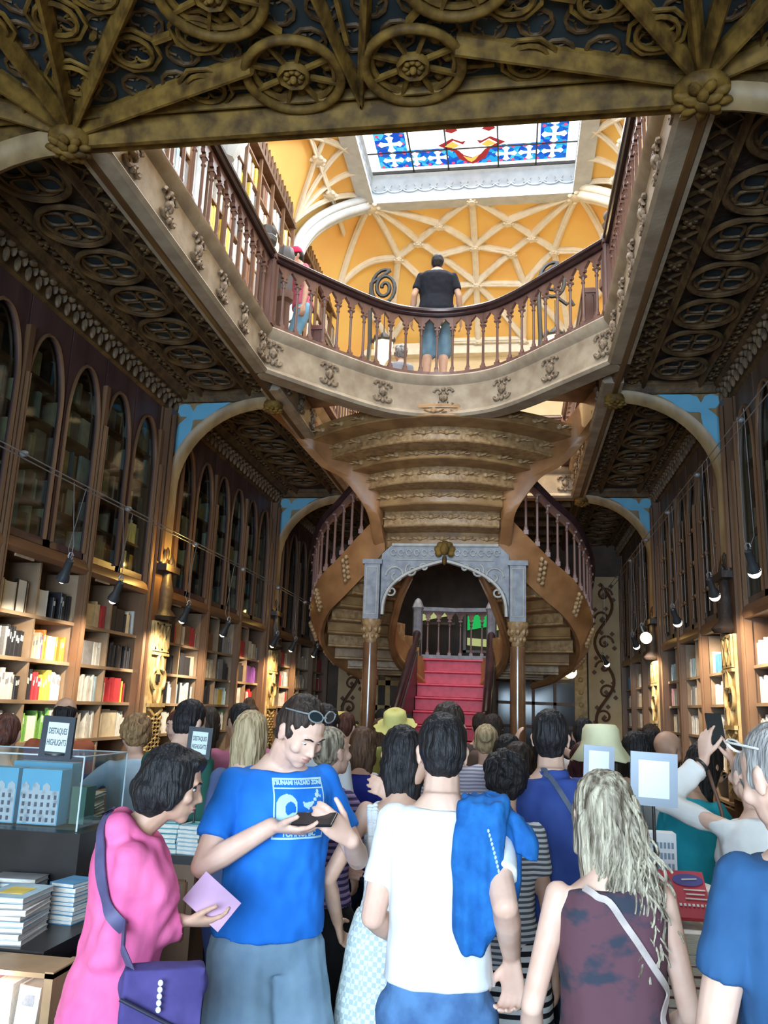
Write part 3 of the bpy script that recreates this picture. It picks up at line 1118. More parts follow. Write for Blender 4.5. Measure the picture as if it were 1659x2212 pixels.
# ---------------------------------------------------------------- the stair
SX = -0.90
stair = thing('double_staircase', 'great carved wooden staircase that flares up to the bridge and curls down on both sides', 'staircase', (SX, 11.5, 0))
tans = [0.1914, 0.2179, 0.2459, 0.2743, 0.3049, 0.3268, 0.3594, .385]
wid = [.72, .74, .78, .92, 1.12, 1.38, 1.60, 1.72]
bows = [.07, .10, .18, .36, .52, .66, .78, .92]
ring_pts = []
for k in range(8):
    Y = 10.6 - .25 * k
    z = 1.62 + tans[k] * Y
    ring_pts.append((Y, z, wid[k], bows[k]))
for k in range(7):
    Y, z, w, bo = ring_pts[k]
    Y2, z2, w2, bo2 = ring_pts[k + 1]
    m = MB()
    n = 16
    top = z2 + .03
    vs, fs = [], []
    for i in range(n + 1):
        u = -1 + 2 * i / n
        x = SX + u * w
        yf = Y + bo * u * u          # front (towards the viewer) face of this step back
        yb = yf + .34
        # profile: riser back with top and bottom beads
        for (dy, zz) in ((0.01, z + .035), (-.022, z + .03), (-.028, z + .012), (-.015, z), (.34, z - .03), (.34, top), (.0, top), (-.012, top - .03), (-.01, top - .05), (.01, top - .055)):
            vs.append((x, yf + dy, zz))
    q = 10
    for i in range(n):
        for j in range(q):
            j2 = (j + 1) % q
            fs.append((i * q + j, i * q + j2, (i + 1) * q + j2, (i + 1) * q + j))
    fs.append(tuple(range(q))[::-1])
    fs.append(tuple(n * q + j for j in range(q)))
    m.add(vs, fs)
    st = m.build('step', STAIRC if k % 2 else STAIRW, stair, 30)
    # carved leaves along the face
    c = MB()
    ncarv = 5 + k
    for i in range(ncarv):
        u = -1 + 2 * (i + .5) / ncarv
        x = SX + u * w
        yf = Y + bo * u * u
        zc = (z + top) / 2
        c.ball((x, yf - .004, zc), .036, (1, .5, 1.0), 7, 5)
        for s in (-1, 1):
            c.ball((x + s * .065, yf + .002, zc + .0), .05, (1.15, .3, .35), 6, 4, Matrix.Rotation(-s * .3, 3, 'Y'))
            c.ball((x + s * .12, yf + .004, zc - .014), .03, (1.3, .35, .35), 5, 4)
    c.build('carved_leaves', STAIRC, st, 50)

# stringers that follow the flaring upper flight, both sides
for sx in (-1, 1):
    lo = []
    for (Y, z, w, bo) in ring_pts:
        lo.append(Vector((SX + sx * (w + .03), Y + bo, z - .10)))
    lo.append(Vector((SX + sx * 1.90, 8.75 + .35, 5.0)))
    lo = [Vector((SX + sx * .70, 10.72, 3.42))] + lo
    lo = spline(lo, 4)
    m = MB()
    vs, fs = [], []
    for i, p in enumerate(lo):
        t = min(1, i / (len(lo) - 1))
        hh = .34 + .06 * t
        for (a, zz) in ((-.02, 0), (.10, .0), (.13, .03), (.10, .07), (.08, .10), (.08, hh - .05), (.11, hh - .02), (.10, hh), (-.02, hh)):
            vs.append((p.x + sx * a, p.y, p.z + zz))
    q = 9
    for i in range(len(lo) - 1):
        for j in range(q):
            j2 = (j + 1) % q
            fs.append((i * q + j, i * q + j2, (i + 1) * q + j2, (i + 1) * q + j))
    fs.append(tuple(range(q)))
    fs.append(tuple((len(lo) - 1) * q + j for j in range(q)))
    m.add(vs, fs)
    m.build('stringer', STRING, stair, 40)

# curling lower flights: outer stringer (measured), inner stringer, steps between
outer_lo = [(-.17, 10.55, 3.62), (.13, 10.68, 3.29), (.42, 10.9, 3.05), (.68, 11.2, 2.87), (.86, 11.6, 2.67), (.93, 12.0, 2.47), (.86, 12.5, 2.26), (.62, 13.0, 2.08), (.30, 13.25, 1.98)]
outer_hi = [(-.10, 10.55, 4.10), (.21, 10.66, 3.80), (.50, 10.86, 3.54), (.80, 11.14, 3.32), (1.0, 11.58, 3.07), (1.10, 12.0, 2.84), (1.09, 12.55, 2.56), (.94, 13.1, 2.28), (.62, 13.4, 2.08)]
inner_lo = [(-.42, 11.35, 3.35), (-.30, 11.42, 3.1), (-.20, 11.6, 2.85), (-.12, 11.85, 2.62), (-.08, 12.15, 2.42), (-.12, 12.45, 2.24), (-.24, 12.75, 2.1), (-.36, 12.95, 1.98), (-.44, 13.1, 1.9)]
for sx in (-1, 1):
    def mir(p):
        return Vector((p[0], p[1], p[2])) if sx > 0 else Vector((2 * SX - p[0], p[1], p[2]))
    A = spline([mir(p) for p in outer_lo], 6)
    B = spline([mir(p) for p in outer_hi], 6)
    I = spline([mir(p) for p in inner_lo], 6)
    vs, fs = [], []
    q = 8
    cen = Vector((mir((.1, 0, 0)).x, 12.0, 0))
    for a, b in zip(A, B):
        out_d = Vector((b.x - cen.x, b.y - cen.y, 0)).normalized()
        up = Vector((0, 0, 1))
        e = .045
        H = b.z - a.z
        b2 = Vector((b.x, b.y, b.z))
        for p in (a - out_d * .05, a + up * -.02, (a * .75 + b2 * .25) + out_d * .03, (a * .5 + b2 * .5) + out_d * .03, (a * .2 + b2 * .8) + out_d * .03, b2 + out_d * .02, b2 - out_d * .06 + up * .015, a - out_d * .09 + up * H * .5):
            vs.append(p)
    nn = len(A)
    for i in range(nn - 1):
        for j in range(q):
            j2 = (j + 1) % q
            f = (i * q + j, i * q + j2, (i + 1) * q + j2, (i + 1) * q + j)
            fs.append(f if sx < 0 else f[::-1])
    fs.append(tuple(range(q)))
    fs.append(tuple((nn - 1) * q + j for j in range(q)))
    m = MB().add(vs, fs)
    so = m.build('stringer', STRING, stair, 50)
    c = MB()
    for i in (10, 20, 30, 38):
        c = MB()
        a, b = A[i], B[i]
        out_d = Vector((b.x - cen.x, b.y - cen.y, 0)).normalized()
        al = (B[i + 1] - B[i - 1]).normalized()
        for k in range(5):
            for s in (-1, 1):
                c.ball(a.lerp(b, .25 + k * .13) + out_d * .05 + al * s * .035, .035, (1, 1, 1), 6, 4)
        c.build('leaf_ornament', STAIRC, so, 50)
    m = MB()
    m.tube([p + Vector((0, 0, .10)) for p in I], .055, 8)
    vs, fs = [], []
    for p in I:
        for (dd, zz) in ((-.03, 0), (.03, 0), (.03, .42), (-.03, .42)):
            vs.append((p.x + sx * dd, p.y, p.z + zz))
    for i in range(len(I) - 1):
        for j in range(4):
            j2 = (j + 1) % 4
            fs.append((i * 4 + j, i * 4 + j2, (i + 1) * 4 + j2, (i + 1) * 4 + j))
    m.add(vs, fs)
    m.build('inner_stringer', STRING, stair, 50)
    # steps: wedges between inner and outer curves, each a block with a carved back
    NS = 10
    for k in range(NS):
        t0, t1 = (k + .2) / (NS + .2), (k + 1.25) / (NS + .25)
        ia, ib = t0 * (len(A) - 1), min(t1, 1) * (len(A) - 1)

        def at(Lst, f):
            i = int(min(f, len(Lst) - 1.001))
            return Lst[i].lerp(Lst[min(i + 1, len(Lst) - 1)], f - i)
        a0, a1 = at(A, ia), at(A, ib)
        i0, i1 = at(I, ia), at(I, ib)
        zb = a1.z + .12
        zt = a0.z + .36
        a0, a1 = a0.lerp(i0, .09), a1.lerp(i1, .09)
        P = [(i0.x, i0.y), (a0.x, a0.y), (a1.x, a1.y), (i1.x, i1.y)]
        m = MB()
        m.add([(x, y, zb) for x, y in P] + [(x, y, zt) for x, y in P], [(0, 1, 2, 3), (7, 6, 5, 4), (0, 4, 5, 1), (1, 5, 6, 2), (2, 6, 7, 3), (3, 7, 4, 0)])
        # bead under the front edge
        m.tube([(i0.x, i0.y - .01, zb + .015), (a0.x, a0.y - .01, zb + .015)], .022, 6)
        m.tube([(i0.x, i0.y - .01, zt - .03), (a0.x, a0.y - .01, zt - .03)], .015, 6)
        st = m.build('step', STAIRW if k % 2 else STAIRC, stair, 30)
        c = MB()
        d = Vector((a0.x - i0.x, a0.y - i0.y, 0))
        L = d.length
        d.normalize()
        nrm = Vector((d.y, -d.x, 0)) * (1 if d.x > 0 else -1)
        cnt = max(2, int(L / .22))
        for i in range(cnt):
            p = Vector((i0.x, i0.y, (zb + zt) / 2)) + d * L * (i + .5) / cnt + nrm * .004
            c.ball(p, .034, (1, .5, 1), 6, 4)
            for s in (-1, 1):
                c.ball(p + d * s * .07, .05, (1.1, .3, .35), 6, 4)
        c.build('carved_leaves', STAIRC, st, 50)
    # balusters and rail on the outer stringer
    Bs = [p for p in B[4:44]]
    rail = [p + Vector((0, 0, .80)) for p in Bs]
    m = MB()
    m.sweep([(-.04, -.06), (.04, -.06), (.06, -.02), (.06, .02), (.03, .045), (-.03, .045), (-.06, .02), (-.06, -.02)], rail)
    m.build('handrail', RAILD, stair, 40)
    m = MB()
    m.sweep([(-.02, -.16), (.02, -.16), (.02, -.05), (-.02, -.05)], rail)
    m.build('rail_arcade', RAILW, stair, 40)
    flat = [Vector((p.x, p.y, 0)) for p in Bs]
    L = path_len(flat)
    nb = int(L / .16)
    for i in range(nb):
        s = (i + .5) * L / nb
        # find z along
        acc = 0
        for j in range(len(flat) - 1):
            l = (flat[j + 1] - flat[j]).length
            if acc + l >= s:
                p = Bs[j].lerp(Bs[j + 1], (s - acc) / l)
                break
            acc += l
        inst(bal_me, 'baluster', stair, (p.x, p.y, p.z), 0, (1.15, 1.15, 1.22))

# arch frame and columns that carry the waist
YA = 10.5
ac = MB()
xa0, xa1 = -1.83, .13
xm = (xa0 + xa1) / 2


def tudor(n=14):
    pts = []
    w = .78
    for i in range(n + 1):
        t = i / n
        a = radians(180 - 90 * t)
        x = w * cos(a)
        z = .60 * sin(a) ** .72 + .10 * t ** 3
        pts.append((x, z))
    return pts


half = tudor()
left = [(xm + x, 2.76 + z) for x, z in half]
right = [(xm - x, 2.76 + z) for x, z in half[::-1]]
zt = 3.66
poly = [(xa0 + .17, 2.76)] + left + right[1:] + [(xa1 - .17, 2.76), (xa1 - .17, zt - .12), (xa1 - .3, zt), (xa0 + .3, zt), (xa0 + .17, zt - .12)]
ac.prism([(x, z) for x, z in left[::1]] + [(xm, zt), (xa0 + .3, zt), (xa0 + .17, zt - .12), (xa0 + .17, 2.76)], (0, YA, 0), (1, 0, 0), (0, 0, 1), (0, .16, 0))
ac.prism([(x, z) for x, z in right] + [(xa1 - .17, 2.76), (xa1 - .17, zt - .12), (xa1 - .3, zt), (xm, zt)], (0, YA, 0), (1, 0, 0), (0, 0, 1), (0, .16, 0))
ac.build('arch_panel', GREYA, stair)
sc = MB()
sc.tube([(x, YA - .01, z) for x, z in left + right[1:]], .028, 6)
sc.tube([(xa0 + .3, YA - .01, zt), (xa1 - .3, YA - .01, zt)], .022, 6)
sc.tube([(xa0 + .36, YA - .01, zt - .19), (xm - .12, YA - .01, zt - .19)], .01, 5)
sc.tube([(xa1 - .36, YA - .01, zt - .19), (xm + .12, YA - .01, zt - .19)], .01, 5)
for s in (-1, 1):
    x0 = xm + s * .62
    for (cx, cz, r, turn, st) in ((x0, 3.26, .13, 1, 0), (x0 - s * .20, 3.33, .09, -1, 1.2), (x0 + s * .05, 3.06, .07, -1, .4), (x0 - s * .36, 3.37, .055, 1, 0)):
        pts = [(cx + s * r * (1 - i / 20) * cos(turn * i * .5 + st), YA - .012, cz + r * (1 - i / 20) * sin(turn * i * .5 + st)) for i in range(16)]
        sc.tube(pts, .013, 5)
    for i in range(6):
        cx = xm + s * (.16 + i * .10)
        sc.tube([(cx + .035 * cos(t), YA - .012, zt - .1 + .04 * sin(t)) for t in [q * .9 for q in range(7)]], .009, 5)
sc.build('scrollwork', GREYL, stair, 60)
e = MB()
for k in range(7):
    a = radians(-30 + k * 40)
    e.ball((xm + .09 * cos(a), YA - .03, zt - .07 + .08 * sin(a)), .05, (1, .6, 1), 7, 5)
e.ball((xm, YA - .05, zt - .06), .06, (1, .8, 1.3), 8, 6)
e.ball((xm, YA - .04, zt - .20), .04, (.8, .8, 1.6), 8, 6)
e.build('leaf_boss', GOLDW, stair, 60)
for s, x in ((-1, xa0 + .06), (1, xa1 - .06)):
    m = MB()
    m.box(x - .10, x + .10, YA - .06, YA + .14, 2.70, 3.42)
    m.box(x - .125, x + .125, YA - .08, YA + .16, 3.40, 3.46)
    m.build('arch_pier', GREYA, stair)
    m = MB()
    for (a, b) in (((x - .07, 2.76), (x - .07, 3.36)), ((x + .07, 2.76), (x + .07, 3.36)), ((x - .07, 2.76), (x + .07, 2.76)), ((x - .07, 3.36), (x + .07, 3.36))):
        m.tube([(a[0], YA - .062, a[1]), (b[0], YA - .062, b[1])], .009, 5)
    m.build('pier_moulding', GREYL, stair)
    m = MB().lathe((x, YA + .04, 2.40), [(.07, 0), (.085, .02), (.08, .05), (.095, .12), (.12, .22), (.135, .26), (.135, .30)], 12)
    for k in range(8):
        a = k * pi / 4
        m.ball((x + .10 * cos(a), YA + .04 + .10 * sin(a), 2.58), .035, (1, 1, 1.5), 6, 4)
        m.ball((x + .085 * cos(a + .4), YA + .04 + .085 * sin(a + .4), 2.49), .028, (1, 1, 1.4), 6, 4)
    m.build('capital', STAIRC, stair, 50)
    m = MB().lathe((x, YA + .04, 0), [(.15, FL), (.15, .16), (.10, .22), (.098, .26), (.092, 2.40)], 16)
    m.build('column', mat('polished_column', (.26, .13, .065), .18, (.17, .08, .04), 4, coat=.4), stair, 40)

# red-carpeted lower flight, its landing and the dark curb walls beside it
RX0, RX1 = -1.42, -.40
for i in range(12):
    z1 = .2 * (i + 1)
    y = 10.9 + i * .22
    m = MB()
    m.box(RX0, RX1, y, y + .50, z1 - .2 if i else FL, z1 - .02)
    m.tube([(RX0, y + .005, z1 - .03), (RX1, y + .005, z1 - .03)], .022, 8)
    m.build('red_step', REDC, stair, 40)
m = MB().box(-2.1, .3, 13.45, 14.6, 2.12, 2.40)
m.build('landing', WOODM, stair)
for s, x in ((-1, RX0 - .08), (1, RX1 + .08)):
    m = MB()
    m.prism([(10.5, FL), (10.5, 1.10), (10.62, 1.30), (13.5, 2.75), (13.6, FL)], (x - .07, 0, 0), (0, 1, 0), (0, 0, 1), (.14, 0, 0))
    m.build('curb_wall', mat('curb_dark', (.06, .05, .05), .4), stair)
    m = MB()
    m.tube([(x, 10.55, 1.22), (x, 10.8, 1.5), (x, 12.2, 2.15), (x, 13.5, 2.85)], .06, 8)
    m.lathe((x, 10.48, 0), [(.10, FL), (.10, 1.3), (.07, 1.4), (.10, 1.5), (.09, 1.56), (.02, 1.62)], 8)
    m.build('curb_rail', RAILD, stair, 50)
    m = MB().lathe((x, 13.42, 2.3), [(.08, 0), (.08, .85), (.10, .9), (.05, 1.02), (.02, 1.05)], 8)
    m.build('newel_post', GREYA, stair, 40)
lp = [Vector((RX0 - .1, 13.5, 0)), Vector((SX, 13.62, 0)), Vector((RX1 + .1, 13.5, 0))]
m = MB()
m.sweep([(-.05, 3.16), (.05, 3.16), (.06, 3.22), (-.06, 3.22)], lp)
m.build('landing_rail', GREYA, stair)
m = MB()
m.sweep([(-.05, 2.40), (.05, 2.40), (.05, 2.46), (-.05, 2.46)], lp)
m.build('landing_rail', GREYA, stair)
m = MB()
L = path_len(lp)
nb = 7
for i in range(nb):
    p, d = path_at(lp, (i + .5) * L / nb)
    sp = L / nb
    for sg in (1, -1):
        m.prism(arch_poly(sp)[::-1] if sg > 0 else arch_poly(sp), p + Vector((0, -.02, 2.43)), d * sg, (0, 0, 1), Vector((0, .036, 0)))
m.build('rail_arcade', RAILW, stair)
for i in range(nb + 1):
    p, d = path_at(lp, i * L / nb)
    inst(bal_me, 'baluster', stair, (p.x, p.y, 2.45), 0)
# ---------------------------------------------------------------- carved piers with brackets
BAYS = ((4.40, 8.34), (8.84, 12.72), (13.22, 17.3))


def pier(side, Y, label):
    sx = 1 if side == 'left' else -1
    X = XL if side == 'left' else XR
    fx = lambda d: X + sx * d
    t = thing('carved_pier', label, 'pier', (fx(.05), Y, 0))
    m = MB()
    m.box(min(fx(-.4), fx(.10)), max(fx(-.4), fx(.10)), Y - .23, Y + .23, FL, 4.78)
    m.build('shaft', WOODM if side == 'left' else WOOD, t)
    gold = mat('warm_gilded_panel', (.62, .44, .20), .5, (.40, .26, .10), 9, (1, 1, 1), .3)
    m = MB()
    m.box(min(fx(.10), fx(.13)), max(fx(.10), fx(.13)), Y - .20, Y + .20, .9, 2.42)
    m.build('carved_panel', gold, t)
    m = MB()
    x = fx(.145)
    # diamond lattice at the top, quatrefoil in the middle, strapwork below
    for (za, zb) in ((2.12, 2.40),):
        for (a, b) in (((-.17, za), (0, zb)), ((0, zb), (.17, za)), ((-.17, zb), (0, za)), ((0, za), (.17, zb)), ((-.17, za), (-.17, zb)), ((.17, za), (.17, zb)), ((-.19, za), (.19, za)), ((-.19, zb), (.19, zb))):
            m.bar((x, Y + a[0], a[1]), (x, Y + b[0], b[1]), .03, .022, (1, 0, 0))
    m.build('diamond_lattice', gold, t)
    m = MB()
    for k in range(6):
        z = .95 + k * .08
        m.bar((x, Y - .17, z), (x, Y + .17, z + .16), .03, .022, (1, 0, 0))
        m.bar((x, Y + .17, z), (x, Y - .17, z + .16), .03, .022, (1, 0, 0))
    m.bar((x, Y - .2, 1.55), (x, Y + .2, 1.55), .04, .04, (1, 0, 0))
    m.bar((x, Y - .2, 2.08), (x, Y + .2, 2.08), .03, .03, (1, 0, 0))
    m.build('strapwork', gold, t)
    m = MB()
    for (cy, cz, ry, rz, a0, a1) in ((0, 1.96, .07, .12, -20, 200), (0, 1.68, .07, .12, 160, 380), (-.09, 1.82, .08, .10, 80, 280), (.09, 1.82, .08, .10, -100, 100)):
        m.tube([(x, Y + cy + ry * cos(radians(a)), cz + rz * sin(radians(a))) for a in range(a0, a1 + 1, 22)], .02, 6)
    m.build('quatrefoil', gold, t, 60)
    MB().box(min(fx(.13), fx(.15)), max(fx(.13), fx(.15)), Y - .035, Y + .035, 1.79, 1.87).build('shield', IRON, t)
    # dark canopied niche
    m = MB()
    m.lathe((fx(.13), Y, 2.44), [(.12, 0), (.15, .04), (.08, .12), (.09, .32), (.06, .42), (.05, .50), (.03, .54)], 9)
    for k in range(6):
        a = k * pi / 5 * sx - pi / 2
        m.lathe((fx(.12), Y - .15 + k * .06, 3.0 + .05 * (2.5 - abs(k - 2.5))), [(.02, 0), (.035, .05), (.03, .10), (.0, .16)], 6)
    m.box(min(fx(.08), fx(.2)), max(fx(.08), fx(.2)), Y - .19, Y + .19, 2.96, 3.03)
    m.build('niche_figure', mat('niche_dark', (.05, .035, .03), .5, None, 20, bump=.3), t, 60)
    # bracket: shaft below, arch rib above, spandrel plate with the blue trefoil
    lo = []
    for i in range(15):
        tt = i / 14
        a = radians(180 - 90 * tt)
        lo.append((1.14 + 1.04 * cos(a), 3.88 + 1.0 * sin(a)))
    rib_l = [(.10, 3.12), (.10, 3.5)] + lo
    m = MB()
    vs, fs = [], []
    for i, (d, z) in enumerate(rib_l):
        tz = (Vector(rib_l[min(i + 1, len(rib_l) - 1)]) - Vector(rib_l[max(i - 1, 0)])).normalized()
        nx = Vector((tz.y, -tz.x))
        for (a, b) in ((-.06, -.09), (.00, -.075), (.035, -.03), (.05, 0), (.035, .03), (.0, .075), (-.06, .09)):
            vs.append((fx(d + nx.x * a), Y + b, z + nx.y * a))
    q = 7
    for i in range(len(rib_l) - 1):
        for j in range(q):
            j2 = (j + 1) % q
            fs.append((i * q + j, i * q + j2, (i + 1) * q + j2, (i + 1) * q + j))
    fs.append(tuple(range(q)))
    m.add(vs, fs)
    arm = m.build('arch_rib', mat('bracket_wood', (.34, .235, .115), .45, (.20, .13, .06), 7, (1, 1, .3), .2), t, 50)
    sp = [(0.0, 3.55)] + [(a - .0, b) for a, b in rib_l[1:]] + [(1.14, 4.90), (0.0, 4.90)]
    m = MB()
    m.prism([(fx(a), b) for a, b in sp], (0, Y - .035, 0), (1, 0, 0), (0, 0, 1), (0, .07, 0))
    m.build('spandrel', MATS['bracket_wood'], t)
    # trefoil: measured lobes
    C0 = (.16, 4.84)
    tre = [(.085, 4.22), (.075, 4.52), (.10, 4.64), (.16, 4.70), (.20, 4.735), (.12, 4.74), (.085, 4.79), (.09, 4.87), (.16, 4.895), (.22, 4.88), (.265, 4.80), (.30, 4.87), (.38, 4.895), (.70, 4.90), (.56, 4.82), (.47, 4.74), (.38, 4.70), (.29, 4.70), (.27, 4.69), (.27, 4.64), (.25, 4.52), (.17, 4.38)]
    m = MB()
    m.prism([(fx(a + .01), b) for a, b in tre], (0, Y - .042, 0), (1, 0, 0), (0, 0, 1), (0, .006, 0))
    m.build('blue_inlay', SKYB, t)
    m = MB()
    for y in (Y - .19, Y + .19):
        m.tube([(fx(.12), y, 3.05), (fx(.12), y, 4.7)], .025, 6)
    m.build('shaft_moulding', WOODM, t)
    return t


pier('left', PIERS[0], 'carved pier and arch bracket nearest the street on the shaded wall')
pier('right', PIERS[0], 'carved pier and arch bracket nearest the street on the sunny wall')
pier('left', PIERS[1], 'carved pier whose arched bracket glows yellow at its foot, between two shaded bookcases')
pier('right', PIERS[1], 'gilded carved pier behind the raised phone, blue trefoil in its bracket')
pier('left', PIERS[2], 'smaller distant carved pier behind the curling stair, shaded side')
pier('right', PIERS[2], 'smaller distant carved pier next to the round warm lamp')
for y, lab in ((PIERS[1], 0), (PIERS[2], 1)):
    point('bracket_uplight', (XL + .30, y - .14, 3.02), 16 if not lab else 1.2, (1.0, .62, .15), .02)
point('bracket_uplight', (XR - .30, PIERS[2] - .12, 3.0), 1.5, (1.0, .62, .15), .02)

# ---------------------------------------------------------------- bookcases
COLS = {'white': (.82, .80, .74), 'cream': (.72, .62, .44), 'black': (.03, .03, .035), 'red': (.60, .05, .06), 'orange': (.80, .30, .06), 'blue': (.10, .30, .52), 'pale blue': (.45, .62, .70),
        'green': (.25, .52, .12), 'purple': (.30, .10, .42), 'brown': (.24, .12, .07), 'grey': (.33, .33, .34), 'pink': (.75, .40, .42), 'teal': (.08, .36, .40), 'yellow': (.85, .62, .10)}
BM = {k: mat('cover_' + k.replace(' ', '_'), v, .45, tuple(c * .75 for c in v), 14) for k, v in COLS.items()}
PAGES = mat('pages', (.78, .74, .64), .8, (.62, .58, .5), 40, (1, 1, 8))
BMATS = list(BM.keys())


def book_mesh(c):
    """upright book: thickness x, depth y, height z = 1 unit each; spine towards -y"""
    m = MB()
    m.add([(-.5, 0, 0), (-.42, -.04, 0), (.42, -.04, 0), (.5, 0, 0), (.5, 1, 0), (.40, 1, 0), (.40, .04, 0), (-.40, .04, 0), (-.40, 1, 0), (-.5, 1, 0)] +
          [(a, b, 1) for a, b in ((-.5, 0), (-.42, -.04), (.42, -.04), (.5, 0), (.5, 1), (.40, 1), (.40, .04), (-.40, .04), (-.40, 1), (-.5, 1))],
          [tuple(range(10))[::-1], tuple(range(10, 20))] + [(i, (i + 1) % 10, 10 + (i + 1) % 10, 10 + i) for i in range(10)])
    nf = len(m.f)
    m.box(-.40, .40, .04, .96, .02, .975)
    # title patch on the spine
    k = len(m.f)
    m.box(-.30, .30, -.046, -.03, .62, .84)
    me = bpy.data.meshes.new('book')
    me.from_pydata(m.v, [], m.f)
    me.materials.append(BM[c])
    me.materials.append(PAGES)
    me.materials.append(BM['white'] if c not in ('white', 'cream') else BM['grey'])
    for i, p in enumerate(me.polygons):
        p.material_index = 0 if i < nf else (1 if i < k else 2)
    return me


BOOK = {c: book_mesh(c) for c in COLS}
ORD = ('top', 'second', 'third', 'fourth', 'fifth')
book_jobs = []      # (distance, colour, loc, rotz, (t, d, h), label, group)


NTH = ('first', 'second', 'third', 'fourth', 'fifth', 'sixth', 'seventh', 'eighth', 'ninth', 'tenth', 'eleventh', 'twelfth', 'thirteenth', 'fourteenth', 'fifteenth', 'sixteenth', 'seventeenth', 'eighteenth', 'nineteenth', 'twentieth') + ('last few',) * 30


def fill_shelf(side, y0, y1, z, hmax, row, comp, where, palette, seed, depth=.16, face=.0, indiv=True, fillr=.92):
    rnd = random.Random(seed)
    sx = 1 if side == 'left' else -1
    X = (XL if side == 'left' else XR) - sx * .05
    y = y0 + .02
    c = rnd.choice(palette)
    nb_ = -1
    while y < y1 - .03:
        nb_ += 1
        if rnd.random() < .16:
            c = rnd.choice(palette)
        if rnd.random() > fillr:
            y += rnd.uniform(.03, .12)
            continue
        if rnd.random() < face and y < y1 - .2:
            w = rnd.uniform(.14, .17)
            h = min(hmax, rnd.uniform(.2, .27))
            # face-out: depth is thickness, rotated a quarter more
            loc = (X - sx * .02, y + w / 2, z)
            book_jobs.append((loc, c, pi / 2 * sx + pi, (w, .03, h), ('%s face-out book, %s along %s shelf, %s compartment, %s' % (c, NTH[nb_], ORD[row], NTH[comp], where)), indiv))
            y += w + .01
            if rnd.random() < .5:
                c = rnd.choice(palette)
            continue
        th = rnd.choice((.022, .028, .034, .042))
        h = min(hmax, rnd.uniform(.17, .25))
        d = rnd.uniform(.13, .17)
        loc = (X - sx * rnd.uniform(0, .02), y + th / 2, z)
        book_jobs.append((loc, c, pi / 2 * sx, (th * .95, d, h), ('%s book, %s along %s shelf, %s compartment, %s' % (c, NTH[nb_], ORD[row], NTH[comp], where)), indiv))
        y += th


glazed_jobs = []


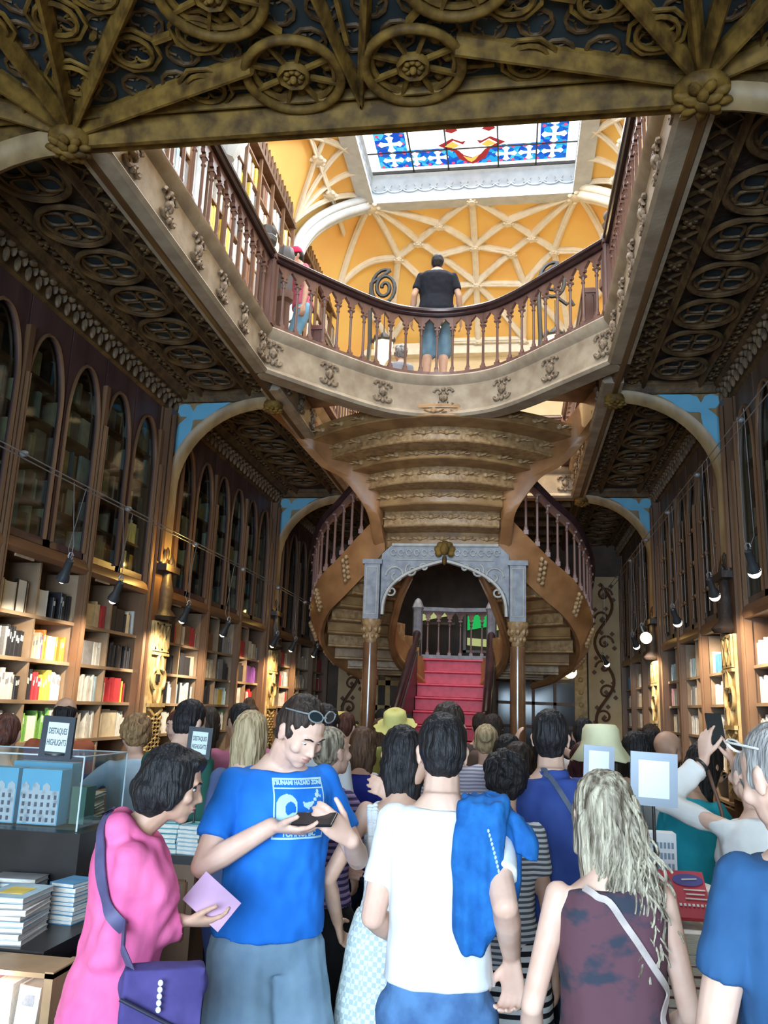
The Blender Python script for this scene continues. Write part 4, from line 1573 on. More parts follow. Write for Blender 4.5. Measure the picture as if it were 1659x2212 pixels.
def bookcase(side, y0, y1, shelves, ztop, label, where, seed, palette, glow=True, knobs=False, hide_upper_books=False, npart=6):
    rnd = random.Random(seed)
    sx = 1 if side == 'left' else -1
    X = XL if side == 'left' else XR
    fx = lambda d: X + sx * d

    def bx(mb, d0, d1, ya, yb, za, zb):
        mb.box(min(fx(d0), fx(d1)), max(fx(d0), fx(d1)), ya, yb, za, zb)
    t = thing('bookcase', label, 'bookcase', (fx(0), y0, 0))
    W_ = WOODM if side == 'left' else WOOD
    m = MB()
    bx(m, -.36, -.34, y0, y1, FL, 4.78)
    bx(m, -.36, .02, y0, y0 + .035, FL, 4.78)
    bx(m, -.36, .02, y1 - .035, y1, FL, 4.78)
    bx(m, -.36, .03, y0, y1, FL, .75)
    m.build('carcass', W_, t)
    m = MB()
    m.sweep([(0, ztop), (.05, ztop), (.07, ztop + .04), (.05, ztop + .1), (.02, ztop + .13), (0, ztop + .13)] if side == 'left' else [(0, ztop), (0, ztop + .13), (-.02, ztop + .13), (-.05, ztop + .1), (-.07, ztop + .04), (-.05, ztop)], [(X, y0, 0), (X, (y0 + y1) / 2, 0), (X, y1, 0)])
    bx(m, -.34, 0, y0, y1, ztop + .02, ztop + .06)
    m.build('cornice_rail', MATS.get('rail_brown') or mat('rail_brown', (.27, .145, .075), .4, (.17, .085, .045), 5, (1, .2, 1), .1), t, 40)
    SH = mat('shelf_board', (.36, .25, .16), .5, (.26, .17, .10), 5, (1, .2, 1), .08)
    zs = shelves
    for i, z in enumerate(zs):
        m = MB()
        bx(m, -.34, -.01, y0 + .03, y1 - .03, z - .03, z)
        m.build('shelf', SH, t)
    sp = (y1 - y0) / npart
    m = MB()
    for i in range(1, npart):
        bx(m, -.34, -.015, y0 + i * sp - .012, y0 + i * sp + .012, zs[-1] - .2, ztop)
    m.build('partition', SH, t)
    for i in range(0, npart + 1, 2):
        m = MB()
        yy = y0 + i * sp
        yy = min(max(yy, y0 + .03), y1 - .03)
        bx(m, -.02, .05, yy - .03, yy + .03, .75, ztop)
        bx(m, .0, .045, yy - .035, yy + .035, ztop + .1, 4.5)
        m.tube([(fx(.06), yy - .015, .8), (fx(.06), yy - .015, 4.1)], .016, 6)
        m.tube([(fx(.06), yy + .015, .8), (fx(.06), yy + .015, 4.1)], .016, 6)
        m.build('mullion', mat('mullion_wood', (.21, .115, .062), .35, (.13, .068, .036), 5, (1, 1, .1), .08), t, 40)
    for i in range(npart):
        yc = y0 + (i + .5) * sp
        m = MB()
        bx(m, .02, .035, yc - .13, yc + .13, ztop - .02, ztop + .05)
        if i % 2 == 0:
            m.build('label_plate', PLAQ, t)
    # glazed doors: stiles, pointed head, arch moulding, glass
    zb, zp = ztop + .14, 4.66
    spring = 4.02
    for i in range(npart):
        a, b = y0 + i * sp + .01, y0 + (i + 1) * sp - .01
        w = b - a
        yc = (a + b) / 2
        m = MB()
        bx(m, -.03, .0, a, a + .045, zb, spring)
        bx(m, -.03, .0, b - .045, b, zb, spring)
        bx(m, -.03, .0, a, b, zb, zb + .06)
        R = w * .98
        n = 8
        prof = []
        hw = w / 2 - .045
        for k in range(n + 1):
            tt = k / n
            prof.append((hw * cos(tt * pi / 2) ** .9 if k < n else 0, spring + (zp - .10 - spring) * sin(tt * pi / 2) ** 1.25))
        for sg in (1, -1):
            pl = [(yc + sg * p[0], p[1]) for p in prof] + [(yc, 4.78), (yc + sg * w / 2, 4.78), (yc + sg * w / 2, spring)]
            m.prism(pl, (fx(-.03), 0, 0), (0, 1, 0), (0, 0, 1), (sx * .03, 0, 0))
        door = m.build('glazed_door', PURPLE if side == 'left' else mat('grey_brown_wood', (.15, .105, .08), .5, (.08, .052, .04), 6, (1, 1, .15), .1), t)
        m = MB()
        pts = [(fx(.012), yc + p[0], p[1]) for p in prof] + [(fx(.012), yc - p[0], p[1]) for p in prof[::-1][1:]]
        m.tube([(fx(.012), yc + hw, zb + .05)] + pts + [(fx(.012), yc - hw, zb + .05)], .017, 6)
        m.build('arch_moulding', MATS['mullion_wood'], door, 50)
        m = MB()
        bx(m, -.022, -.018, a + .04, b - .04, zb + .03, zp - .12)
        m.build('pane', GLASS, door)
        m = MB()
        for z in [zb + .34 * k for k in range(1, 5)]:
            bx(m, -.30, -.06, a, b, z, z + .022)
        m.build('inner_shelf', W_, door)
        if knobs:
            m = MB()
            for f in (.33, .66):
                yy = a + w * f
                m.tube([(fx(.03), yy, zb + .1), (fx(.03), yy, 4.1)], .009, 5)
                for z in (zb + .35, zb + .75, zb + 1.15):
                    m.ball((fx(.035), yy, z), .026, (1, 1, 1.2), 7, 5)
            m.build('baluster_rods', MATS['mullion_wood'], door, 50)
        if not hide_upper_books:
            for k in range(0, 5):
                z = zb + .34 * k + (.022 if k else .06)
                yy = a + .05
                while yy < b - .08:
                    if rnd.random() < .75:
                        if rnd.random() < .35:
                            wd_, dp = rnd.uniform(.10, .16), .03
                        else:
                            wd_, dp = rnd.choice((.025, .035, .045)), .15
                        glazed_jobs.append((side, yy + wd_ / 2, fx(-.12), z, wd_, dp, rnd.uniform(.18, .28), rnd.choice(('cream', 'white', 'grey', 'cream', 'brown', 'pale blue', 'black', 'blue'))))
                        yy += wd_ + .004
                    else:
                        yy += rnd.uniform(.03, .1)
    return t


ZL = [2.25, 1.90, 1.57, 1.24, .92]
ZR = [2.12, 1.78, 1.43, 1.08, .80]
W1 = 'bookcase with a bald man before it'
bookcase('left', *BAYS[0], ZL, 2.68, 'tall bookcase with glazed pointed doors above lit shelves, nearest on the shaded wall', '', 11, None)
bookcase('left', *BAYS[1], ZL, 2.68, 'tall bookcase behind the green-shirted man, between the two carved piers of the shaded wall', '', 12, None, hide_upper_books=False)
bookcase('left', *BAYS[2], ZL, 2.68, 'far bookcase beside the curling stair, warmly lit, on the shaded wall', '', 13, None, hide_upper_books=True)
bookcase('right', *BAYS[0], ZR, 2.55, 'bookcase at the picture edge above the man in the navy tee', '', 14, None)
bookcase('right', *BAYS[1], ZR, 2.55, 'bookcase with knobbed upper doors behind the raised phone', '', 15, None, knobs=True, hide_upper_books=True)
bookcase('right', *BAYS[2], ZR, 2.55, 'far bookcase with knobbed doors left of the small gilded pier', '', 16, None, knobs=True, hide_upper_books=True)

SPL = {0: ['grey', 'cream', 'blue', 'white', 'black', 'red', 'brown'], 1: ['cream', 'grey', 'white', 'black', 'purple', 'orange', 'white', 'black'], 2: ['red', 'white', 'white', 'black', 'white', 'yellow', 'pale blue'], 3: ['white', 'cream', 'white', 'green', 'white']}
n_ = 0
for bi, (y0, y1) in enumerate(BAYS):
    sp = (y1 - y0) / 6
    wh = ('bookcase behind the balding man', 'bookcase behind the green-shirted man', 'far bookcase beside curling stair')[bi]
    for i in range(6):
        if bi == 0 and i < 1:
            continue
        for row, z in enumerate(ZL[:4]):
            n_ += 1
            fill_shelf('left', y0 + i * sp + .02, y0 + (i + 1) * sp - .02, z, .30, row, i, wh, SPL[row] if bi < 2 else ['white', 'cream', 'white', 'red', 'grey'], n_, face=(.55, .15, .05, .1)[row])
for bi, (y0, y1) in enumerate(BAYS):
    sp = (y1 - y0) / 6
    wh = ('bookcase at the picture edge', 'bookcase behind the raised phone', 'far bookcase past the small pier')[bi]
    for i in range(6):
        if bi == 0 and i < 4:
            continue
        for row, z in enumerate(ZR[:4]):
            n_ += 1
            pal = (['white', 'pale blue', 'grey', 'blue'], ['pink', 'cream', 'white', 'white', 'grey'], ['white', 'white', 'cream', 'grey'], ['white', 'grey', 'cream'])[row]
            fill_shelf('right', y0 + i * sp + .02, y0 + (i + 1) * sp - .02, z, .29, row, i, wh, pal, n_, face=.03, fillr=.95)

book_jobs.sort(key=lambda j: Vector(j[0]).length)
N_IND = 205
stuff_v, stuff_f, stuff_m = [], [], []


def box_into(c, cx, cy, z, wx, wy, h):
    k = len(stuff_v)
    for (a, b) in ((-1, -1), (1, -1), (1, 1), (-1, 1)):
        stuff_v.append((cx + a * wx / 2, cy + b * wy / 2, z))
    for (a, b) in ((-1, -1), (1, -1), (1, 1), (-1, 1)):
        stuff_v.append((cx + a * wx / 2, cy + b * wy / 2, z + h))
    for f in ((3, 2, 1, 0), (4, 5, 6, 7), (0, 1, 5, 4), (1, 2, 6, 5), (2, 3, 7, 6), (3, 0, 4, 7)):
        stuff_f.append(tuple(q + k for q in f))
        stuff_m.append(BMATS.index(c))


for i, (loc, c, rz, (t_, d_, h_), lab, ind) in enumerate(book_jobs):
    if i < N_IND:
        o = bpy.data.objects.new('book', BOOK[c])
        COL.objects.link(o)
        o.location = loc
        o.rotation_euler = (0, 0, rz)
        o.scale = (t_, d_, h_)
        tag(o, lab, 'book', 'books on the ' + lab.split(' along ')[1].split(',')[0] + ' of the ' + lab.split(', ')[-1])
    else:
        sx = 1 if loc[0] < 0 else -1
        if d_ < .05:
            box_into(c, loc[0] + sx * .0, loc[1], loc[2], d_, t_, h_)
        else:
            box_into(c, loc[0] - sx * d_ / 2, loc[1], loc[2], d_, t_ * .94, h_)
for (side, y, x, z, w, dp, h, c) in glazed_jobs:
    sx = 1 if side == 'left' else -1
    box_into(c, x - sx * (dp / 2 - .03), y, z, dp, w, h)

# upstairs bookcases: shelves, uprights and a fretted cresting; their books join the uncountable rest
rnd = random.Random(99)


def upper_case(side, y0, y1, label, seed, rows=9):
    sx = 1 if side == 'left' else -1
    X = -3.80 if side == 'left' else 2.30
    fx = lambda d: X + sx * d
    t = thing('upper_bookcase', label, 'bookcase', (X, y0, ZF))

    def bx(mb, d0, d1, ya, yb, za, zb):
        mb.box(min(fx(d0), fx(d1)), max(fx(d0), fx(d1)), ya, yb, za, zb)
    top = 9.75
    m = MB()
    bx(m, -.34, -.32, y0, y1, ZF, top)
    bx(m, -.34, .02, y0, y0 + .04, ZF, top)
    bx(m, -.34, .02, y1 - .04, y1, ZF, top)
    for k in range(rows + 1):
        z = ZF + .5 + k * (top - ZF - .7) / rows
        bx(m, -.32, -.01, y0, y1, z - .03, z)
    m.build('shelving', MATS['rail_brown'], t)
    n = max(1, round((y1 - y0) / .62))
    w = (y1 - y0) / n
    m = MB()
    for i in range(n + 1):
        bx(m, -.02, .03, y0 + i * w - .022, y0 + i * w + .022, ZF, top)
    m.build('upright', MATS['mullion_wood'], t)
    m = MB()
    for i in range(int((y1 - y0) / .155)):
        y = y0 + .08 + i * .155
        m.prism([(-.07, 0), (.07, 0), (.05, .12), (.07, .2), (.0, .34), (-.07, .2), (-.05, .12)], (fx(0), y, top), (0, 1, 0), (0, 0, 1), (sx * .03, 0, 0))
    bx(m, -.1, .06, y0, y1, top - .06, top)
    m.build('cresting', WOOD, t)
    for k in range(rows):
        z = ZF + .5 + k * (top - ZF - .7) / rows
        y = y0 + .06
        while y < y1 - .06:
            if rnd.random() < .8:
                wd_ = rnd.choice((.05, .07, .09, .12))
                box_into(rnd.choice(('white', 'white', 'cream', 'white', 'pale blue', 'yellow', 'grey', 'brown')), fx(-.10), y + wd_ / 2, z, .16, wd_ * .85, rnd.uniform(.24, .38))
                y += wd_
            else:
                y += .06
    return t


upper_case('left', 8.84, 12.70, 'tall upstairs bookcase of pale books seen over the shaded side rail', 1)
upper_case('left', 4.4, 8.34, 'upstairs bookcase glimpsed between balusters at the near end of the shaded rail', 2)
upper_case('left', 13.22, 17.2, 'far upstairs bookcase lit gold, seen through the bridge balusters', 3)
upper_case('right', 8.84, 12.70, 'upstairs bookcase on the side of the edge-on rail, beyond the bridge', 4)
me = bpy.data.meshes.new('books')
me.from_pydata(stuff_v, [], stuff_f)
for c in BMATS:
    me.materials.append(BM[c])
for p, mi in zip(me.polygons, stuff_m):
    p.material_index = mi
ob = bpy.data.objects.new('books', me)
COL.objects.link(ob)
tag(ob, 'countless books filling the glazed cupboards, the far shelves and the upstairs bookcases', 'books', None, 'stuff')

# white stone canopy of the upstairs niche
t = thing('niche_canopy', 'white carved stone canopy high on the upstairs wall by the pale books', 'canopy', (-3.55, 8.60, 8.2))
m = MB().lathe((-3.48, 8.60, 8.35), [(.10, -.25), (.24, .0), (.28, .30), (.30, .34), (.22, .40), (.20, .8), (.24, .86), (.08, 1.4)], 8, pi / 8)
m.build('canopy', WHITEP, t, 30)
m = MB()
for k in range(8):
    a = k * pi / 4
    m.tube([(-3.48 + .27 * cos(a + q * .12), 8.60 + .27 * sin(a + q * .12), 8.45 + .12 * sin(q * pi / 6)) for q in range(7)], .02, 5)
m.build('canopy_arches', mat('canopy_grey', (.45, .52, .52), .6), t, 50)

# back wall downstairs: glazed doors, scroll-painted panels, panelling
bw = MB().box(-4.3, 2.65, 17.35, 17.6, FL, 5.04)
struct(bw.build('wall_back', mat('back_panelling', (.10, .06, .035), .6, (.05, .03, .02), 3)))
for (x0, x1, lab) in ((1.50, 2.12, 'cream painted panel of curling brown vine scrolls at the end of the sunny bookcases'), (-3.55, -3.0, 'cream painted vine-scroll panel glimpsed behind the stair column')):
    t = thing('scroll_panel', lab, 'panel', (x0, 17.3, 0))
    MB().box(x0, x1, 17.28, 17.33, .3, 4.35).build('board', mat('scroll_ground', (.62, .47, .27), .6, (.52, .38, .2), 3), t)
    m = MB()
    xc, w = (x0 + x1) / 2, (x1 - x0) * .36
    pts = [(xc + w * .8 * sin(i * .42), 17.26, .4 + i * .1) for i in range(39)]
    m.tube(pts, .032, 5)
    for i in range(8):
        z = .62 + i * .48
        s = 1 if i % 2 else -1
        m.tube([(xc + s * w * .1 + s * .16 * (1 - q / 16) * cos(q * .5), 17.26, z + .16 * (1 - q / 16) * sin(q * .5)) for q in range(13)], .024, 5)
        for (dx, dz) in ((.02, .0), (.16, .18), (-.05, .2), (.2, -.1)):
            m.prism([(-.05, 0), (0, .05), (.05, 0), (0, -.05)], (xc + s * dx, 17.25, z + dz), (1, 0, 0), (0, 0, 1), (0, .02, 0))
    m.build('vine_scroll', mat('scroll_brown', (.16, .07, .03), .6), t, 60)
t = thing('glazed_partition', 'dark glazed doors under the stair at the back of the shop', 'door', (0.6, 17.3, 0))
m = MB()
for x in (-.3, .0, .42, .84, 1.26, 1.42):
    m.box(x - .03, x + .03, 17.22, 17.3, FL, 2.7)
for z in (.05, .9, 1.35, 1.8, 2.25, 2.7):
    m.box(-.3, 1.42, 17.22, 17.3, z - .03, z + .03)
m.build('frame', WOODM, t)
MB().box(-.28, 1.4, 17.27, 17.28, .1, 2.7).build('pane', mat('dark_glass', (.04, .045, .05), .12, None, 2), t)
t = thing('glazed_partition', 'small-paned yellowish door glimpsed between the column and the stair curb', 'door', (-2.3, 17.3, 0))
m = MB()
for x in (-2.75, -2.5, -2.1, -1.9):
    m.box(x - .05, x + .05, 17.22, 17.3, FL, 2.6)
for z in (.1, .9, 1.6, 2.1, 2.6):
    m.box(-2.8, -1.85, 17.22, 17.3, z - .05, z + .05)
m.build('frame', mat('ochre_frame', (.60, .42, .14), .5), t)
MB().box(-2.7, -1.9, 17.27, 17.28, .1, 2.6).build('pane', MATS['dark_glass'], t)
t = thing('pilaster', 'wooden pilaster dotted with studs beside the painted vine panel', 'pilaster', (1.32, 17.2, 0))
m = MB().box(1.22, 1.46, 17.18, 17.3, FL, 3.0)
m.build('shaft', MATS['warm_gilded_panel'], t)
for k in range(10):
    MB().ball((1.34, 17.17, .6 + k * .24), .05, (1, .5, 1), 8, 5).build('stud', MATS['warm_gilded_panel'], t, 60)
t = thing('stained_light', 'small window with green and white panes behind the stair landing', 'window', (-.9, 17.2, 3.2))
m = MB()
m.box(-.98, .1, 17.16, 17.2, 3.55, 3.62).box(-.98, .1, 17.16, 17.2, 2.75, 2.8).box(-.98, -.92, 17.16, 17.2, 2.75, 3.6).box(.04, .1, 17.16, 17.2, 2.75, 3.6).box(-.42, -.36, 17.16, 17.2, 2.75, 3.6).box(-1.9, -1.15, 17.16, 17.2, 3.3, 3.35)
m.build('frame', MATS['mullion_wood'], t)
m = MB()
m.prism([(-.9, 3.2), (-.4, 3.3), (-.4, 3.55), (-.9, 3.5)], (0, 17.18, 0), (1, 0, 0), (0, 0, 1), (0, .01, 0))
m.build('green_pane', lit('green_glass', (.02, .45, .10), 1.0), t)
m = MB()
m.prism([(-.36, 3.2), (.04, 3.3), (.04, 3.55), (-.36, 3.5)], (0, 17.18, 0), (1, 0, 0), (0, 0, 1), (0, .01, 0))
m.build('pale_pane', lit('lime_glass', (.55, .60, .25), .8), t)
m = MB()
m.prism([(-.9, 2.9), (-.1, 2.85), (-.1, 3.0), (-.9, 3.05)], (0, 17.18, 0), (1, 0, 0), (0, 0, 1), (0, .01, 0))
m.build('pale_pane', MATS['lime_glass'], t)
m = MB()
m.prism([(-1.9, 3.36), (-1.2, 3.5), (-1.2, 3.62), (-1.9, 3.5)], (0, 17.18, 0), (1, 0, 0), (0, 0, 1), (0, .01, 0))
m.build('pale_pane', lit('lime_glass', (.55, .60, .25), .8), t)

# ---------------------------------------------------------------- spotlights on their wires
SPOTM = mat('spot_body', (.10, .11, .12), .3, None, 10, metal=.6)
BULB = lit('spot_bulb', (1.0, .93, .80), 6.0)
BULBW = lit('warm_bulb', (1.0, .80, .40), 7.0)


def spotlight(x, y, z, tx, ty, tz, label, warm=False, energy=30, bulb=.045, dangle=True, parent_z=3.2, col=None):
    t = thing('spotlight', label, 'spotlight', (x, y, z), 'spotlights hanging on wires before the shelves')
    a = Vector((x, y, z))
    d = (Vector((tx, ty, tz)) - a).normalized()
    m = MB()
    m.tube([a - d * .13, a - d * .12, a - d * .02, a + d * .02, a + d * .055], [.018, .03, .03, .045, .05], 12)
    m.build('housing', SPOTM, t, 40)
    m = MB()
    m.ball(a + d * .06, bulb, (1, 1, 1), 12, 8)
    m.build('bulb', BULBW if warm else BULB, t, 90)
    m = MB()
    if dangle:
        m.tube([a - d * .12, (x + .03, y + .02, z + .22), (x, y - .03, parent_z)], .0028, 4)
        m.tube([a - d * .12, (x - .03, y + .06, z + .2), (x, y + .16, parent_z)], .0028, 4)
    m.tube([a - d * .12 + Vector((.02 * cos(q), 0, .03 * sin(q) + .03)) for q in range(7)], .006, 5)
    m.build('cord', mat('steel_cord', (.30, .30, .31), .45, None, 5, metal=.3), t)
    s = spot('shelf_spot', a + d * .13, (tx, ty, tz), energy, col or ((1.0, .78, .50) if warm else (1.0, .86, .66)), 95, .7, .04)
    return t


spL = []
names = ['dark spotlight above the cream and red books of the near bookcase', 'glaring spotlight beside the mullion near the red book', 'spotlight in front of the diamond-topped carved pier', 'bright spotlight above the yellow and purple books',
         'bright spotlight before the second carved pier, shaded wall', 'small spotlight right after the second carved pier, shaded wall', 'warm spotlight nearest the curling stair, shaded wall', 'spotlight far behind the curling stair']
for i, (y, z) in enumerate(((5.76, 2.50), (6.6, 2.46), (8.14, 2.45), (9.39, 2.42), (11.48, 2.45), (12.51, 2.46), (14.0, 2.47))):
    spotlight(-3.3, y, z, -3.9, y + .5, 1.5, names[i], i >= 4, 110 if i < 4 else 90, .034 if i != 0 else .024)
namesR = ['white spotlight hanging highest near the picture edge', 'white-corded spotlight on a slanting arm before the gilded pier', 'tangled spotlight before the knobbed doors', 'small spotlight left of the round warm lamp']
for i, (y, z) in enumerate(((6.42, 2.74), (7.68, 2.73), (9.42, 2.67), (12.53, 2.65))):
    spotlight(1.75, y, z, 2.3, y + .9, 1.5, namesR[i], False, 130, .05, True, 3.95 - .02 * i)
spotlight(1.70, 11.3, 2.66, 2.0, 10.4, 1.4, 'round glowing warm lamp before the distant gilded pier', True, 70, .075, True, 3.9)
spotlight(1.05, 16.2, 2.42, 1.8, 17.2, 1.4, 'cluster lamp beside the painted vine panel', True, 40, .12, True, 3.9)
spotlight(1.62, 15.3, 2.54, 2.3, 16, 1.4, 'tiny spotlight over the vine panel top', False, 20, .05, True, 3.9)
for (x, z, lab) in ((-3.3, 3.2, 'pair of steel lighting wires along the shaded wall'), (1.75, 3.93, 'pair of steel lighting wires along the sunny wall')):
    t = thing('lighting_wire', lab, 'wire', (x, 2, z))
    for dx in (0, .07):
        m = MB()
        m.tube([(x + dx, 1.5 + i * 2.0, z - .02 * sin(i)) for i in range(9)], .005, 5)
        m.build('wire', MATS['steel_cord'], t)
    m = MB()
    for i in range(8):
        m.ball((x + .03, 3.4 + i * 1.6, z), .03, (1.2, 1, .8), 6, 5)
    m.build('clamp', MATS['steel_cord'], t, 60)
# ---------------------------------------------------------------- people
import numpy as np


def remesh(mb, voxel, name, material, parent, smooth_it=6, deform=None, fac=.5):
    """fuse the overlapping shapes of one body, garment or head of hair into one continuous surface"""
    me = bpy.data.meshes.new('raw')
    me.from_pydata([tuple(p) for p in mb.v], [], mb.f)
    me.update()
    tmp = bpy.data.objects.new('raw', me)
    S.collection.objects.link(tmp)
    r = tmp.modifiers.new('r', 'REMESH')
    r.mode = 'VOXEL'
    r.voxel_size = voxel
    r.use_smooth_shade = True
    if smooth_it:
        sm = tmp.modifiers.new('s', 'SMOOTH')
        sm.factor = fac
        sm.iterations = smooth_it
    dg = bpy.context.evaluated_depsgraph_get()
    out = bpy.data.meshes.new_from_object(tmp.evaluated_get(dg))
    bpy.data.objects.remove(tmp)
    bpy.data.meshes.remove(me)
    out.name = name
    if deform is not None:
        n = len(out.vertices)
        co = np.empty(n * 3)
        no = np.empty(n * 3)
        out.vertices.foreach_get('co', co)
        out.vertices.foreach_get('normal', no)
        co = co.reshape(-1, 3)
        no = no.reshape(-1, 3)
        co = deform(co, no)
        out.vertices.foreach_set('co', co.reshape(-1))
        out.update()
    out.materials.clear()
    out.materials.append(material)
    out.polygons.foreach_set('use_smooth', [True] * len(out.polygons))
    o = bpy.data.objects.new(name, out)
    COL.objects.link(o)
    if parent is not None:
        o.parent = parent
        o['_w'] = tuple(parent['_w'])
    return o


def capsule(mb, a, b, ra, rb_, n=12, flat=False, squash=1.0):
    a, b = Vector(a), Vector(b)
    d = (b - a)
    L = d.length
    if L < 1e-5:
        d = Vector((0, 0, 1))
    d.normalize()
    if flat:
        mb.tube([a, a + (b - a) * .5, b], [ra, (ra + rb_) / 2, rb_], n, squash=squash)
        return
    pts, rs = [], []
    for k in (0, .25, .5, .8):
        q = sqrt(max(0, 1 - (1 - k) ** 2))
        pts.append(a - d * ra * (1 - k))
        rs.append(max(ra * q, .0008))
    pts.append(a)
    rs.append(ra)
    pts.append(b)
    rs.append(rb_)
    for k in (.8, .5, .25, 0):
        q = sqrt(max(0, 1 - (1 - k) ** 2))
        pts.append(b + d * rb_ * (1 - k))
        rs.append(max(rb_ * q, .0008))
    mb.tube(pts, rs, n, squash=squash)


def rings(mb, rows, n=22, flatten_back=0.0):
    """rows: (centre Vector, rx, ry, xdir, ydir) -> closed loft"""
    vs = []
    for c, rx, ry, xd, yd in rows:
        for k in range(n):
            t = 2 * pi * k / n
            cx, sy = cos(t), sin(t)
            e = .85
            px = math.copysign(abs(cx) ** e, cx) * rx
            py = math.copysign(abs(sy) ** e, sy) * ry
            vs.append(c + xd * px + yd * py)
    fs = []
    m = len(rows)
    for i in range(m - 1):
        for k in range(n):
            k2 = (k + 1) % n
            fs.append((i * n + k, i * n + k2, (i + 1) * n + k2, (i + 1) * n + k))
    fs.append(tuple(range(n))[::-1])
    fs.append(tuple((m - 1) * n + k for k in range(n)))
    mb.add(vs, fs)


def ik(Sh, T, u, f, pole):
    d = T - Sh
    L = d.length
    mx = (u + f) * .995
    if L > mx:
        T = Sh + d * (mx / L)
        d = T - Sh
        L = mx
    d.normalize()
    a = (u * u - f * f + L * L) / (2 * L)
    h = sqrt(max(0, u * u - a * a))
    p = Vector(pole)
    p = (p - d * p.dot(d)).normalized()
    return Sh + d * a + p * h, T


def hand(mb, W, d, nrm, curl, s=1.0, side=1, spread=.10, thumb=.9, fr=.0085):
    """palm and five separate fingers; d: pointing direction, nrm: direction the palm faces"""
    d = d.normalized()
    nrm = (nrm - d * nrm.dot(d)).normalized()
    lat = d.cross(nrm) * side        # towards the thumb
    palm_rows = []
    for (t, w, th) in ((-.02, .026, .020), (.015, .033, .017), (.05, .040, .0155), (.08, .041, .0135), (.093, .036, .010)):
        palm_rows.append((W + d * t * s, w * s, th * s, lat, nrm))
    rings(mb, palm_rows, 14)
    cs = curl if isinstance(curl, (list, tuple)) else [curl] * 4
    for i, (off, l, r) in enumerate(((.029, .072, 1.0), (.010, .080, 1.03), (-.009, .075, .98), (-.028, .060, .88))):
        p = W + d * .083 * s + lat * off * s
        ang = spread * (1.5 - i) * .6
        fd = (d + lat * ang).normalized()
        c = cs[i]
        L = (.46 * l * s, .30 * l * s, .24 * l * s)
        rr = fr * s * r
        a = c * .6
        for j in range(3):
            fdir = (fd * cos(a) + nrm * sin(a)).normalized()
            q = p + fdir * L[j]
            capsule(mb, p, q, rr * (1.05 - .07 * j), rr * (.98 - .09 * j), 8)
            p = q
            a += c * .75
    # thumb leaves the side of the palm near its base
    p = W + d * .022 * s + lat * .026 * s + nrm * .004
    td = (d * .62 + lat * (.62 - .5 * (1 - thumb)) + nrm * .35 * (1.6 - thumb)).normalized()
    for (l, r) in ((.038, 1.5), (.030, 1.2), (.023, 1.05)):
        q = p + td * l * s
        capsule(mb, p, q, fr * s * r, fr * s * r * .92, 8)
        p = q
        td = (td + d * .35 + nrm * .12).normalized()


def noise_np(co, freq, seed, amp, no, sx=1, sy=1, sz=1):
    out = co.copy()
    for i in range(len(co)):
        p = Vector((co[i, 0] * freq * sx + seed, co[i, 1] * freq * sy, co[i, 2] * freq * sz))
        v = mnoise.noise(p)
        out[i] += no[i] * (v * amp)
    return out


SKIN = {'light': mat('skin_light', (.78, .52, .40), .5, (.70, .43, .32), 14, spec=.3), 'tan': mat('skin_tan', (.62, .38, .27), .5, (.55, .32, .22), 14, spec=.3), 'deep': mat('skin_deep', (.42, .25, .17), .5, (.36, .2, .13), 14, spec=.3)}
HAIRC = {'black': ((.018, .016, .018), (.008, .007, .008)), 'dark': ((.05, .032, .024), (.02, .013, .010)), 'brown': ((.14, .075, .04), (.06, .03, .018)), 'auburn': ((.13, .045, .028), (.05, .018, .013)), 'blonde': ((.60, .47, .28), (.30, .21, .11)),
         'grey': ((.42, .40, .38), (.2, .19, .18)), 'goldbrown': ((.36, .22, .10), (.15, .08, .035)), 'ash': ((.56, .49, .36), (.10, .075, .05)), 'wine': ((.09, .02, .025), (.035, .01, .012))}
HM = {}
for k, (a, b) in HAIRC.items():
    HM[k] = mat('hair_' + k, a, .55, b, 60, (1, 1, .10), .9, kind='noise', detail=4, ramp=(.35, .65), spec=.3)


def fab(name, c, c2=None, **kw):
    kw.setdefault('rough', .85)
    kw.setdefault('bump', .25)
    kw.setdefault('scale', 9)
    kw.setdefault('spec', .2)
    return mat('cloth_' + name, c, c2=c2 or tuple(x * .86 for x in c), **kw)


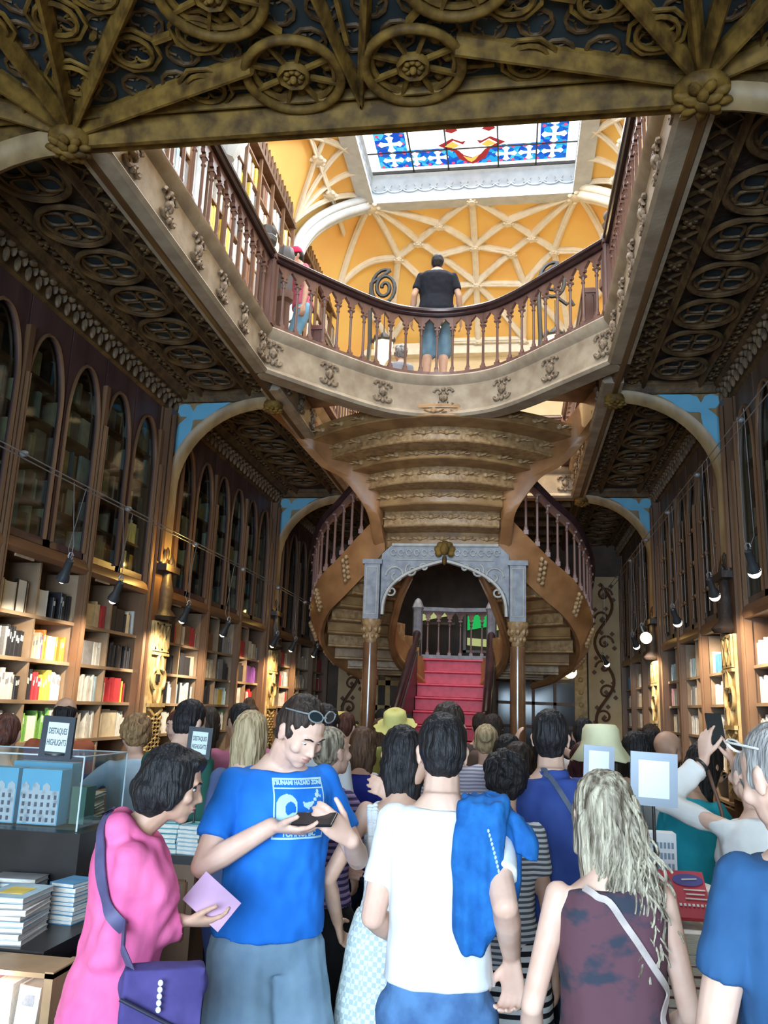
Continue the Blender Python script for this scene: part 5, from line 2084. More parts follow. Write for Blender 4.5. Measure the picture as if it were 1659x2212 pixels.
def person(label, pos, H=1.7, yaw=0.0, sex='m', lean=0.0, head=(0, 0), skin='light', hair=('short', 'dark'), top=None, bottom=None, L=None, R=None, near=False, build=1.0, shoes=None, face=False, group=None, tilt=0.0,
           stance=.10, zfloor=-0.18, hcurl=.5, hat=None, step=0.0, socks=None, finger=None, name='person', hn=None, hfwd=0.0):
    """one figure; local frame: +y is where the chest faces, +x its right-hand side"""
    H = H + .03
    k = H / 1.75
    X0_, Y0_ = pos
    root = thing(name, label, 'person', (X0_, Y0_, zfloor), group)
    a = radians(yaw)
    RX = Vector((cos(a), sin(a), 0))
    RY = Vector((-sin(a), cos(a), 0))
    O = Vector((0, 0, 0))

    def Wp(x, y, z):
        return O + RX * x + RY * y + Vector((0, 0, z))
    f = sex == 'f'
    bd = build
    sw = (.132 if f else .148) * k * bd
    hipz = .90 * k
    le = radians(lean)

    def spine(z):                       # forward lean above the hips, with the head further forward
        if z <= hipz:
            return 0, z
        d = z - hipz
        return d * sin(le), hipz + d * cos(le)

    def Pt(x, y, z):
        sy, sz = spine(z)
        yy = y * cos(le) if z > hipz else y
        zz = sz - (y * sin(le) if z > hipz else 0)
        return Wp(x, sy + yy, zz)
    up = (RY * sin(le) + Vector((0, 0, cos(le)))).normalized()
    fw = (RY * cos(le) - Vector((0, 0, sin(le)))).normalized()

    def row(z, rx, ry, y=0.0, grow=0.0):
        zz = z * k
        return (Pt(0, y * k, zz), (rx * bd + grow) * k, (ry * bd + grow) * k, RX, fw if zz > hipz else RY)
    if f:
        TR = [(.84, .165, .105, 0), (.93, .172, .115, -.01), (1.02, .145, .098, 0), (1.10, .128, .09, .005), (1.20, .135, .098, .012), (1.29, .148, .112, .02), (1.37, .152, .095, .005), (1.42, .135, .075, -.005), (1.455, .085, .062, -.008), (1.49, .056, .055, -.005)]
    else:
        TR = [(.84, .160, .110, 0), (.93, .165, .118, 0), (1.02, .155, .110, 0), (1.10, .152, .108, .005), (1.22, .165, .115, .008), (1.32, .178, .118, .01), (1.39, .178, .105, 0), (1.435, .150, .08, -.005), (1.465, .095, .068, -.008), (1.50, .062, .062, -.005)]
    TR = [(z_, a_ * (.88 if z_ < 1.15 else .86), b_ * .95, c_) for z_, a_, b_, c_ in TR]
    body = MB()
    rings(body, [row(z, rx, ry, y) for z, rx, ry, y in TR])
    neck0 = Pt(0, -.008 * k, 1.46 * k)
    hy, hp = radians(head[0]), radians(head[1])
    hl = .03 + hfwd
    neck1 = Pt(0, hl * k, 1.535 * k)
    capsule(body, neck0, neck1, (.050 if f else .060) * k, (.048 if f else .056) * k)
    # head frame
    hX = RX * cos(hy) + RY * sin(hy)
    hF0 = -RX * sin(hy) + RY * cos(hy)
    Z = Vector((0, 0, 1))
    hF = (hF0 * cos(hp) - Z * sin(hp)).normalized()
    hU = hX.cross(hF).normalized()
    if tilt:
        t_ = radians(tilt)
        hX, hU = hX * cos(t_) - hU * sin(t_), hU * cos(t_) + hX * sin(t_)
    hk = .98 * (.5 + .5 * k) if H > 1.3 else .9
    HC = neck1 + hU * .085 * hk + hF * .018 * hk

    def hp_(x, y, z):
        return HC + (hX * x + hF * y + hU * z) * hk
    HR = Matrix((hX, hF, hU)).transposed()

    def hb(mb, x, y, z, rx, ry, rz, seg=14, rg=10):
        mb.ball(hp_(x, y, z), 1.0, (rx * hk, ry * hk, rz * hk), seg, rg, HR)
    hb(body, 0, -.012, .03, .076, .094, .088, 18, 12)
    hb(body, 0, .022, -.005, .066, .070, .085, 16, 12)
    hb(body, 0, .030, -.055, .053, .056, .052)
    hb(body, 0, .058, -.088, .026, .024, .022)
    hb(body, 0, .00, -.06, .056, .05, .05)
    capsule(body, hp_(0, .080, .012), hp_(0, .101, -.026), .007 * hk, .0105 * hk, 8)
    hb(body, .011, .090, -.030, .009, .010, .008, 8, 6)
    hb(body, -.011, .090, -.030, .009, .010, .008, 8, 6)
    hb(body, 0, .084, -.052, .024, .010, .0065, 10, 6)
    hb(body, 0, .082, -.064, .021, .010, .0075, 10, 6)
    hb(body, 0, .078, .028, .052, .014, .010, 12, 6)
    for s in (-1, 1):
        hb(body, s * .045, .055, -.022, .022, .024, .022)
        hb(body, s * .076, -.008, -.012, .009, .018, .031, 10, 8)
        hb(body, s * .080, -.016, .004, .010, .014, .018, 8, 6)
    # arms
    u, fo = .285 * k, .255 * k
    arms = {}
    hscale = (.92 if f else 1.0) * k
    for s, spec in ((-1, L), (1, R)):
        Sh = Pt(s * sw, -.005 * k, 1.41 * k)
        spec = spec or {}
        t = spec.get('t', (.215 * bd, .05, .80))
        T = Wp(s * t[0] * k, t[1] * k, t[2] * k) if not spec.get('abs') else Vector(spec['abs']) - Vector((X0_, Y0_, zfloor))
        pole = spec.get('pole', (.25, -.9, -.3))
        E, T = ik(Sh, T, u, fo, RX * (s * pole[0]) + RY * pole[1] + Z * pole[2])
        ra, rm, rw = ((.038, .033, .023) if f else (.046, .041, .028))
        capsule(body, Sh, E, ra * k, rm * .92 * k)
        mid = E.lerp(T, .3)
        capsule(body, E, mid, rm * .88 * k, rm * .98 * k)
        capsule(body, mid, T, rm * .98 * k, rw * k)
        hb2 = (T - E).normalized()
        hd = spec.get('hd')
        hd = Vector(spec['habs']).normalized() if 'habs' in spec else (RX * (s * hd[0]) + RY * hd[1] + Z * hd[2]).normalized() if hd else hb2
        pn = spec.get('pn', (-1, .2, 0))
        pn = Vector(spec['pabs']) if 'pabs' in spec else RX * (s * pn[0]) + RY * pn[1] + Z * pn[2]
        hand(body, T + hd * .02 * k, hd, pn, spec.get('curl', hcurl), hscale, 1 if (hd.cross(pn)).dot(RY * spec.get('th', (0, 1, 0))[1] + RX * s * spec.get('th', (0, 1, 0))[0] + Z * spec.get('th', (0, 1, 0))[2]) > 0 else -1, fr=.0092 if near else .0105)
        arms[s] = (Sh, E, T, hd, pn)
    # legs
    legs = {}
    for s in (-1, 1):
        hx = s * .085 * k
        Hj = Wp(hx, 0, .88 * k)
        fx_ = s * (stance) * k
        fy = step * s * k
        A = Wp(fx_, fy, .085 * k)
        Kn, A = ik(Hj, A, .43 * k, .40 * k, RY)
        tr, kr, ar = ((.088, .055, .036) if f else (.088, .060, .042))
        capsule(body, Hj, Kn, tr * k, kr * k)
        calf = Kn.lerp(A, .3) - RY * .01
        capsule(body, Kn, calf, kr * .95 * k, (kr + .002) * k)
        capsule(body, calf, A, (kr + .002) * k, ar * k)
        capsule(body, A, Wp(fx_ + s * .02, fy + .13 * k, .035), .040 * k, .032 * k)
        legs[s] = (Hj, Kn, A, fx_, fy)
    vx = .0058 if near else .013
    ey = [hp_(s * .031, .084, .008) for s in (-1, 1)]
    mo = hp_(0, .094, -.058)
    nb = [hp_(s * .022, .09, -.012) for s in (-1, 1)]

    def deform(co, no):
        F = np.array(hF)
        for p in ey:
            d2 = ((co - np.array(p)) ** 2).sum(1)
            co = co - F * (.0115 * hk * np.exp(-d2 / (2 * (.0125 * hk) ** 2)))[:, None]
        dv = co - np.array(mo)
        al = np.array(hU)
        ax = np.array(hX)
        co = co - F * (.003 * np.exp(-(dv @ al) ** 2 / (2 * .003 ** 2) - (dv @ ax) ** 2 / (2 * .016 ** 2) - (dv @ F) ** 2 / (2 * .02 ** 2)))[:, None]
        return co
    remesh(body, vx, 'body', SKIN[skin], root, 3 if near else 2, deform)
    if face:
        for s in (-1, 1):
            m = MB()
            m.ball(hp_(s * .031, .0655, .006), .0115 * hk, (1.15, 1, .30 if face == 'down' else .62), 12, 8, HR)
            eo = m.build('eye', mat('eye_white', (.75, .72, .68), .3), root, 80) if False else None
            mm = MB()
            for p in m.v:
                pass
            m.v = [Vector(v_) + Vector(root['_w']) for v_ in m.v]
            eo = m.build('eye', mat('eye_white', (.75, .72, .68), .3), root, 80)
            m = MB()
            m.ball(hp_(s * .031, .0755, .004), .0045 * hk, (1, .5, .7 if face == 'down' else 1), 10, 6, HR)
            m.v = [Vector(v_) + Vector(root['_w']) for v_ in m.v]
            m.build('iris', mat('iris_dark', (.03, .02, .015), .2), eo, 80)
            m = MB()
            m.tube([hp_(s * (.014 + .011 * q), .088 - .0035 * q, .026 + .004 * sin(q * 1.0)) for q in range(4)], [.003, .0038, .0034, .0015], 6)
            m.v = [Vector(v_) + Vector(root['_w']) for v_ in m.v]
            m.build('eyebrow', HM[hair[1] if hair[1] != 'blonde' else 'brown'], root, 80)
        m = MB()
        m.ball(hp_(0, .0865, -.0515), 1, (.021 * hk, .009 * hk, .0042 * hk), 12, 6, HR)
        m.ball(hp_(0, .0850, -.0625), 1, (.018 * hk, .009 * hk, .0052 * hk), 12, 6, HR)
        m.v = [Vector(v_) + Vector(root['_w']) for v_ in m.v]
        m.build('lips', mat('lips', (.55, .25, .22), .45), root, 80)
    # hair
    hs, hc = hair
    h = MB()
    amp, hv, seed = .006, (.0075 if near else .011), (X0_ * 7 + Y0_ * 3)
    fr, st = 60, (1, 1, .35)
    if hs in ('short', 'balding', 'buzz', 'quiff'):
        q = {'buzz': -.004, 'balding': -.004}.get(hs, 0)
        if hs != 'balding':
            hb(h, 0, -.020, .040, .081 + q, .093 + q, .092 + q, 20, 14)
        hb(h, 0, -.040, .010, .080 + q, .075 + q, .075 + q, 18, 12)
        hb(h, 0, -.050, -.040, .062, .050, .045, 16, 10)
        for s in (-1, 1):
            hb(h, s * .062, -.012, .020, .018, .040, .040)
            hb(h, s * .068, .018, .005, .010, .014, .026, 8, 6)
        if hs == 'quiff':
            for i in range(9):
                hb(h, -.04 + .01 * i, .045 - .03 * (i % 2), .115 + .012 * (i % 3), .018, .025, .022, 8, 6)
        amp = .005 if hs == 'short' else .003
    elif hs in ('bob', 'long', 'verylong', 'straight'):
        hb(h, 0, -.018, .035, .086, .098, .094, 20, 14)
        hb(h, 0, -.035, -.02, .086, .082, .09, 18, 12)
        drop = {'bob': .17, 'straight': .30, 'long': .36, 'verylong': .52}[hs]
        wv = 1.0 if hs != 'bob' else 1.06
        rows_ = []
        for i in range(8):
            t = i / 7
            z = -.02 - t * drop
            p = hp_(0, -.05, 0) + Vector((0, 0, z * hk)) - hF0 * (.012 * t)
            rows_.append((p, (.086 - .018 * t) * wv * hk, (.062 - .026 * t) * hk, hX, hF0))
        rings(h, rows_, 18)
        for s in (-1, 1):
            capsule(h, hp_(s * .066, .010, .03), hp_(s * .074, -.012, -.09 if hs != 'bob' else -.10), .022 * hk, .020 * hk)
        amp = .006
    elif hs == 'curlyshort':
        for i in range(70):
            v_ = Vector((mnoise.noise((i * 1.7, seed, 0)) * 2.2, mnoise.noise((i * 2.3, 5, seed)) * 2.2, mnoise.noise((seed, i * 1.3, 9)) * 2.2))
            if v_.length < .05:
                continue
            v_.normalize()
            if v_.y > .45 and v_.z < .55:
                continue
            hb(h, v_.x * .078, -.022 + v_.y * .09, .022 + v_.z * .092, .028, .028, .026, 8, 6)
        hb(h, 0, -.025, .03, .082, .09, .09, 18, 12)
        hb(h, 0, -.05, -.03, .074, .06, .065, 16, 10)
        amp = .010
        fr, st = 45, (1, 1, 1)
    elif hs in ('bun', 'ponytail'):
        hb(h, 0, -.020, .036, .080, .093, .089, 20, 14)
        hb(h, 0, -.042, .0, .074, .068, .07, 18, 12)
        if hs == 'bun':
            bp = hn or (0, -.125, .045)
            hb(h, bp[0], bp[1], bp[2], .048, .045, .045, 14, 10)
            hb(h, bp[0] + .02, bp[1] + .01, bp[2] + .02, .03, .03, .03, 10, 8)
        else:
            hb(h, 0, -.11, .02, .03, .03, .03, 10, 8)
            capsule(h, hp_(0, -.12, .01), hp_(0, -.11, -.22), .032 * hk, .015 * hk)
        amp = .004
    elif hs == 'mop':
        hb(h, 0, -.022, .030, .092, .102, .098, 20, 14)
        hb(h, 0, -.05, -.035, .095, .082, .085, 18, 12)
        hb(h, 0, .045, .085, .058, .045, .032, 14, 10)
        for s in (-1, 1):
            hb(h, s * .072, .0, -.02, .028, .045, .06, 12, 8)
        amp = .012
        fr, st = 28, (1, 1, .6)

    def hdef(co, no):
        return noise_np(co, fr, seed, amp, no, *st)
    if hs != 'bald':
        remesh(h, hv, 'hair', HM[hc], root, 2, hdef)
    # clothes
    def tor(mb, zlo, zhi, g, flare=0.0, gtop=None):
        rows_ = []
        zs_ = [zlo] + [r_[0] for r_ in TR if zlo + .02 < r_[0] < zhi - .01] + [zhi]
        for z in zs_:
            for i in range(len(TR) - 1):
                if TR[i][0] <= z <= TR[i + 1][0] or (i == 0 and z < TR[0][0]):
                    t_ = (z - TR[i][0]) / (TR[i + 1][0] - TR[i][0])
                    t_ = max(0, t_)
                    rx = TR[i][1] * (1 - t_) + TR[i + 1][1] * t_
                    ry = TR[i][2] * (1 - t_) + TR[i + 1][2] * t_
                    yy = TR[i][3] * (1 - t_) + TR[i + 1][3] * t_
                    break
            fl = max(0, (1.15 - z) / .4) * flare
            rows_.append(row(z, rx + fl, ry + fl * .8, yy, g))
        rings(mb, rows_)

    def wr(amp_, freq=7, sd=0):
        def q(co, no):
            c2 = noise_np(co, freq, seed + sd, amp_, no, 1, 1, .55)
            return noise_np(c2, freq * 2.3, seed + sd + 5, amp_ * .5, no, 1.2, 1.2, 1)
        return q
    cv = .009 if near else .014
    if top:
        kind, material = top['kind'], top['mat']
        m = MB()
        zlo = top.get('hem', .86)
        g = top.get('loose', .014)
        tor(m, zlo, top.get('neck', 1.455), g, top.get('flare', .02 if not f else .01))
        if kind != 'tank' and kind != 'strap':
            for s in (-1, 1):
                Sh, E, T, hd, pn = arms[s]
                base = .050 if not f else .042
                capsule(m, Pt(s * sw * .75, 0, 1.39 * k), Sh, (base + .004) * k, (base + .008) * k)
                sl = top.get('sleeve', 'short')
                if sl == 'short':
                    q_ = top.get('sl', .62)
                    capsule(m, Sh, Sh.lerp(E, q_), (base + .006) * k, (base + .006) * k, 14, True)
                    capsule(m, Sh, Sh.lerp(E, .2), (base + .006) * k, (base + .004) * k)
                else:
                    capsule(m, Sh, E, (base + .006) * k, (base + .004 + g * .3) * k)
                    e2 = E.lerp(T, top.get('cuff', .93))
                    capsule(m, E, E.lerp(T, .12), (base + .009) * k, (base + .006) * k)
                    capsule(m, E, e2, (base + .002 + g * .3) * k, (.042 + g * .3) * k, 14, True)
        else:
            for s in (-1, 1):
                if kind == 'tank':
                    capsule(m, Pt(s * .09 * k, -.045 * k, 1.40 * k), Pt(s * .085 * k, .035 * k, 1.41 * k), .032 * k, .03 * k)
        if top.get('collar'):
            c0 = Pt(0, -.005 * k, 1.465 * k)
            rings(m, [(c0 + up * -.02, .082 * k, .074 * k, RX, fw), (c0 + up * .028 * k, .069 * k, .068 * k, RX, fw)])
        if top.get('hood'):
            capsule(m, Pt(-.08 * k, -.05 * k, 1.47 * k), Pt(.08 * k, -.05 * k, 1.47 * k), .05 * k, .05 * k)
            capsule(m, Pt(-.06 * k, .06 * k, 1.42 * k), Pt(-.08 * k, -.04 * k, 1.47 * k), .035 * k, .04 * k)
            capsule(m, Pt(.06 * k, .06 * k, 1.42 * k), Pt(.08 * k, -.04 * k, 1.47 * k), .035 * k, .04 * k)
        remesh(m, cv, top.get('name', 'shirt'), material, root, 3, wr(top.get('wr', .011 if near else .008)))
    if bottom:
        kind, material = bottom['kind'], bottom['mat']
        m = MB()
        zt_ = bottom.get('waist', 1.0)
        g = bottom.get('loose', .008)
        if kind in ('skirt', 'dress'):
            zl_ = bottom.get('hem', .55)
            fl = bottom.get('flare', .05)
            rows_ = []
            for z in [zl_, zl_ + .12, .7, .8, .88, .95, zt_]:
                if z < zl_:
                    continue
                t_ = max(0, (zt_ - z) / (zt_ - zl_))
                rows_.append((Pt(0, 0, z * k), ((.150 if z > .97 else .172) + g + fl * t_) * k, ((.10 if z > .97 else .118) + g + fl * t_) * k, RX, RY))
            rings(m, rows_)
        else:
            tor(m, .82, zt_, g)
            hem = bottom.get('hem', .06)
            for s in (-1, 1):
                Hj, Kn, A, fx_, fy = legs[s]
                tw = bottom.get('tw', .012)
                capsule(m, Hj, Kn, (.092 + g) * k, (.062 + tw) * k)
                if hem < .45:
                    t_ = (Kn.z - hem * k) / max(.01, (Kn.z - A.z))
                    capsule(m, Kn, Kn.lerp(A, t_), (.062 + tw) * k, (.046 + tw) * k, 14, True)
                else:
                    t_ = (Hj.z - hem * k) / (Hj.z - Kn.z)
                    m2 = Hj.lerp(Kn, t_)
                    capsule(m, Hj, m2, (.098 + g) * k, (.084 + tw) * k, 14, True)
        remesh(m, cv, bottom.get('name', kind if kind in ('skirt', 'shorts') else 'trousers'), material, root, 3, wr(.007 if near else .005, 8, 11))
    sh = shoes or mat('shoe_dark', (.05, .05, .06), .5)
    for s in (-1, 1):
        Hj, Kn, A, fx_, fy = legs[s]
        m = MB()
        p0 = Wp(fx_, fy - .035 * k, .05)
        p1 = Wp(fx_ + s * .02, fy + .15 * k, .04)
        capsule(m, p0, p1, .047 * k, .042 * k)
        capsule(m, Wp(fx_, fy - .01, .06), Wp(fx_, fy, .105), .045 * k, .04 * k)
        m.v = [Vector((v_[0], v_[1], max(v_[2], .004))) for v_ in m.v]
        remesh(m, .009 if near else .013, 'shoe', sh, root, 2)
    if hat:
        m = MB()
        kind, material = hat
        if kind == 'bucket':
            prof = [(.150, -.045), (.152, -.04), (.105, .035), (.098, .06), (.092, .115), (.075, .138), (.0, .143)]
            frill = .008
        elif kind == 'cap':
            prof = [(.088, .03), (.09, .05), (.084, .09), (.06, .125), (.0, .138)]
            frill = 0
        else:
            prof = [(.165, .012), (.168, .018), (.10, .05), (.094, .075), (.088, .125), (.06, .145), (.0, .148)]
            frill = .01
        n = 30
        vs, fs = [], []
        for (r, z) in prof:
            for q in range(n):
                t = 2 * pi * q / n
                rr = r + (frill * sin(q * 2.1) if z < .03 else 0)
                vs.append(hp_(rr * cos(t), rr * 1.08 * sin(t) - .012, z + (frill * .6 * sin(q * 1.7) if z < .03 else 0)))
        for i in range(len(prof) - 1):
            for q in range(n):
                q2 = (q + 1) % n
                fs.append((i * n + q, i * n + q2, (i + 1) * n + q2, (i + 1) * n + q))
        m.add(vs, fs)
        if kind == 'cap':
            m.prism([(.07 * cos(t), .05 + .10 * sin(t)) for t in [pi * q / 10 for q in range(11)]], hp_(0, .03, .035), hX * hk, (hF - hU * .15) * hk, hU * .006)
        m.v = [Vector(v_) + Vector(root['_w']) for v_ in m.v]
        o = m.build('hat', material, root, 60)
        sd_ = o.modifiers.new('t', 'SOLIDIFY')
        sd_.thickness = .004
    return dict(root=root, hp=hp_, HR=HR, hX=hX, hF=hF, hU=hU, arms=arms, legs=legs, Pt=Pt, Wp=Wp, RX=RX, RY=RY, k=k, base=Vector(root['_w']))


def part_on(P, mb, name, material, smooth=60):
    mb.v = [Vector(v_) + P['base'] for v_ in mb.v]
    return mb.build(name, material, P['root'], smooth)


STRI = lambda n, a, b, s: mat('cloth_' + n, a, .85, b, s, (1, 1, 1), .2, kind='stripe', ramp=(.42, .52), spec=.2)
C_JEAN = fab('denim', (.10, .22, .42), (.06, .13, .28), scale=14, bump=.35)
C_DJEAN = fab('dark_denim', (.045, .07, .15), (.03, .045, .10), scale=14)
C_BLACK = fab('black', (.012, .012, .014))
C_WHITE = fab('white', (.84, .86, .86), (.78, .81, .82))
SNEAK = mat('sneaker_grey', (.42, .45, .50), .6, None, 20)
SNEAKB = mat('sneaker_navy', (.03, .05, .09), .6, None, 20)
SNEAKW = mat('sneaker_white', (.75, .77, .78), .6, None, 20)
HOLD = dict(t=(.08, .27, 1.06), pole=(.25, -.8, -.5), pn=(-.2, .3, 1), curl=.5)
# ---- the near figures
# man in the blue tee with the phone
B_ = person('man in bright blue wave-print tee and grey shorts looking down at his phone', (-.88, 3.22), 1.85, -146, 'm', 5, (20, 36), 'light', ('short', 'dark'),
            dict(kind='tee', mat=fab('royal_blue', (.02, .20, .72), (.015, .16, .60)), hem=.93, loose=.022, sl=.66, name='tee_shirt', flare=.03, wr=.013), dict(kind='shorts', mat=fab('grey_blue', (.24, .36, .46), (.18, .28, .38)), hem=.56, tw=.045, loose=.018, waist=1.04),
            dict(abs=(-.548, 3.03, 1.165), pole=(.6, -.3, -.9), pabs=(-.85, 0, .45), habs=(-.45, -.45, .45), curl=[.6, .7, .75, .8], th=(0, 1, .4)), dict(abs=(-.82, 2.97, 1.205), pole=(.8, -.5, -.55), pabs=(.05, .25, .95), habs=(.9, -.15, -.05), curl=[.35, .4, .5, .6], th=(.3, 1, .2)),
            near=True, build=1.08, shoes=SNEAK, face='down', stance=.12, hfwd=.02)
# striped visitor partly hidden, white top back etc. follow below
# man in the white tee
W_ = person('man in white tee and jeans seen from behind, blue jacket over one shoulder', (-.22, 2.78), 1.77, 3, 'm', 2, (8, 4), 'light', ('short', 'black'),
            dict(kind='tee', mat=C_WHITE, hem=.97, loose=.018, sl=.66, name='tee_shirt', wr=.010), dict(kind='jeans', mat=C_JEAN, waist=1.04),
            dict(t=(.12, .24, 1.02), pole=(.5, -.8, -.6), pn=(-1, .2, 0), curl=.8), dict(abs=(.0, 2.78, .91), pole=(.02, -1, 0), pabs=(-.5, -.8, 0), curl=.95, habs=(.05, .05, -1)), near=True, shoes=SNEAK)
# woman in the pink jacket
K_ = person('dark-haired woman in pink jacket holding a mauve booklet, purple shoulder bag at her hip', (-1.18, 2.6), 1.64, -66, 'f', 3, (-6, 14), 'tan', ('mop', 'black'),
            dict(kind='jacket', mat=fab('pink', (.85, .18, .38), (.74, .13, .32), bump=.4), hem=.92, loose=.035, sleeve='long', name='jacket', hood=True, flare=.012, wr=.020, cuff=.92), dict(kind='jeans', mat=fab('bright_denim', (.06, .25, .50), (.04, .18, .38))),
            dict(t=(.20, .0, .86)), dict(abs=(-1.01, 2.68, .955), pole=(.4, -.75, -.95), pabs=(.1, .5, .8), curl=[.5, .55, .6, .7], habs=(.9, .35, -.05), th=(0, 1, 1)), near=True, face=True, build=1.04, hfwd=.035)
# long wavy-haired woman
Q_ = person('woman with long wavy blonde-streaked hair and wine-dark sleeveless top, seen from behind', (.26, 2.4), 1.63, 6, 'f', 4, (-4, 6), 'light', ('long', 'ash'),
            dict(kind='tank', mat=mat('cloth_wine_camo', (.11, .045, .06), .9, (.030, .035, .055), 9, (1, 1, 1.6), .2, ramp=(.42, .52)), hem=.96, loose=.014, flare=.03, name='sleeveless_top', neck=1.43), dict(kind='jeans', mat=MATS['cloth_bright_denim']),
            dict(t=(.20, .17, .95), pole=(.4, -.9, -.2), pn=(-1, .2, 0), curl=.7, ), dict(t=(.16, .22, 1.0), pole=(.3, -.8, -.5), pn=(-1, 0, 0)), near=True, build=1.08)
# man in the navy tee, cut by the frame
V_ = person('man in navy tee with cropped grey hair, cut off at the picture edge', (.655, 2.0), 1.80, 12, 'm', 5, (18, 22), 'light', ('buzz', 'grey'),
            dict(kind='tee', mat=fab('navy_blue', (.035, .11, .25), (.028, .09, .21)), hem=.82, loose=.02, sl=.68, name='tee_shirt'), dict(kind='shorts', mat=fab('slate', (.10, .12, .15)), hem=.5),
            dict(t=(.25, .12, .86), pole=(.6, -.8, -.2), pn=(-1, 0, 0)), dict(t=(.28, .05, .86)), near=True, build=1.08)
# man in the blue polo
D_ = person('man in royal blue polo shirt with a thin strap across his back', (.17, 3.9), 1.80, -2, 'm', 1, (-4, -6), 'light', ('short', 'black'),
            dict(kind='polo', mat=fab('polo', (.055, .10, .36), (.04, .075, .29)), hem=.86, loose=.018, sl=.66, collar=True, name='polo_shirt'), dict(kind='shorts', mat=mat('cloth_plaid_navy', (.04, .055, .10), .9, (.02, .03, .06), 14, kind='check'), hem=.48, tw=.03, loose=.012),
            dict(t=(.27, .06, .86)), dict(t=(.10, .30, 1.10), pole=(.7, -.5, -.6)), near=True, build=1.0, shoes=SNEAKB)
# striped girl
G_ = person('girl in mauve and navy striped tee and black shorts with a loose blonde bun', (-.87, 4.0), 1.68, -22, 'f', 2, (-18, -4), 'light', ('bun', 'ash'),
            dict(kind='tee', mat=STRI('mauve_stripe', (.34, .24, .42), (.055, .045, .12), 12), hem=.95, loose=.02, sl=.70, name='tee_shirt'), dict(kind='shorts', mat=C_BLACK, hem=.60, tw=.06, loose=.02, waist=1.04),
            dict(t=(.10, .28, 1.06), pole=(.7, -.5, -.6)), dict(t=(.15, .26, 1.08), pole=(1, -.6, -.7), curl=.8), near=True, shoes=SNEAKW, face=True, hn=(0, -.115, .03))
# woman in gingham dress
F_ = person('dark-haired woman in white ruffled gingham dress with one hand behind her neck', (-.43, 3.42), 1.71, 4, 'f', 0, (0, -2), 'tan', ('bob', 'black'),
            dict(kind='tank', mat=mat('cloth_gingham', (.78, .84, .80), .9, (.50, .60, .58), 60, kind='check', bump=0), hem=.80, loose=.012, flare=.02, name='dress_bodice', neck=1.33), dict(kind='dress', mat=MATS['cloth_gingham'], hem=.62, flare=.05, name='dress_skirt', waist=1.05),
            dict(t=(.24, .10, .98), pole=(.6, -.9, -.3), curl=.6), dict(t=(.02, -.02, 1.47), pole=(1, .1, -.1), pn=(-.3, .8, 0), curl=.4, hd=(-.9, -.1, .3)), near=True, shoes=SNEAKW)
# visitor with the phone held high
T_ = person('visitor in a loose white blouse holding up a phone with both hands', (.98, 3.7), 1.68, 8, 'f', 3, (12, -6), 'light', ('buzz', 'grey'),
            dict(kind='blouse', mat=fab('blouse_white', (.86, .85, .82), (.78, .77, .74), bump=.4), hem=.84, loose=.035, sleeve='long', name='blouse', cuff=.86, wr=.02), dict(kind='trousers', mat=C_BLACK),
            dict(t=(.14, .22, 1.66), pole=(1, .2, -.6), pn=(-.9, .5, 0), curl=[.3, .4, .5, .6], hd=(-.12, .15, 1), th=(0, -1, 0)), dict(t=(.00, .24, 1.64), pole=(1, .2, -.6), pn=(-.9, .5, 0), curl=[.3, .5, .6, .6], hd=(-.25, .1, 1), th=(0, -1, 0)), near=True, face=False)
# woman in teal
E_ = person('woman in teal sweater with glasses looking down at the table, floral bag on her arm', (.80, 4.3), 1.69, -48, 'f', 8, (-6, 24), 'tan', ('bob', 'black'),
            dict(kind='sweater', mat=fab('teal', (.02, .33, .40), (.015, .26, .33)), hem=.92, loose=.02, sleeve='long', name='sweater'), dict(kind='trousers', mat=C_BLACK), dict(t=(.14, .34, 1.08), pole=(.7, -.5, -.6)), dict(t=(.16, .36, 1.06), pole=(.8, -.5, -.6)), near=True, face=True)
# green shirt
N_ = person('man in dark green long-sleeved shirt and grey trousers, seen from behind', (-1.80, 4.5), 1.79, -10, 'm', 3, (-14, 16), 'light', ('short', 'black'),
            dict(kind='shirt', mat=fab('bottle_green', (.035, .13, .095), (.025, .10, .075)), hem=.86, loose=.02, sleeve='long', collar=True, name='shirt'), dict(kind='trousers', mat=fab('grey_cotton', (.26, .31, .32), (.20, .24, .25)), tw=.02), HOLD, HOLD, near=False, build=1.03)
# ---- the crowd, further off
P = lambda lab, pos, H, *a, **kw: person(lab, pos, H + (.12 if 'zfloor' not in kw else 0), *a, **kw)
P('young woman with dark wavy hair in striped top behind the white tee man', (-.03, 3.62), 1.50, -6, 'f', 3, (8, 12), 'tan', ('curlyshort', 'black'), dict(kind='shirt', mat=STRI('fine_stripe', (.70, .72, .74), (.12, .13, .16), 16), hem=.9), dict(kind='skirt', mat=STRI('bold_stripe', (.80, .81, .80), (.02, .02, .025), 9), hem=.15, flare=.07, name='skirt'), near=False, shoes=SNEAKB)
P('woman with chin-length brown bob and royal blue blouse beside the gingham dress', (-.92, 5.3), 1.53, 0, 'f', 0, (2, 2), 'light', ('bob', 'brown'), dict(kind='tee', mat=fab('royal', (.03, .05, .36), (.02, .03, .26)), hem=.88, sl=.8), dict(kind='jeans', mat=C_DJEAN), shoes=SNEAKB, stance=.12, step=.12)
P('child in pink flowered skirt half hidden behind the gingham dress', (-.72, 5.75), 1.10, 0, 'f', 0, (0, 0), 'light', ('long', 'brown'), dict(kind='tee', mat=fab('child_pink', (.6, .2, .3)), hem=.9), dict(kind='skirt', mat=mat('cloth_pink_floral', (.80, .30, .42), .9, (.25, .10, .16), 60, kind='voronoi'), hem=.42, flare=.08), shoes=SNEAKW)
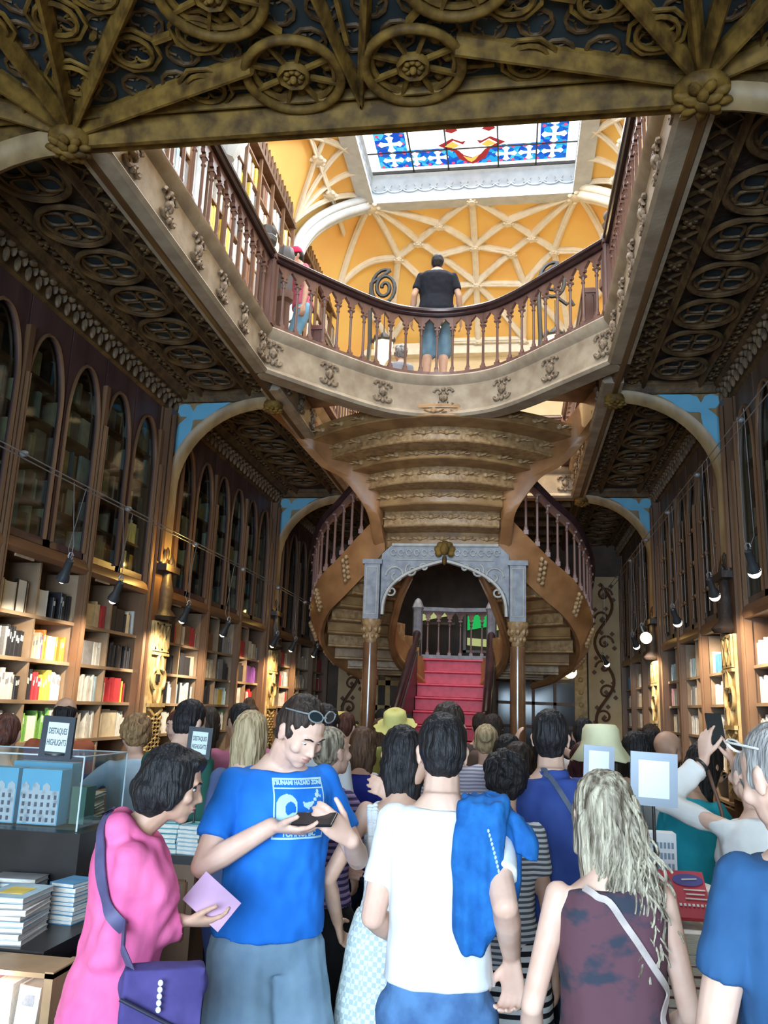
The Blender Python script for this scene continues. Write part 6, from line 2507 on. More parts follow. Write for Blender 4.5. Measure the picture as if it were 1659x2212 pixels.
P('young woman peering towards the camera past the green-shirted man', (-2.52, 6.35), 1.58, 168, 'f', 0, (0, 6), 'light', ('long', 'auburn'), dict(kind='tee', mat=C_WHITE, hem=.9), dict(kind='jeans', mat=C_DJEAN), face=True)
P('person with tousled honey-brown hair in pale denim jacket reaching an arm to the table', (-2.20, 4.86), 1.58, 24, 'f', 10, (14, 16), 'light', ('curlyshort', 'goldbrown'), dict(kind='jacket', mat=fab('pale_denim', (.55, .66, .74), (.46, .58, .68)), hem=.88, sleeve='long', loose=.02, name='jacket'), dict(kind='trousers', mat=C_DJEAN), dict(t=(.28, .40, 1.24), pole=(.7, -.4, -.6)), HOLD)
P('woman with a low auburn bun and black off-shoulder top at the left picture edge', (-2.78, 4.42), 1.55, 12, 'f', 0, (10, 2), 'light', ('bun', 'auburn'), dict(kind='tank', mat=C_BLACK, hem=.9, neck=1.36, name='top'), dict(kind='trousers', mat=C_BLACK), hn=(0, -.10, -.02))
P('balding man in broad-striped orange and blue rugby shirt behind the display case', (-2.98, 5.4), 1.66, 20, 'm', 2, (4, 14), 'tan', ('balding', 'black'), dict(kind='tee', mat=STRI('rugby', (.42, .12, .06), (.035, .06, .24), 2.0), hem=.85, sl=.7, collar=True, name='rugby_shirt'), dict(kind='trousers', mat=C_DJEAN), HOLD, HOLD, build=1.12)
P('woman with long straight dark hair and zebra-striped top behind the second small sign', (-2.10, 5.75), 1.62, 8, 'f', 0, (0, 4), 'light', ('straight', 'dark'), dict(kind='tee', mat=STRI('zebra', (.75, .77, .78), (.03, .03, .04), 4.5), hem=.9, sl=.8), dict(kind='jeans', mat=C_DJEAN))
P('bearded man in a pink tee turned towards the shelves', (-1.66, 5.22), 1.66, 30, 'm', 3, (20, 12), 'tan', ('buzz', 'black'), dict(kind='tee', mat=fab('rose', (.62, .22, .36), (.54, .18, .30)), hem=.86, loose=.02), dict(kind='jeans', mat=C_DJEAN), HOLD, dict(t=(.24, .1, .9)), build=1.05)
P('woman with messy brown updo beside the man in pink', (-1.98, 6.4), 1.66, 60, 'f', 0, (0, 5), 'light', ('bun', 'brown'), dict(kind='tee', mat=fab('mustard', (.45, .30, .12)), hem=.9), dict(kind='jeans', mat=C_DJEAN), hn=(0, -.03, .12))
P('woman with long pale blonde hair close behind the blue-tee man', (-1.30, 4.15), 1.62, -12, 'f', 0, (0, 2), 'light', ('verylong', 'blonde'), dict(kind='tee', mat=fab('dusk', (.08, .11, .22)), hem=.9), dict(kind='jeans', mat=mat('cloth_track', (.02, .03, .10), .8, (.02, .03, .1), 3)), shoes=SNEAK, stance=.12)
P('woman in white blouse with long dark hair held by a shiny clip', (-1.10, 4.95), 1.67, -10, 'f', 0, (0, 0), 'light', ('straight', 'black'), dict(kind='blouse', mat=C_WHITE, hem=.9, loose=.025, sleeve='long'), dict(kind='jeans', mat=C_DJEAN))
crowd = [
    ('short-haired person with reddish brown crop right behind the clip-haired woman', (-1.40, 7.15), 1.60, -20, 'f', ('short', 'auburn'), (.55, .50, .45), 'light', None),
    ('distant visitor in a soft yellow sun hat beside the stair column', (-1.62, 8.1), 1.58, 10, 'f', ('short', 'brown'), (.6, .55, .4), 'light', ('sun', fab('straw_yellow', (.80, .62, .20)))),
    ('small black-haired visitor in pale shirt between the bun girl and the bob', (-1.10, 6.25), 1.46, -10, 'f', ('bob', 'black'), (.62, .70, .72), 'light', None),
    ('visitor with chestnut hair just past the stair column', (-1.14, 7.5), 1.56, 0, 'f', ('bob', 'brown'), (.3, .2, .15), 'light', None),
    ('dark-haired visitor near the foot of the red stairs', (-1.34, 9.0), 1.64, 30, 'm', ('short', 'black'), (.2, .15, .12), 'tan', None),
    ('silver-blonde woman with tied hair in the middle of the crowd', (-.16, 5.45), 1.58, 0, 'f', ('bun', 'blonde'), (.45, .45, .42), 'light', None),
    ('dark-haired visitor close by the second stair column', (-.16, 7.0), 1.64, -10, 'f', ('long', 'dark'), (.15, .10, .08), 'light', None),
    ('woman with long black hair behind the jacket-draped shoulder', (-.02, 4.98), 1.53, 4, 'f', ('long', 'black'), (.2, .2, .2), 'light', None),
    ('woman with glossy dark brown hair nearest the polo man', (.03, 4.66), 1.50, -8, 'f', ('long', 'dark'), (.65, .66, .68), 'light', None),
    ('man with close-cropped dark hair beyond the polo man', (.50, 6.2), 1.64, 0, 'm', ('buzz', 'black'), (.75, .76, .78), 'light', None),
    ('far visitor with black crop by the glazed doors', (.62, 7.0), 1.58, 0, 'm', ('short', 'black'), (.1, .1, .1), 'tan', None),
    ('woman with dark cherry-red hair under the pale bucket hat', (.38, 4.85), 1.51, -30, 'f', ('bob', 'wine'), (.25, .1, .12), 'light', None),
    ('far dark-haired visitor behind the bucket hat', (1.05, 6.75), 1.57, 10, 'f', ('bob', 'black'), (.15, .12, .1), 'light', None),
    ('woman with shiny black hair and white coat behind the large white sign', (.66, 4.95), 1.58, -50, 'f', ('bob', 'black'), (.80, .81, .82), 'light', None),
    ('visitor in a pale bucket hat beside the small white sign', (.45, 4.42), 1.60, 10, 'f', ('bob', 'dark'), (.30, .33, .36), 'light', ('bucket', fab('hat_cream', (.82, .80, .52), (.72, .70, .44)))),
    ('dark-haired visitor on the first steps near the curb post', (-.30, 8.3), 1.64, 0, 'm', ('short', 'dark'), (.12, .09, .08), 'light', None),
    ('visitor with brown hair deep in the crowd between the columns', (-.62, 7.4), 1.60, 0, 'f', ('long', 'brown'), (.30, .22, .18), 'light', None),
    ('black-haired visitor deep in the crowd left of the red stairs', (-1.0, 8.2), 1.60, 0, 'm', ('short', 'black'), (.12, .14, .2), 'light', None),
    ('stooping dark-haired visitor at the far end by the sunny bookcases', (1.15, 7.6), 1.60, -40, 'm', ('short', 'dark'), (.12, .1, .1), 'light', None),
]
for i, (lab, pos, H, yaw, sx_, hr, col, sk, ht) in enumerate(crowd):
    P(lab, pos, H, yaw, sx_, 0, (0, 3), sk, hr, dict(kind='tee', mat=fab('crowd_%d' % i, col), hem=.88, loose=.016), dict(kind='jeans', mat=C_DJEAN if i % 2 else C_BLACK), hat=ht)
P('man with thick dark hair and striped collar half hidden by the white tee man', (-.31, 4.2), 1.70, -4, 'm', 0, (0, 0), 'light', ('short', 'dark'), dict(kind='shirt', mat=STRI('collar_stripe', (.72, .70, .76), (.35, .33, .45), 20), hem=.86, collar=True), dict(kind='jeans', mat=C_DJEAN))
P('yellow-hatted woman facing the camera with green-yellow scarf', (-.90, 6.85), 1.64, 176, 'f', 3, (0, 22), 'tan', ('long', 'dark'), dict(kind='shirt', mat=fab('lime', (.55, .60, .18), (.42, .48, .14)), hem=.8, sleeve='long'), dict(kind='jeans', mat=C_BLACK), hat=('sun', fab('hat_yellow', (.85, .82, .30), (.75, .70, .24))), face=True)
P('woman in black-striped top raising both arms to take a picture', (.22, 5.62), 1.60, 0, 'f', 0, (0, 0), 'light', ('bob', 'black'), dict(kind='tee', mat=STRI('thin_black_stripe', (.55, .50, .46), (.03, .03, .03), 8), hem=.9), dict(kind='jeans', mat=C_BLACK), dict(t=(.20, .20, 1.56), pole=(1, .1, -.5), hd=(-.2, 0, 1)), dict(t=(.06, .24, 1.60), pole=(1, .1, -.5), hd=(-.2, 0, 1)))
P('bald man turned away by the far end of the sunny bookcases', (.84, 5.55), 1.60, -60, 'm', 6, (0, 20), 'tan', ('bald', 'dark'), dict(kind='shirt', mat=fab('khaki', (.30, .26, .16)), hem=.86, sleeve='long'), dict(kind='jeans', mat=C_BLACK))
# upstairs
P('man in black tee and blue shorts on the bridge with his back to the rail', (-.93, 9.42), 1.78, 4, 'm', 4, (-6, 4), 'tan', ('quiff', 'black'), dict(kind='tee', mat=fab('black_tee', (.012, .014, .022)), hem=.88, loose=.022, sl=.72), dict(kind='shorts', mat=fab('steel_blue', (.20, .32, .40), (.15, .25, .32)), hem=.42, tw=.04, loose=.015), dict(t=(.29, .10, .92)), dict(t=(.29, .12, .92)), zfloor=5.40, build=1.30)
P('visitor in a red cap and pink shirt with light blue trousers on the gallery corner', (-2.50, 9.0), 1.62, 120, 'm', 6, (0, 18), 'tan', ('short', 'black'), dict(kind='tee', mat=fab('cap_pink', (.65, .14, .22)), hem=.9), dict(kind='jeans', mat=fab('light_blue', (.22, .46, .66))), hat=('cap', fab('cap_red', (.70, .03, .10))), zfloor=5.40)
P('grey curly-haired visitor coming up the stair behind the bridge balusters', (-1.42, 9.95), 1.55, 20, 'f', 0, (10, 5), 'light', ('curlyshort', 'grey'), dict(kind='jacket', mat=fab('grey_knit', (.35, .36, .40)), hem=.85, sleeve='long'), dict(kind='trousers', mat=C_DJEAN), zfloor=4.62)
# ---------------------------------------------------------------- what people wear and hold
from mathutils.bvhtree import BVHTree


def bvh_of(obs):
    vs, fs = [], []
    for o in obs:
        k = len(vs)
        off = Vector(o['_w'])
        vs.extend([v.co + off for v in o.data.vertices])
        fs.extend([tuple(i + k for i in p.vertices) for p in o.data.polygons])
    return BVHTree.FromPolygons(vs, fs)


def kids(P_, *names):
    return [c for c in P_['root'].children if c.name.split('.')[0] in names]


def ribbon_on(P_, obs, pts, width, material, name, off=.006, th=.004, parent=None, ray=(0, 1, 0)):
    """a strap laid over cloth: the world points are pulled onto the surface"""
    t = bvh_of(obs)
    pa = spline(pts, 8)
    rows = []
    for p in pa:
        rd = Vector(ray)
        loc, n, i, d = t.ray_cast(p - rd * .3, rd, .8)
        if loc is None:
            loc, n, i, d = t.find_nearest(p)
        rows.append((loc + n * off, n))
    for _ in range(4):
        rows = [rows[0]] + [((rows[i - 1][0] + rows[i][0] * 2 + rows[i + 1][0]) / 4, (rows[i - 1][1] + rows[i][1] * 2 + rows[i + 1][1]).normalized()) for i in range(1, len(rows) - 1)] + [rows[-1]]
    m = MB()
    vs = []
    for i, (p, n) in enumerate(rows):
        d = (rows[min(i + 1, len(rows) - 1)][0] - rows[max(i - 1, 0)][0]).normalized()
        s = d.cross(n).normalized()
        for (a, b) in ((-1, 0), (1, 0), (1, 1), (-1, 1)):
            vs.append(p + s * a * width / 2 + n * b * th)
    fs = []
    for i in range(len(rows) - 1):
        for j in range(4):
            j2 = (j + 1) % 4
            fs.append((i * 4 + j, i * 4 + j2, (i + 1) * 4 + j2, (i + 1) * 4 + j))
    m.add(vs, fs)
    return m.build(name, material, parent or P_['root'], 60)


def text_mesh(body, size, bold=0.0):
    c = bpy.data.curves.new('t', 'FONT')
    c.body = body
    c.size = size
    c.align_x = 'CENTER'
    c.align_y = 'CENTER'
    c.offset = bold
    c.resolution_u = 3
    o = bpy.data.objects.new('t', c)
    COL.objects.link(o)
    dg = bpy.context.evaluated_depsgraph_get()
    me = bpy.data.meshes.new_from_object(o.evaluated_get(dg))
    bpy.data.objects.remove(o)
    v = [tuple(x.co) for x in me.vertices]
    f = [tuple(p.vertices) for p in me.polygons]
    bpy.data.meshes.remove(me)
    return v, f


def lettering(mb, body, size, o, ux, uy, lift=(0, 0, 0), bold=0.0, xs=1.0):
    v, f = text_mesh(body, size, bold)
    o, ux, uy, lift = Vector(o), Vector(ux), Vector(uy), Vector(lift)
    mb.add([o + ux * a * xs + uy * b + lift for a, b, c in v], f)


def pull_on(mb, obs, direction, off=.003):
    t = bvh_of(obs)
    d = Vector(direction).normalized()
    out, bad = [], set()
    for k, p in enumerate(mb.v):
        p = Vector(p)
        loc, n, i, dist = t.ray_cast(p - d * .25, d, .6)
        if loc is None:
            bad.add(k)
        out.append(loc - d * off if loc else p)
    mb.v = out
    mb.f = [f for f in mb.f if not bad.intersection(f)]


# phone in the hands of the man in blue
def palm(P_, s, a=.07, b=.0):
    Sh, E_, T, hd, pn = P_['arms'][s]
    return T + hd.normalized() * a * P_['k'] + pn.normalized() * b + P_['base']


def phone(label, c, X, Y, scale=1.0, name='phone'):
    X = Vector(X).normalized()
    Y = Vector(Y)
    Y = (Y - X * Y.dot(X)).normalized()
    Zz = X.cross(Y)
    R = Matrix((X, Y, Zz)).transposed()
    t = thing(name, label, 'phone', c)
    m = MB().obox(c, (.074 * scale, .150 * scale, .009), R)
    o = m.build('body', mat('phone_black', (.012, .012, .015), .25, None, 3, spec=.6), t)
    bv = o.modifiers.new('b', 'BEVEL')
    bv.width = .003
    bv.segments = 2
    MB().obox(Vector(c) + Zz * .0052, (.068 * scale, .142 * scale, .0008), R).build('screen', mat('phone_screen', (.02, .025, .03), .08, None, 3), t)
    return t


cB = Vector((-.665, 2.945, 1.238))
phone('black phone held flat in both hands by the man in the blue tee', cB, (.1, .85, .45), (1, -.05, .12))
# print on his tee
shirt = kids(B_, 'tee_shirt')
RXb, RYb = B_['RX'], B_['RY']
Uv = Vector((0, 0, 1))
pc = B_['base'] + Vector((0, 0, 1.435)) + RYb * .16 - RXb * .03
lx = -RXb       # the viewer's right is his left
pr = MB()
Wd, Hd = .20, .205


def inpic(u, v):
    """u, v in 0..1 from the lower left of the print"""
    e = min(u * Wd, (1 - u) * Wd, v * Hd, (1 - v) * Hd)
    if e < 0:
        return False
    if e < .006:
        return True
    if v < .17 or v > .84:
        return False
    if .17 <= v < .185 or .82 < v <= .84:
        return True
    if u < .05 or u > .95:
        return False
    # sea below, one curling wave on the left
    base = .42 + .03 * sin(u * 22)
    if v < base and not (abs((u * 7 + v * 2) % 1.6 - .3) < .10 and v < .38 and v > .2):
        return True
    du, dv = (u - .24) / .20, (v - .52) / .22
    r = sqrt(du * du + dv * dv)
    if r < 1 and not (sqrt(((u - .30) / .10) ** 2 + ((v - .50) / .12) ** 2) < 1) and u < .42:
        return True
    # running figure leaping over the sea, up to the right
    for (a, b, rr) in ((.60, .56, .045), (.64, .55, .05), (.69, .57, .05), (.74, .60, .03), (.79, .65, .035), (.84, .72, .045), (.86, .78, .03), (.56, .60, .02), (.66, .50, .02), (.91, .70, .02)):
        if (u - a) ** 2 + ((v - b) * 1.1) ** 2 < rr * rr:
            return True
    return False


NX, NY = 78, 90
vs, fs, idx = [], [], {}


def vid(i, j):
    if (i, j) not in idx:
        idx[(i, j)] = len(vs)
        vs.append(pc + lx * ((i / NX - .5) * Wd) + Uv * ((j / NY - .5) * Hd))
    return idx[(i, j)]


for i in range(NX):
    for j in range(NY):
        if inpic((i + .5) / NX, (j + .5) / NY):
            fs.append((vid(i, j), vid(i + 1, j), vid(i + 1, j + 1), vid(i, j + 1)))
pr.add(vs, fs)
lettering(pr, 'TSUNAMI HAZARD ZONE', .0195, pc + Uv * Hd * .42, lx, Uv, bold=.0012, xs=.86)
lettering(pr, 'TOFINO, BC', .024, pc - Uv * Hd * .415, lx, Uv, bold=.0012)
pull_on(pr, shirt, -RYb, .0025)
pr.build('wave_print', mat('print_ice', (.55, .85, .92), .8, None, 6), shirt[0])


def sunglasses(P_, label, z, y, frame, tiltd=55, w=.066, dark=(.02, .03, .035)):
    hp = P_['hp']
    t = thing('sunglasses', label, 'sunglasses', P_['base'] + hp(0, y, z))
    m = MB()
    l2 = MB()
    b = P_['base']
    for s in (-1, 1):
        ring = []
        for q in range(12):
            a = 2 * pi * q / 12
            lx_, lz_ = .026 * cos(a) * (1.1), .019 * sin(a)
            ring.append(b + hp(s * .033 + lx_, y + lz_ * cos(radians(tiltd)) - abs(s * .033 + lx_) * .25, z + lz_ * sin(radians(tiltd))))
        m.tube(ring, .0034, 6, True)
        n = len(l2.v)
        l2.add(ring, [tuple(range(12))])
        m.tube([b + hp(s * .062, y - .016, z + .006), b + hp(s * .080, y - .05, z - .01), b + hp(s * .078, y - .115, z - .045)], .0028, 6)
    m.tube([b + hp(-.008, y + .002, z + .004), b + hp(0, y + .004, z + .006), b + hp(.008, y + .002, z + .004)], .003, 6)
    m.build('frame', frame, t, 60)
    o = l2.build('lens', mat('lens_dark', dark, .1, None, 3), t)
    sd_ = o.modifiers.new('t', 'SOLIDIFY')
    sd_.thickness = .0015
    return t


sunglasses(B_, 'grey-rimmed sunglasses pushed up on the dark hair of the man in blue', .112, .070, mat('rim_grey', (.25, .27, .27), .3), 125)
sunglasses(V_, 'white-rimmed sunglasses resting on cropped grey hair at the picture edge', .100, .075, mat('rim_white', (.85, .83, .74), .3), 70)
# teal woman's glasses
sunglasses(E_, 'thin clear glasses worn by the woman in teal', .004, .098, mat('rim_thin', (.25, .18, .12), .3), 90, dark=(.3, .3, .3))

# booklet held by the woman in pink
c = palm(K_, 1, .09, .02) + Vector((.0, .0, .04))
t = thing('booklet', 'mauve paper booklet in the hand of the woman in pink', 'booklet', c)
R = Matrix.Rotation(radians(35), 3, 'Y') @ Matrix.Rotation(radians(62), 3, 'X')
MB().obox(c, (.15, .105, .006), R).build('cover', mat('mauve_paper', (.58, .34, .52), .6, None, 5), t)
MB().obox(c + R @ Vector((.0, .0, -.005)), (.145, .100, .004), R).build('pages', PAGES, t)
# her bag and strap
jk = kids(K_, 'jacket')
bx, by, bz = K_['base'].x, K_['base'].y, 0
cb = Vector((-.93, 2.38, .78))
cb_bag = cb
t = thing('shoulder_bag', 'purple soft shoulder bag hanging at the hip of the woman in pink', 'bag', (cb.x, cb.y, .5))
m = MB()
q = MB()
Rb = Matrix.Rotation(radians(24), 3, 'Z')
for (dx, dz, r) in ((-.07, .09, .05), (.07, .09, .05), (-.085, -.11, .05), (.085, -.11, .05), (0, -.02, .075), (0, .08, .055)):
    q.ball(cb + Rb @ Vector((dx, 0, dz)), r, (1.1, .75, 1.1), 12, 8)
q.obox(cb, (.215, .08, .28), Rb)
purple = fab('bag_purple', (.085, .065, .22), (.05, .04, .15), bump=.5)
bo = remesh(MB().add([Vector(v_) - Vector(t['_w']) for v_ in q.v], q.f), .008, 'bag_body', purple, t, 8, lambda co, no: noise_np(co, 9, 3.3, .008, no))
m = MB()
for k in range(5):
    m.ball(cb + Rb @ Vector((-.01, -.062, .11 - k * .016)), .008, (1, .6, 1), 8, 5)
m.build('bead_charm', mat('bead_white', (.85, .87, .9), .3), t, 60)
m = MB().tube([cb + Rb @ Vector((x_, -.058 - .005 * cos(x_ * 10), .02 - x_ * .5)) for x_ in (-.11, -.05, 0, .05, .11)], .005, 6)
m.build('zip', mat('zip_dark', (.03, .03, .06), .4), t, 60)
st_k = ribbon_on(K_, jk, [(-1.22, 2.50, 1.31), (-1.20, 2.42, 1.22), (-1.175, 2.36, 1.12), (-1.135, 2.33, 1.03), (-1.10, 2.32, .98)], .036, mat('strap_violet', (.10, .09, .20), .6, None, 20), 'strap', .010, .005, t)

end_k = sum((v.co for v in st_k.data.vertices[-4:]), Vector()) / 4 + Vector(t['_w'])
MB().tube([end_k + Vector((0, .004, .01)), end_k.lerp(cb_bag + Rb @ Vector((-.08, -.02, .13)), .5) + Vector((-.01, -.015, 0)), cb_bag + Rb @ Vector((-.08, -.02, .12))], .018, 8, squash=.35).build('strap_end', MATS['strap_violet'], t)
# blue jacket slung over the shoulder of the man in white
jc = Vector((-.05, 2.60, 1.22))
q = MB()
base_w = W_['base'] + W_['Pt'](.14, -.03, 1.45 * W_['k'])
dzj = base_w.z - 1.335
sx0 = base_w.x
yb_ = base_w.y
rows_ = []
for (z, x, y, rx, ry) in ((1.36, .00, .02, .045, .06), (1.395, .0, -.03, .065, .055), (1.37, -.005, -.09, .075, .045), (1.30, -.01, -.125, .080, .036), (1.20, -.02, -.135, .082, .034), (1.10, -.02, -.14, .078, .034), (1.02, -.025, -.14, .062, .032), (.965, -.03, -.14, .035, .024)):
    rows_.append((Vector((sx0 + x, yb_ + y, z + dzj)), rx, ry, Vector((1, 0, 0)), Vector((0, 1, 0))))
rings(q, rows_, 20)
rows_ = []
for (z, x, y, rx, ry) in ((1.38, .03, .0, .045, .05), (1.34, .08, -.03, .05, .045), (1.28, .115, -.05, .046, .03), (1.22, .125, -.06, .036, .024)):
    rows_.append((Vector((sx0 + x, yb_ + y, z + dzj)), rx, ry, Vector((.9, 0, -.4)), Vector((0, 1, 0))))
rings(q, rows_, 16)
rows_ = []
for (z, x, y, rx, ry) in ((1.33, .05, -.02, .04, .04), (1.25, .075, -.03, .04, .03), (1.15, .085, -.03, .030, .026), (1.08, .07, -.03, .02, .02)):
    rows_.append((Vector((sx0 + x, yb_ + y, z + dzj)), rx, ry, Vector((1, 0, 0)), Vector((0, 1, 0))))
rings(q, rows_, 14)
t = thing('jacket', 'cobalt blue jacket slung over the shoulder of the man in white', 'jacket', (sx0, yb_ - .1, 1.0))
cob = fab('cobalt', (.02, .16, .46), (.012, .10, .34), bump=.5, scale=16)


def fold(co, no):
    out = noise_np(co, 30, 1.3, .012, no, 1.2, 1, .12)
    return noise_np(out, 14, 4.3, .008, no, 1, 1, .5)


o = remesh(MB().add([Vector(v_) - Vector(t['_w']) for v_ in q.v], q.f), .006, 'cloth', cob, t, 4, fold)
m = MB()
for k in range(26):
    f_ = k / 25
    p = Vector((sx0 + .035 + .035 * sin(f_ * 2.2), yb_ - .30, 1.30 - f_ * .26))
    m.ball(p, .0035, (1, .7, 1.5), 6, 4)
tb = bvh_of([o])
mm = MB()
for k in range(22):
    f_ = k / 21
    p = Vector((sx0 + .012 + .04 * sin(f_ * 2.0), yb_ - .4, 1.30 + dzj - f_ * .25))
    loc, n, i, d = tb.ray_cast(p, Vector((0, 1, 0)), 1)
    if loc:
        mm.ball(loc, .0042, (1, .6, 1.5), 6, 4)
mm.build('dotted_zip', mat('zip_pale', (.6, .78, .85), .5), t, 60)

# bag strap of the wavy-haired woman
tp = kids(Q_, 'sleeveless_top')
ribbon_on(Q_, tp, [(.12, 2.26, 1.34), (.19, 2.24, 1.24), (.26, 2.23, 1.14), (.33, 2.24, 1.04), (.385, 2.27, .95), (.43, 2.32, .86), (.46, 2.36, .78)], .017, mat('strap_beige', (.55, .46, .42), .6, None, 20), 'bag_strap', .007, .004)
# her curls: wavy locks that fall down her back
rnd = random.Random(5)
cu = MB()
for i in range(120):
    a = rnd.uniform(-1.25, 1.25)
    hx_, hy_ = sin(a) * .080, -.02 - cos(a) * .088
    z0_ = rnd.uniform(-.06, .06)
    ln = rnd.uniform(.20, .40) * (1 - .25 * abs(a))
    xo = .02 + .035 * rnd.random()
    ph, fq, am_ = rnd.uniform(0, 6), rnd.uniform(32, 60), rnd.uniform(.010, .022)
    pts = []
    for k in range(20):
        f_ = k / 19
        p = Q_['hp'](hx_ * (1 + .1 * f_), hy_ - .012 * f_, z0_)
        p = p + Vector((xo * f_ * 1.5 + am_ * f_ ** .5 * sin(ph + f_ * ln * fq), -.012 * f_ - .035 * f_ * (1 - f_) * 0 + am_ * .8 * f_ ** .5 * cos(ph + f_ * ln * fq) - .025 * f_, -ln * f_))
        pts.append(p + Q_['base'])
    r = rnd.uniform(.005, .0085)
    cu.tube(pts, [r * (1 - .6 * (k / 19)) for k in range(20)], 5)
cu.build('curls', HM['ash'], kids(Q_, 'hair')[0], 60)
# polo strap and the small pale bird mark
po = kids(D_, 'polo_shirt')
ribbon_on(D_, po, [(.08, 3.78, 1.50), (.13, 3.74, 1.40), (.20, 3.73, 1.30), (.27, 3.74, 1.19), (.33, 3.78, 1.08)], .022, mat('strap_slate', (.10, .13, .20), .5, None, 20), 'bag_strap', .006, .004)
m = MB()
m.prism([(-.03, .012), (-.01, .004), (-.004, -.012), (.008, 0), (.03, .006), (.012, .012), (.004, .022), (-.004, .010)], (.235, 3.5, 1.43), (1, 0, 0), (0, 0, 1), (0, .002, 0))
pull_on(m, po, (0, 1, 0), .003)
m.build('bird_mark', MATS['print_ice'], po[0])
# watch bands
for P_, s, lab in ((T_, -1, 'dark wristwatch on the raised arm holding the phone'), (V_, -1, 'wristwatch low on the arm of the man in the navy tee')):
    Sh, E_, T, hd, pn = P_['arms'][s]
    d = (T - E_).normalized()
    c = E_.lerp(T, .93) + P_['base']
    t = thing('wristwatch', lab, 'watch', c)
    a_ = d.orthogonal().normalized()
    b_ = d.cross(a_)
    ring = [c + (a_ * cos(q) + b_ * sin(q)) * .030 for q in [2 * pi * k / 14 for k in range(14)]]
    MB().tube(ring, .007, 6, True, squash=.5).build('band', IRON, t, 60)
cT = (palm(T_, 1, .10, .0) + palm(T_, -1, .10, .0)) / 2 + Vector((0, -.005, .045))
phone('dark phone with reflecting glass raised high in two hands', cT, (1, .25, 0), (.15, .3, 1), 1.0)
# ruffle of the gingham dress
m = MB()
rnd = random.Random(8)
tb = bvh_of(kids(F_, 'body', 'dress_bodice'))
for k in range(46):
    f_ = k / 45
    p = F_['base'] + F_['Pt'](-.105 + .012 * sin(f_ * 3), -.30, (1.43 - f_ * .36) * F_['k'])
    loc, n, i, d = tb.ray_cast(p, F_['RY'], 1)
    if loc:
        for s in (-1, 1):
            m.ball(loc + F_['RX'] * s * .010, .012, (1.2, 1, .7 + rnd.random() * .5), 7, 5)
m.build('ruffle', C_WHITE, F_['root'], 60)
# dress straps, floral bag of the woman in teal
cb = Vector((.96, 3.98, .98))
t = thing('shoulder_bag', 'pale floral cloth bag hanging beside the woman in teal', 'bag', cb)
q = MB().ball((0, 0, 0), .11, (1, .45, 1.1), 14, 10)
remesh(q, .01, 'bag_body', mat('floral_cloth', (.72, .70, .62), .9, (.35, .30, .28), 60, kind='voronoi', ramp=(.2, .5)), t, 3)
MB().tube([cb + Vector((-.05, 0, .10)), cb + Vector((-.07, -.02, .26)), cb + Vector((-.10, .06, .42))], .008, 6).build('handle', mat('leather_brown', (.16, .08, .05), .5), t, 60)

# ---------------------------------------------------------------- tables, books for sale, signs
TBL = mat('table_dark', (.022, .018, .018), .35, (.014, .012, .012), 6, (1, 1, 1), .05)


def table(label, x0, x1, y0, y1, z, kind='table', carved=False):
    t = thing('display_table', label, 'table', ((x0 + x1) / 2, (y0 + y1) / 2, FL))
    MB().box(x0, x1, y0, y1, z - .05, z).build('table_top', TBL, t)
    MB().box(x0 + .04, x1 - .04, y0 + .04, y1 - .04, z - .18, z - .05).build('apron', WOOD if carved else TBL, t)
    for (x, y) in ((x0 + .08, y0 + .08), (x1 - .08, y0 + .08), (x0 + .08, y1 - .08), (x1 - .08, y1 - .08)):
        MB().lathe((x, y, FL), [(.05, 0), (.05, .08), (.035, .12), (.04, .5), (.05, z - FL - .2), (.05, z - FL - .05)], 8).build('leg', TBL, t, 40)
    return t


def flat_book(label, group, c, x, y, z, w, d, h, rz, tc=None, lines=False):
    m = MB()
    R = Matrix.Rotation(rz, 3, 'Z')
    me_c = BM.get(c) or c
    o = bpy.data.objects.new('book', bpy.data.meshes.new('book'))
    COL.objects.link(o)
    m.obox((0, 0, .001 + h / 2 + (h / 2 - .002)), (w, d, .0022))
    m.obox((0, 0, .0015), (w, d, .003))
    m.obox((-w / 2 + .0015, 0, h / 2), (.003, d, h))
    nf = len(m.f)
    m.obox((.001, 0, h / 2), (w - .008, d - .008, h - .006))
    k = len(m.f)
    if tc:
        m.obox((0, 0, h + .0008), (w * .55, d * .45, .0012))
    me = o.data
    me.from_pydata([tuple(v_) for v_ in m.v], [], m.f)
    me.materials.append(me_c)
    me.materials.append(PAGES)
    me.materials.append(BM.get(tc or 'white'))
    for i, p in enumerate(me.polygons):
        p.material_index = 0 if i < nf else (1 if i < k else 2)
    o.location = (x, y, z)
    o.rotation_euler = (0, 0, rz)
    tag(o, label, 'book', group)
    return o


def stack(what, c, x, y, z, n, w=.17, d=.24, h=.022, rz=0.0, tc=None, seed=0):
    rnd = random.Random(seed + n)
    g = what.replace('book', 'books', 1)
    for i in range(n):
        top = i == n - 1
        lab = what + (', topmost' if top else ', ' + ('lowest', 'second from bottom', 'third from bottom', 'fourth from bottom', 'fifth from bottom', 'sixth from bottom', 'seventh from bottom', 'eighth from bottom', 'ninth from bottom', 'tenth from bottom', 'eleventh up', 'twelfth up', 'thirteenth up', 'fourteenth up', 'fifteenth up')[i])
        flat_book(lab, g, c if isinstance(c, str) else c[i % len(c)], x + rnd.uniform(-.005, .005), y + rnd.uniform(-.005, .005), z + i * (h + .001), w, d, h, rz + rnd.uniform(-.06, .06), tc)


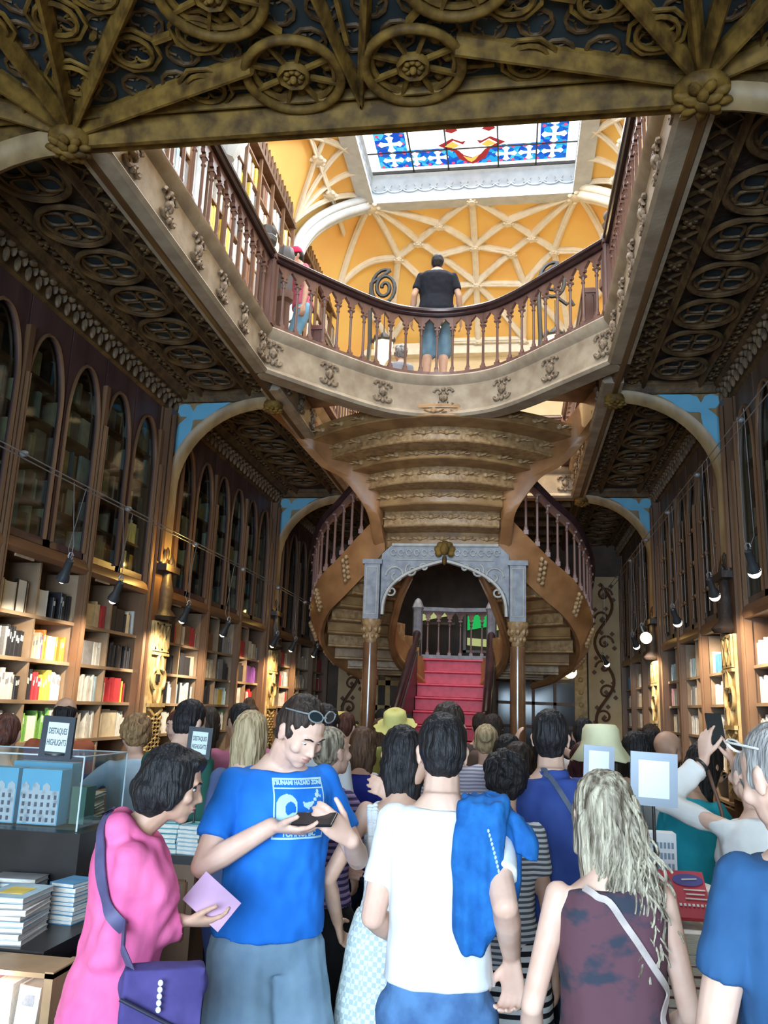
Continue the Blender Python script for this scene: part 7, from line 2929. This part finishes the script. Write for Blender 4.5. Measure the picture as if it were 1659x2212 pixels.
table('long dark display table under the acrylic case, beside the woman in pink', -3.0, -1.62, 3.0, 4.1, .74)
table('dark carved display table between the green shirt and the blue tee', -2.3, -1.35, 4.75, 5.6 - .7, .90) if False else None
tb_ = thing('display_table', 'dark carved display table with teal books behind the blue tee man', 'table', (-1.62, 4.4, FL))
MB().box(-1.95, -1.50, 4.10 + .05, 4.40, .84, .88).build('table_top', TBL, tb_)
MB().box(-1.93, -1.52, 4.17, 4.38, FL, .84).build('cabinet', WOOD, tb_)
m = MB()
for (a, b) in (((-1.90, .5), (-1.56, .5)), ((-1.90, .76), (-1.56, .76)), ((-1.90, .5), (-1.90, .76)), ((-1.56, .5), (-1.56, .76))):
    m.tube([(a[0], 4.165, a[1]), (b[0], 4.165, b[1])], .01, 5)
m.build('carved_moulding', WOODM, tb_)
stack('teal book in the stacks behind the blue tee man', 'teal', -1.70, 4.26, .88, 6, .13, .17, .022, .1, 'pale blue', 1)
stack('pale blue book in the stack touching the blue sleeve', 'pale blue', -1.57, 4.27, .88, 7, .12, .17, .018, -.1, 'teal', 2)
# riser block, acrylic case and its tins
t = thing('display_riser', 'black block carrying the acrylic case on the dark table', 'riser', (-2.3, 3.75, .74))
MB().box(-2.85, -1.80, 3.52, 4.02, .74, 1.05).build('block', TBL, t)
t = thing('acrylic_case', 'clear acrylic case with illustrated blue city boxes inside, at the picture edge', 'display case', (-2.3, 3.75, 1.05))
m = MB()
x0, x1, y0, y1, z0_, z1_ = -2.80, -1.84, 3.56, 3.98, 1.052, 1.36
m.box(x0, x1, y0, y0 + .005, z0_, z1_).box(x0, x1, y1 - .005, y1, z0_, z1_).box(x1 - .005, x1, y0, y1, z0_, z1_).box(x0, x0 + .005, y0, y1, z0_, z1_).box(x0, x1, y0, y1, z1_ - .005, z1_)
m.build('pane', CLEAR, t)
m = MB()
E8 = [((x0, y0), (x1, y0)), ((x1, y0), (x1, y1)), ((x1, y1), (x0, y1)), ((x0, y1), (x0, y0))]
for a, b in E8:
    m.tube([(a[0], a[1], z1_), (b[0], b[1], z1_)], .0035, 5)
    m.tube([(a[0], a[1], z0_), (a[0], a[1], z1_)], .0035, 5)
m.build('polished_edge', mat('acrylic_edge', (.65, .75, .78), .2, None, 3), t)
tinb = mat('tin_blue', (.10, .46, .68), .4, (.08, .40, .62), 5)
tinf = mat('tin_facade', (.50, .56, .60), .5, (.26, .30, .36), 30, kind='voronoi', ramp=(.1, .5))
for i, (x, w, yy) in enumerate(((-2.30, .20, 3.66), (-2.085, .19, 3.66), (-1.94, .07, 3.74), (-2.2, .3, 3.86))):
    t = thing('illustrated_box', ['sky-blue illustrated city box at the left of the acrylic case', 'sky-blue illustrated city box in the middle of the acrylic case', 'narrow dark green picture box at the right of the acrylic case', 'pale blue box lying behind the city boxes in the acrylic case'][i], 'box', (x, yy, 1.06))
    hh = (.235, .235, .16, .25)[i]
    MB().box(x - w / 2, x + w / 2, yy, yy + .09, 1.055, 1.055 + hh).build('box_body', tinb if i != 2 else mat('dark_green_tin', (.05, .14, .10), .5), t)
    m = MB()
    m.box(x - w / 2 + .004, x + w / 2 - .004, yy - .002, yy, 1.06, 1.055 + hh * .62)
    for k in range(int(w / .05)):
        xx = x - w / 2 + .025 + k * .05
        m.prism([(-.018, 0), (.018, 0), (.018, .02), (0, .035), (-.018, .02)], (xx, yy - .003, 1.055 + hh * .62), (1, 0, 0), (0, 0, 1), (0, .002, 0))
    if i < 2:
        m.build('painted_facades', tinf, t)
        m = MB()
        for k in range(int(w / .03)):
            for j in range(4):
                xx = x - w / 2 + .016 + k * .03
                m.box(xx, xx + .011, yy - .005, yy - .002, 1.068 + j * .032, 1.086 + j * .032)
        m.build('painted_windows', mat('tin_dark', (.06, .08, .14), .5), t)


def sign(label, x, y, z, w, h, words, frame_c, paper_c, pole=None, tilt=0.0, yaw=0.0, lettersize=.03, ink=(.12, .13, .16)):
    t = thing('framed_sign', label, 'sign', (x, y, z))
    R = Matrix.Rotation(radians(yaw), 3, 'Z') @ Matrix.Rotation(radians(tilt), 3, 'Y')
    c = Vector((x, y, z))
    fr = MB()
    b = w * .17
    fr.obox(c + R @ Vector((-w / 2 + b / 2, 0, 0)), (b, .014, h), R).obox(c + R @ Vector((w / 2 - b / 2, 0, 0)), (b, .014, h), R)
    fr.obox(c + R @ Vector((0, 0, h / 2 - b / 2)), (w - 2 * b, .014, b), R).obox(c + R @ Vector((0, 0, -h / 2 + b / 2)), (w - 2 * b, .014, b), R)
    fr.obox(c + R @ Vector((0, .006, 0)), (w, .004, h), R)
    fr.build('frame', frame_c, t)
    MB().obox(c + R @ Vector((0, -.001, 0)), (w - 2 * b + .002, .004, h - 2 * b + .002), R).build('paper', paper_c, t)
    if words:
        m = MB()
        for (wd_, dz, sz) in words:
            lettering(m, wd_, sz, c + R @ Vector((0, -.0045, dz)), R @ Vector((1, 0, 0)), R @ Vector((0, 0, 1)), bold=.0006, xs=.44)
        m.build('lettering', mat('ink', ink, .7, None, 3), t)
    if pole:
        m = MB().tube([c + R @ Vector((0, .01, -h / 2 + .01)), (x, y + .01, pole)], .0055, 8)
        m.lathe((x, y + .01, pole), [(.05, 0), (.05, .006), (.01, .012)], 14)
        m.build('stand', IRON, t, 50)
    return t


DKF = mat('sign_frame_dark', (.03, .04, .055), .5, None, 4)
PAPER = mat('sign_paper', (.66, .76, .72), .7, (.62, .72, .68), 3)
sign('dark-framed DESTAQUES HIGHLIGHTS sign standing on the acrylic case', -1.955, 3.52, 1.44, .150, .175, (('DESTAQUES', .024, .036), ('HIGHLIGHTS', -.024, .036)), DKF, PAPER, 1.365, 2, 0)
sign('second dark-framed DESTAQUES HIGHLIGHTS sign, smaller, on a thin pole before the pink tee', -1.59, 4.28, 1.405, .130, .155, (('DESTAQUES', .020, .031), ('HIGHLIGHTS', -.020, .031)), DKF, PAPER, .885, 3, 0)
PALEF = mat('sign_frame_pale', (.36, .42, .50), .4, (.30, .36, .44), 3)
WPAP = mat('glossy_white_paper', (.93, .95, .96), .35, None, 2)
sign('large pale-framed white sign on a dark pole beside the wavy hair', .465, 3.0, 1.42, .150, .170, None, PALEF, WPAP, .80, 2, 0)
sign('small pale-framed white sign below the bucket hat', .36, 3.74, 1.42, .125, .15, (('', 0, .01),) if False else None, PALEF, WPAP, .80, 2, 0)

# right-hand table with red books and white card models
table('dark display table with piles of red books between the wavy hair and the navy tee', .42, 1.15, 2.95, 3.42, .62)
stack('maroon-spined book in the tall pile under the red poster', ('wine_spine'), .50, 3.05, .62, 1, .15, .2, .02) if False else None
MAR = mat('cover_maroon', (.20, .045, .06), .5, (.14, .03, .04), 6)
BM['maroon'] = MAR
stack('maroon book in the tall pile under the red-covered one', ['maroon', 'maroon', 'maroon', 'white', 'maroon', 'maroon', 'maroon', 'maroon', 'white', 'white', 'white'], .545, 3.08, .62, 11, .145, .20, .030, .04, None, 3)
t = thing('book', 'large red book propped on the maroon pile, title in white', 'book', (.57, 3.05, .97))
Rr = Matrix.Rotation(radians(-52), 3, 'X')
cr_ = Vector((.57, 3.13, 1.045))
MB().obox(cr_, (.15, .015, .19), Rr).build('cover', mat('cover_scarlet', (.62, .06, .09), .45), t)
m = MB()
ux_, uz_, nn_ = Vector((1, 0, 0)), Rr @ Vector((0, 0, 1)), Rr @ Vector((0, -1, 0))
pz = cr_ + nn_ * .009
el = [(.050 * cos(a), .026 * sin(a) + .055) for a in [2 * pi * k / 20 for k in range(20)]]
m.prism([(a + .02, b) for a, b in el], pz, ux_, uz_, nn_ * .001)
m.build('blue_oval', mat('oval_blue', (.08, .08, .30), .5), t)
m = MB()
for (z_, a, b) in ((.012, .0, .07), (-.006, .005, .065), (-.024, .0, .07)):
    m.prism([(a, z_), (b, z_), (b, z_ + .005), (a, z_ + .005)], pz, ux_, uz_, nn_ * .0015)
for k in range(9):
    m.prism([(-.05 + k * .0135, -.052), (-.042 + k * .0135, -.052), (-.042 + k * .0135, -.042), (-.05 + k * .0135, -.042)], pz, ux_, uz_, nn_ * .0015)
m.prism([(.0, .052), (.05, .058), (.05, .062), (.0, .057)], pz, ux_, uz_, nn_ * .003)
m.build('white_lines', BM['white'], t)
t = thing('card_model', 'white folded card model building with little windows, behind the big white sign pole', 'model', (.53, 3.3, .62))
m = MB()
m.box(.46, .575, 3.26, 3.34, .62, 1.22)
m.build('walls', mat('card_white', (.85, .88, .90), .7), t)
m = MB()
for k in range(8):
    for j in range(3):
        m.box(.467 + k * .013, .474 + k * .013, 3.256, 3.26, 1.10 + j * .035, 1.12 + j * .035)
m.box(.455, .58, 3.255, 3.345, 1.07, 1.08)
m.build('windows', mat('card_blue_grey', (.25, .33, .42), .6), t)
stack('white crumpled book in the pile beside the card model', ['white', 'pale blue', 'white'], .64, 3.27, .62, 16, .13, .17, .026, .3, None, 9)
# front table stacks
stack('grey-edged book in the yellow-topped pile nearest the corner', ['grey', 'white', 'grey', 'pale blue'], -1.83, 3.14, .74, 8, .17, .24, .019, .12, 'yellow', 4)
stack('navy and white striped book in the pile behind the yellow-topped one', ['blue', 'white'], -1.75, 3.42, .74, 9, .11, .15, .016, -.1, None, 5)
stack('dark blue book on the flat pile against the black block', ['blue', 'grey'], -2.0, 3.43, .74, 8, .20, .12, .018, .05, None, 6)
stack('pale blue book lying by the acrylic case foot', 'pale blue', -2.10, 3.22, .74, 7, .15, .2, .02, .0, 'white', 7)
t2 = thing('display_table', 'low table piled with cream magazines beyond the acrylic case', 'table', (-2.45, 4.32, FL))
MB().box(-2.50, -2.05, 4.12, 4.42, FL, .98).build('cabinet', TBL, t2)
stack('cream book in the pile between case and denim jacket', ['cream', 'yellow', 'cream'], -2.18, 4.26, .98, 9, .16, .22, .016, .2, 'yellow', 8)
# low lit cubby under the front table
t = thing('lit_cubby', 'low lit wooden cubby with white books under the front table', 'cabinet', (-1.70, 2.88, FL))
m = MB()
m.box(-1.90, -1.48, 2.80, 2.82 + .16, .50, .53).box(-1.90, -1.87, 2.80, 2.98, FL, .74).box(-1.50, -1.47, 2.80, 2.98, FL, .74).box(-1.90, -1.47, 2.80, 2.98, .72, .735).box(-1.90, -1.47, 2.97, 2.985, FL, .73)
m.build('carcass', mat('cubby_wood', (.42, .26, .13), .5), t)
for i, (x, c_) in enumerate(((-1.84, 'white'), (-1.75, 'pink'), (-1.66, 'white'), (-1.57, 'white'))):
    o = bpy.data.objects.new('book', BOOK[c_])
    COL.objects.link(o)
    o.location = (x, 2.83, .531)
    o.rotation_euler = (0, radians(-8 + 4 * i), 0)
    o.scale = (.075, .11, .155)
    tag(o, ['white book at the left end inside the low lit cubby', 'pink book second inside the low lit cubby', 'white book third inside the low lit cubby', 'white book nearest the pink jacket inside the low lit cubby'][i], 'book', 'books inside the low lit cubby')
point('cubby_light', (-1.68, 2.78, .70), 3.2, (1.0, .85, .75), .03)
for o in bpy.data.objects:
    if '_w' in o:
        del o['_w']
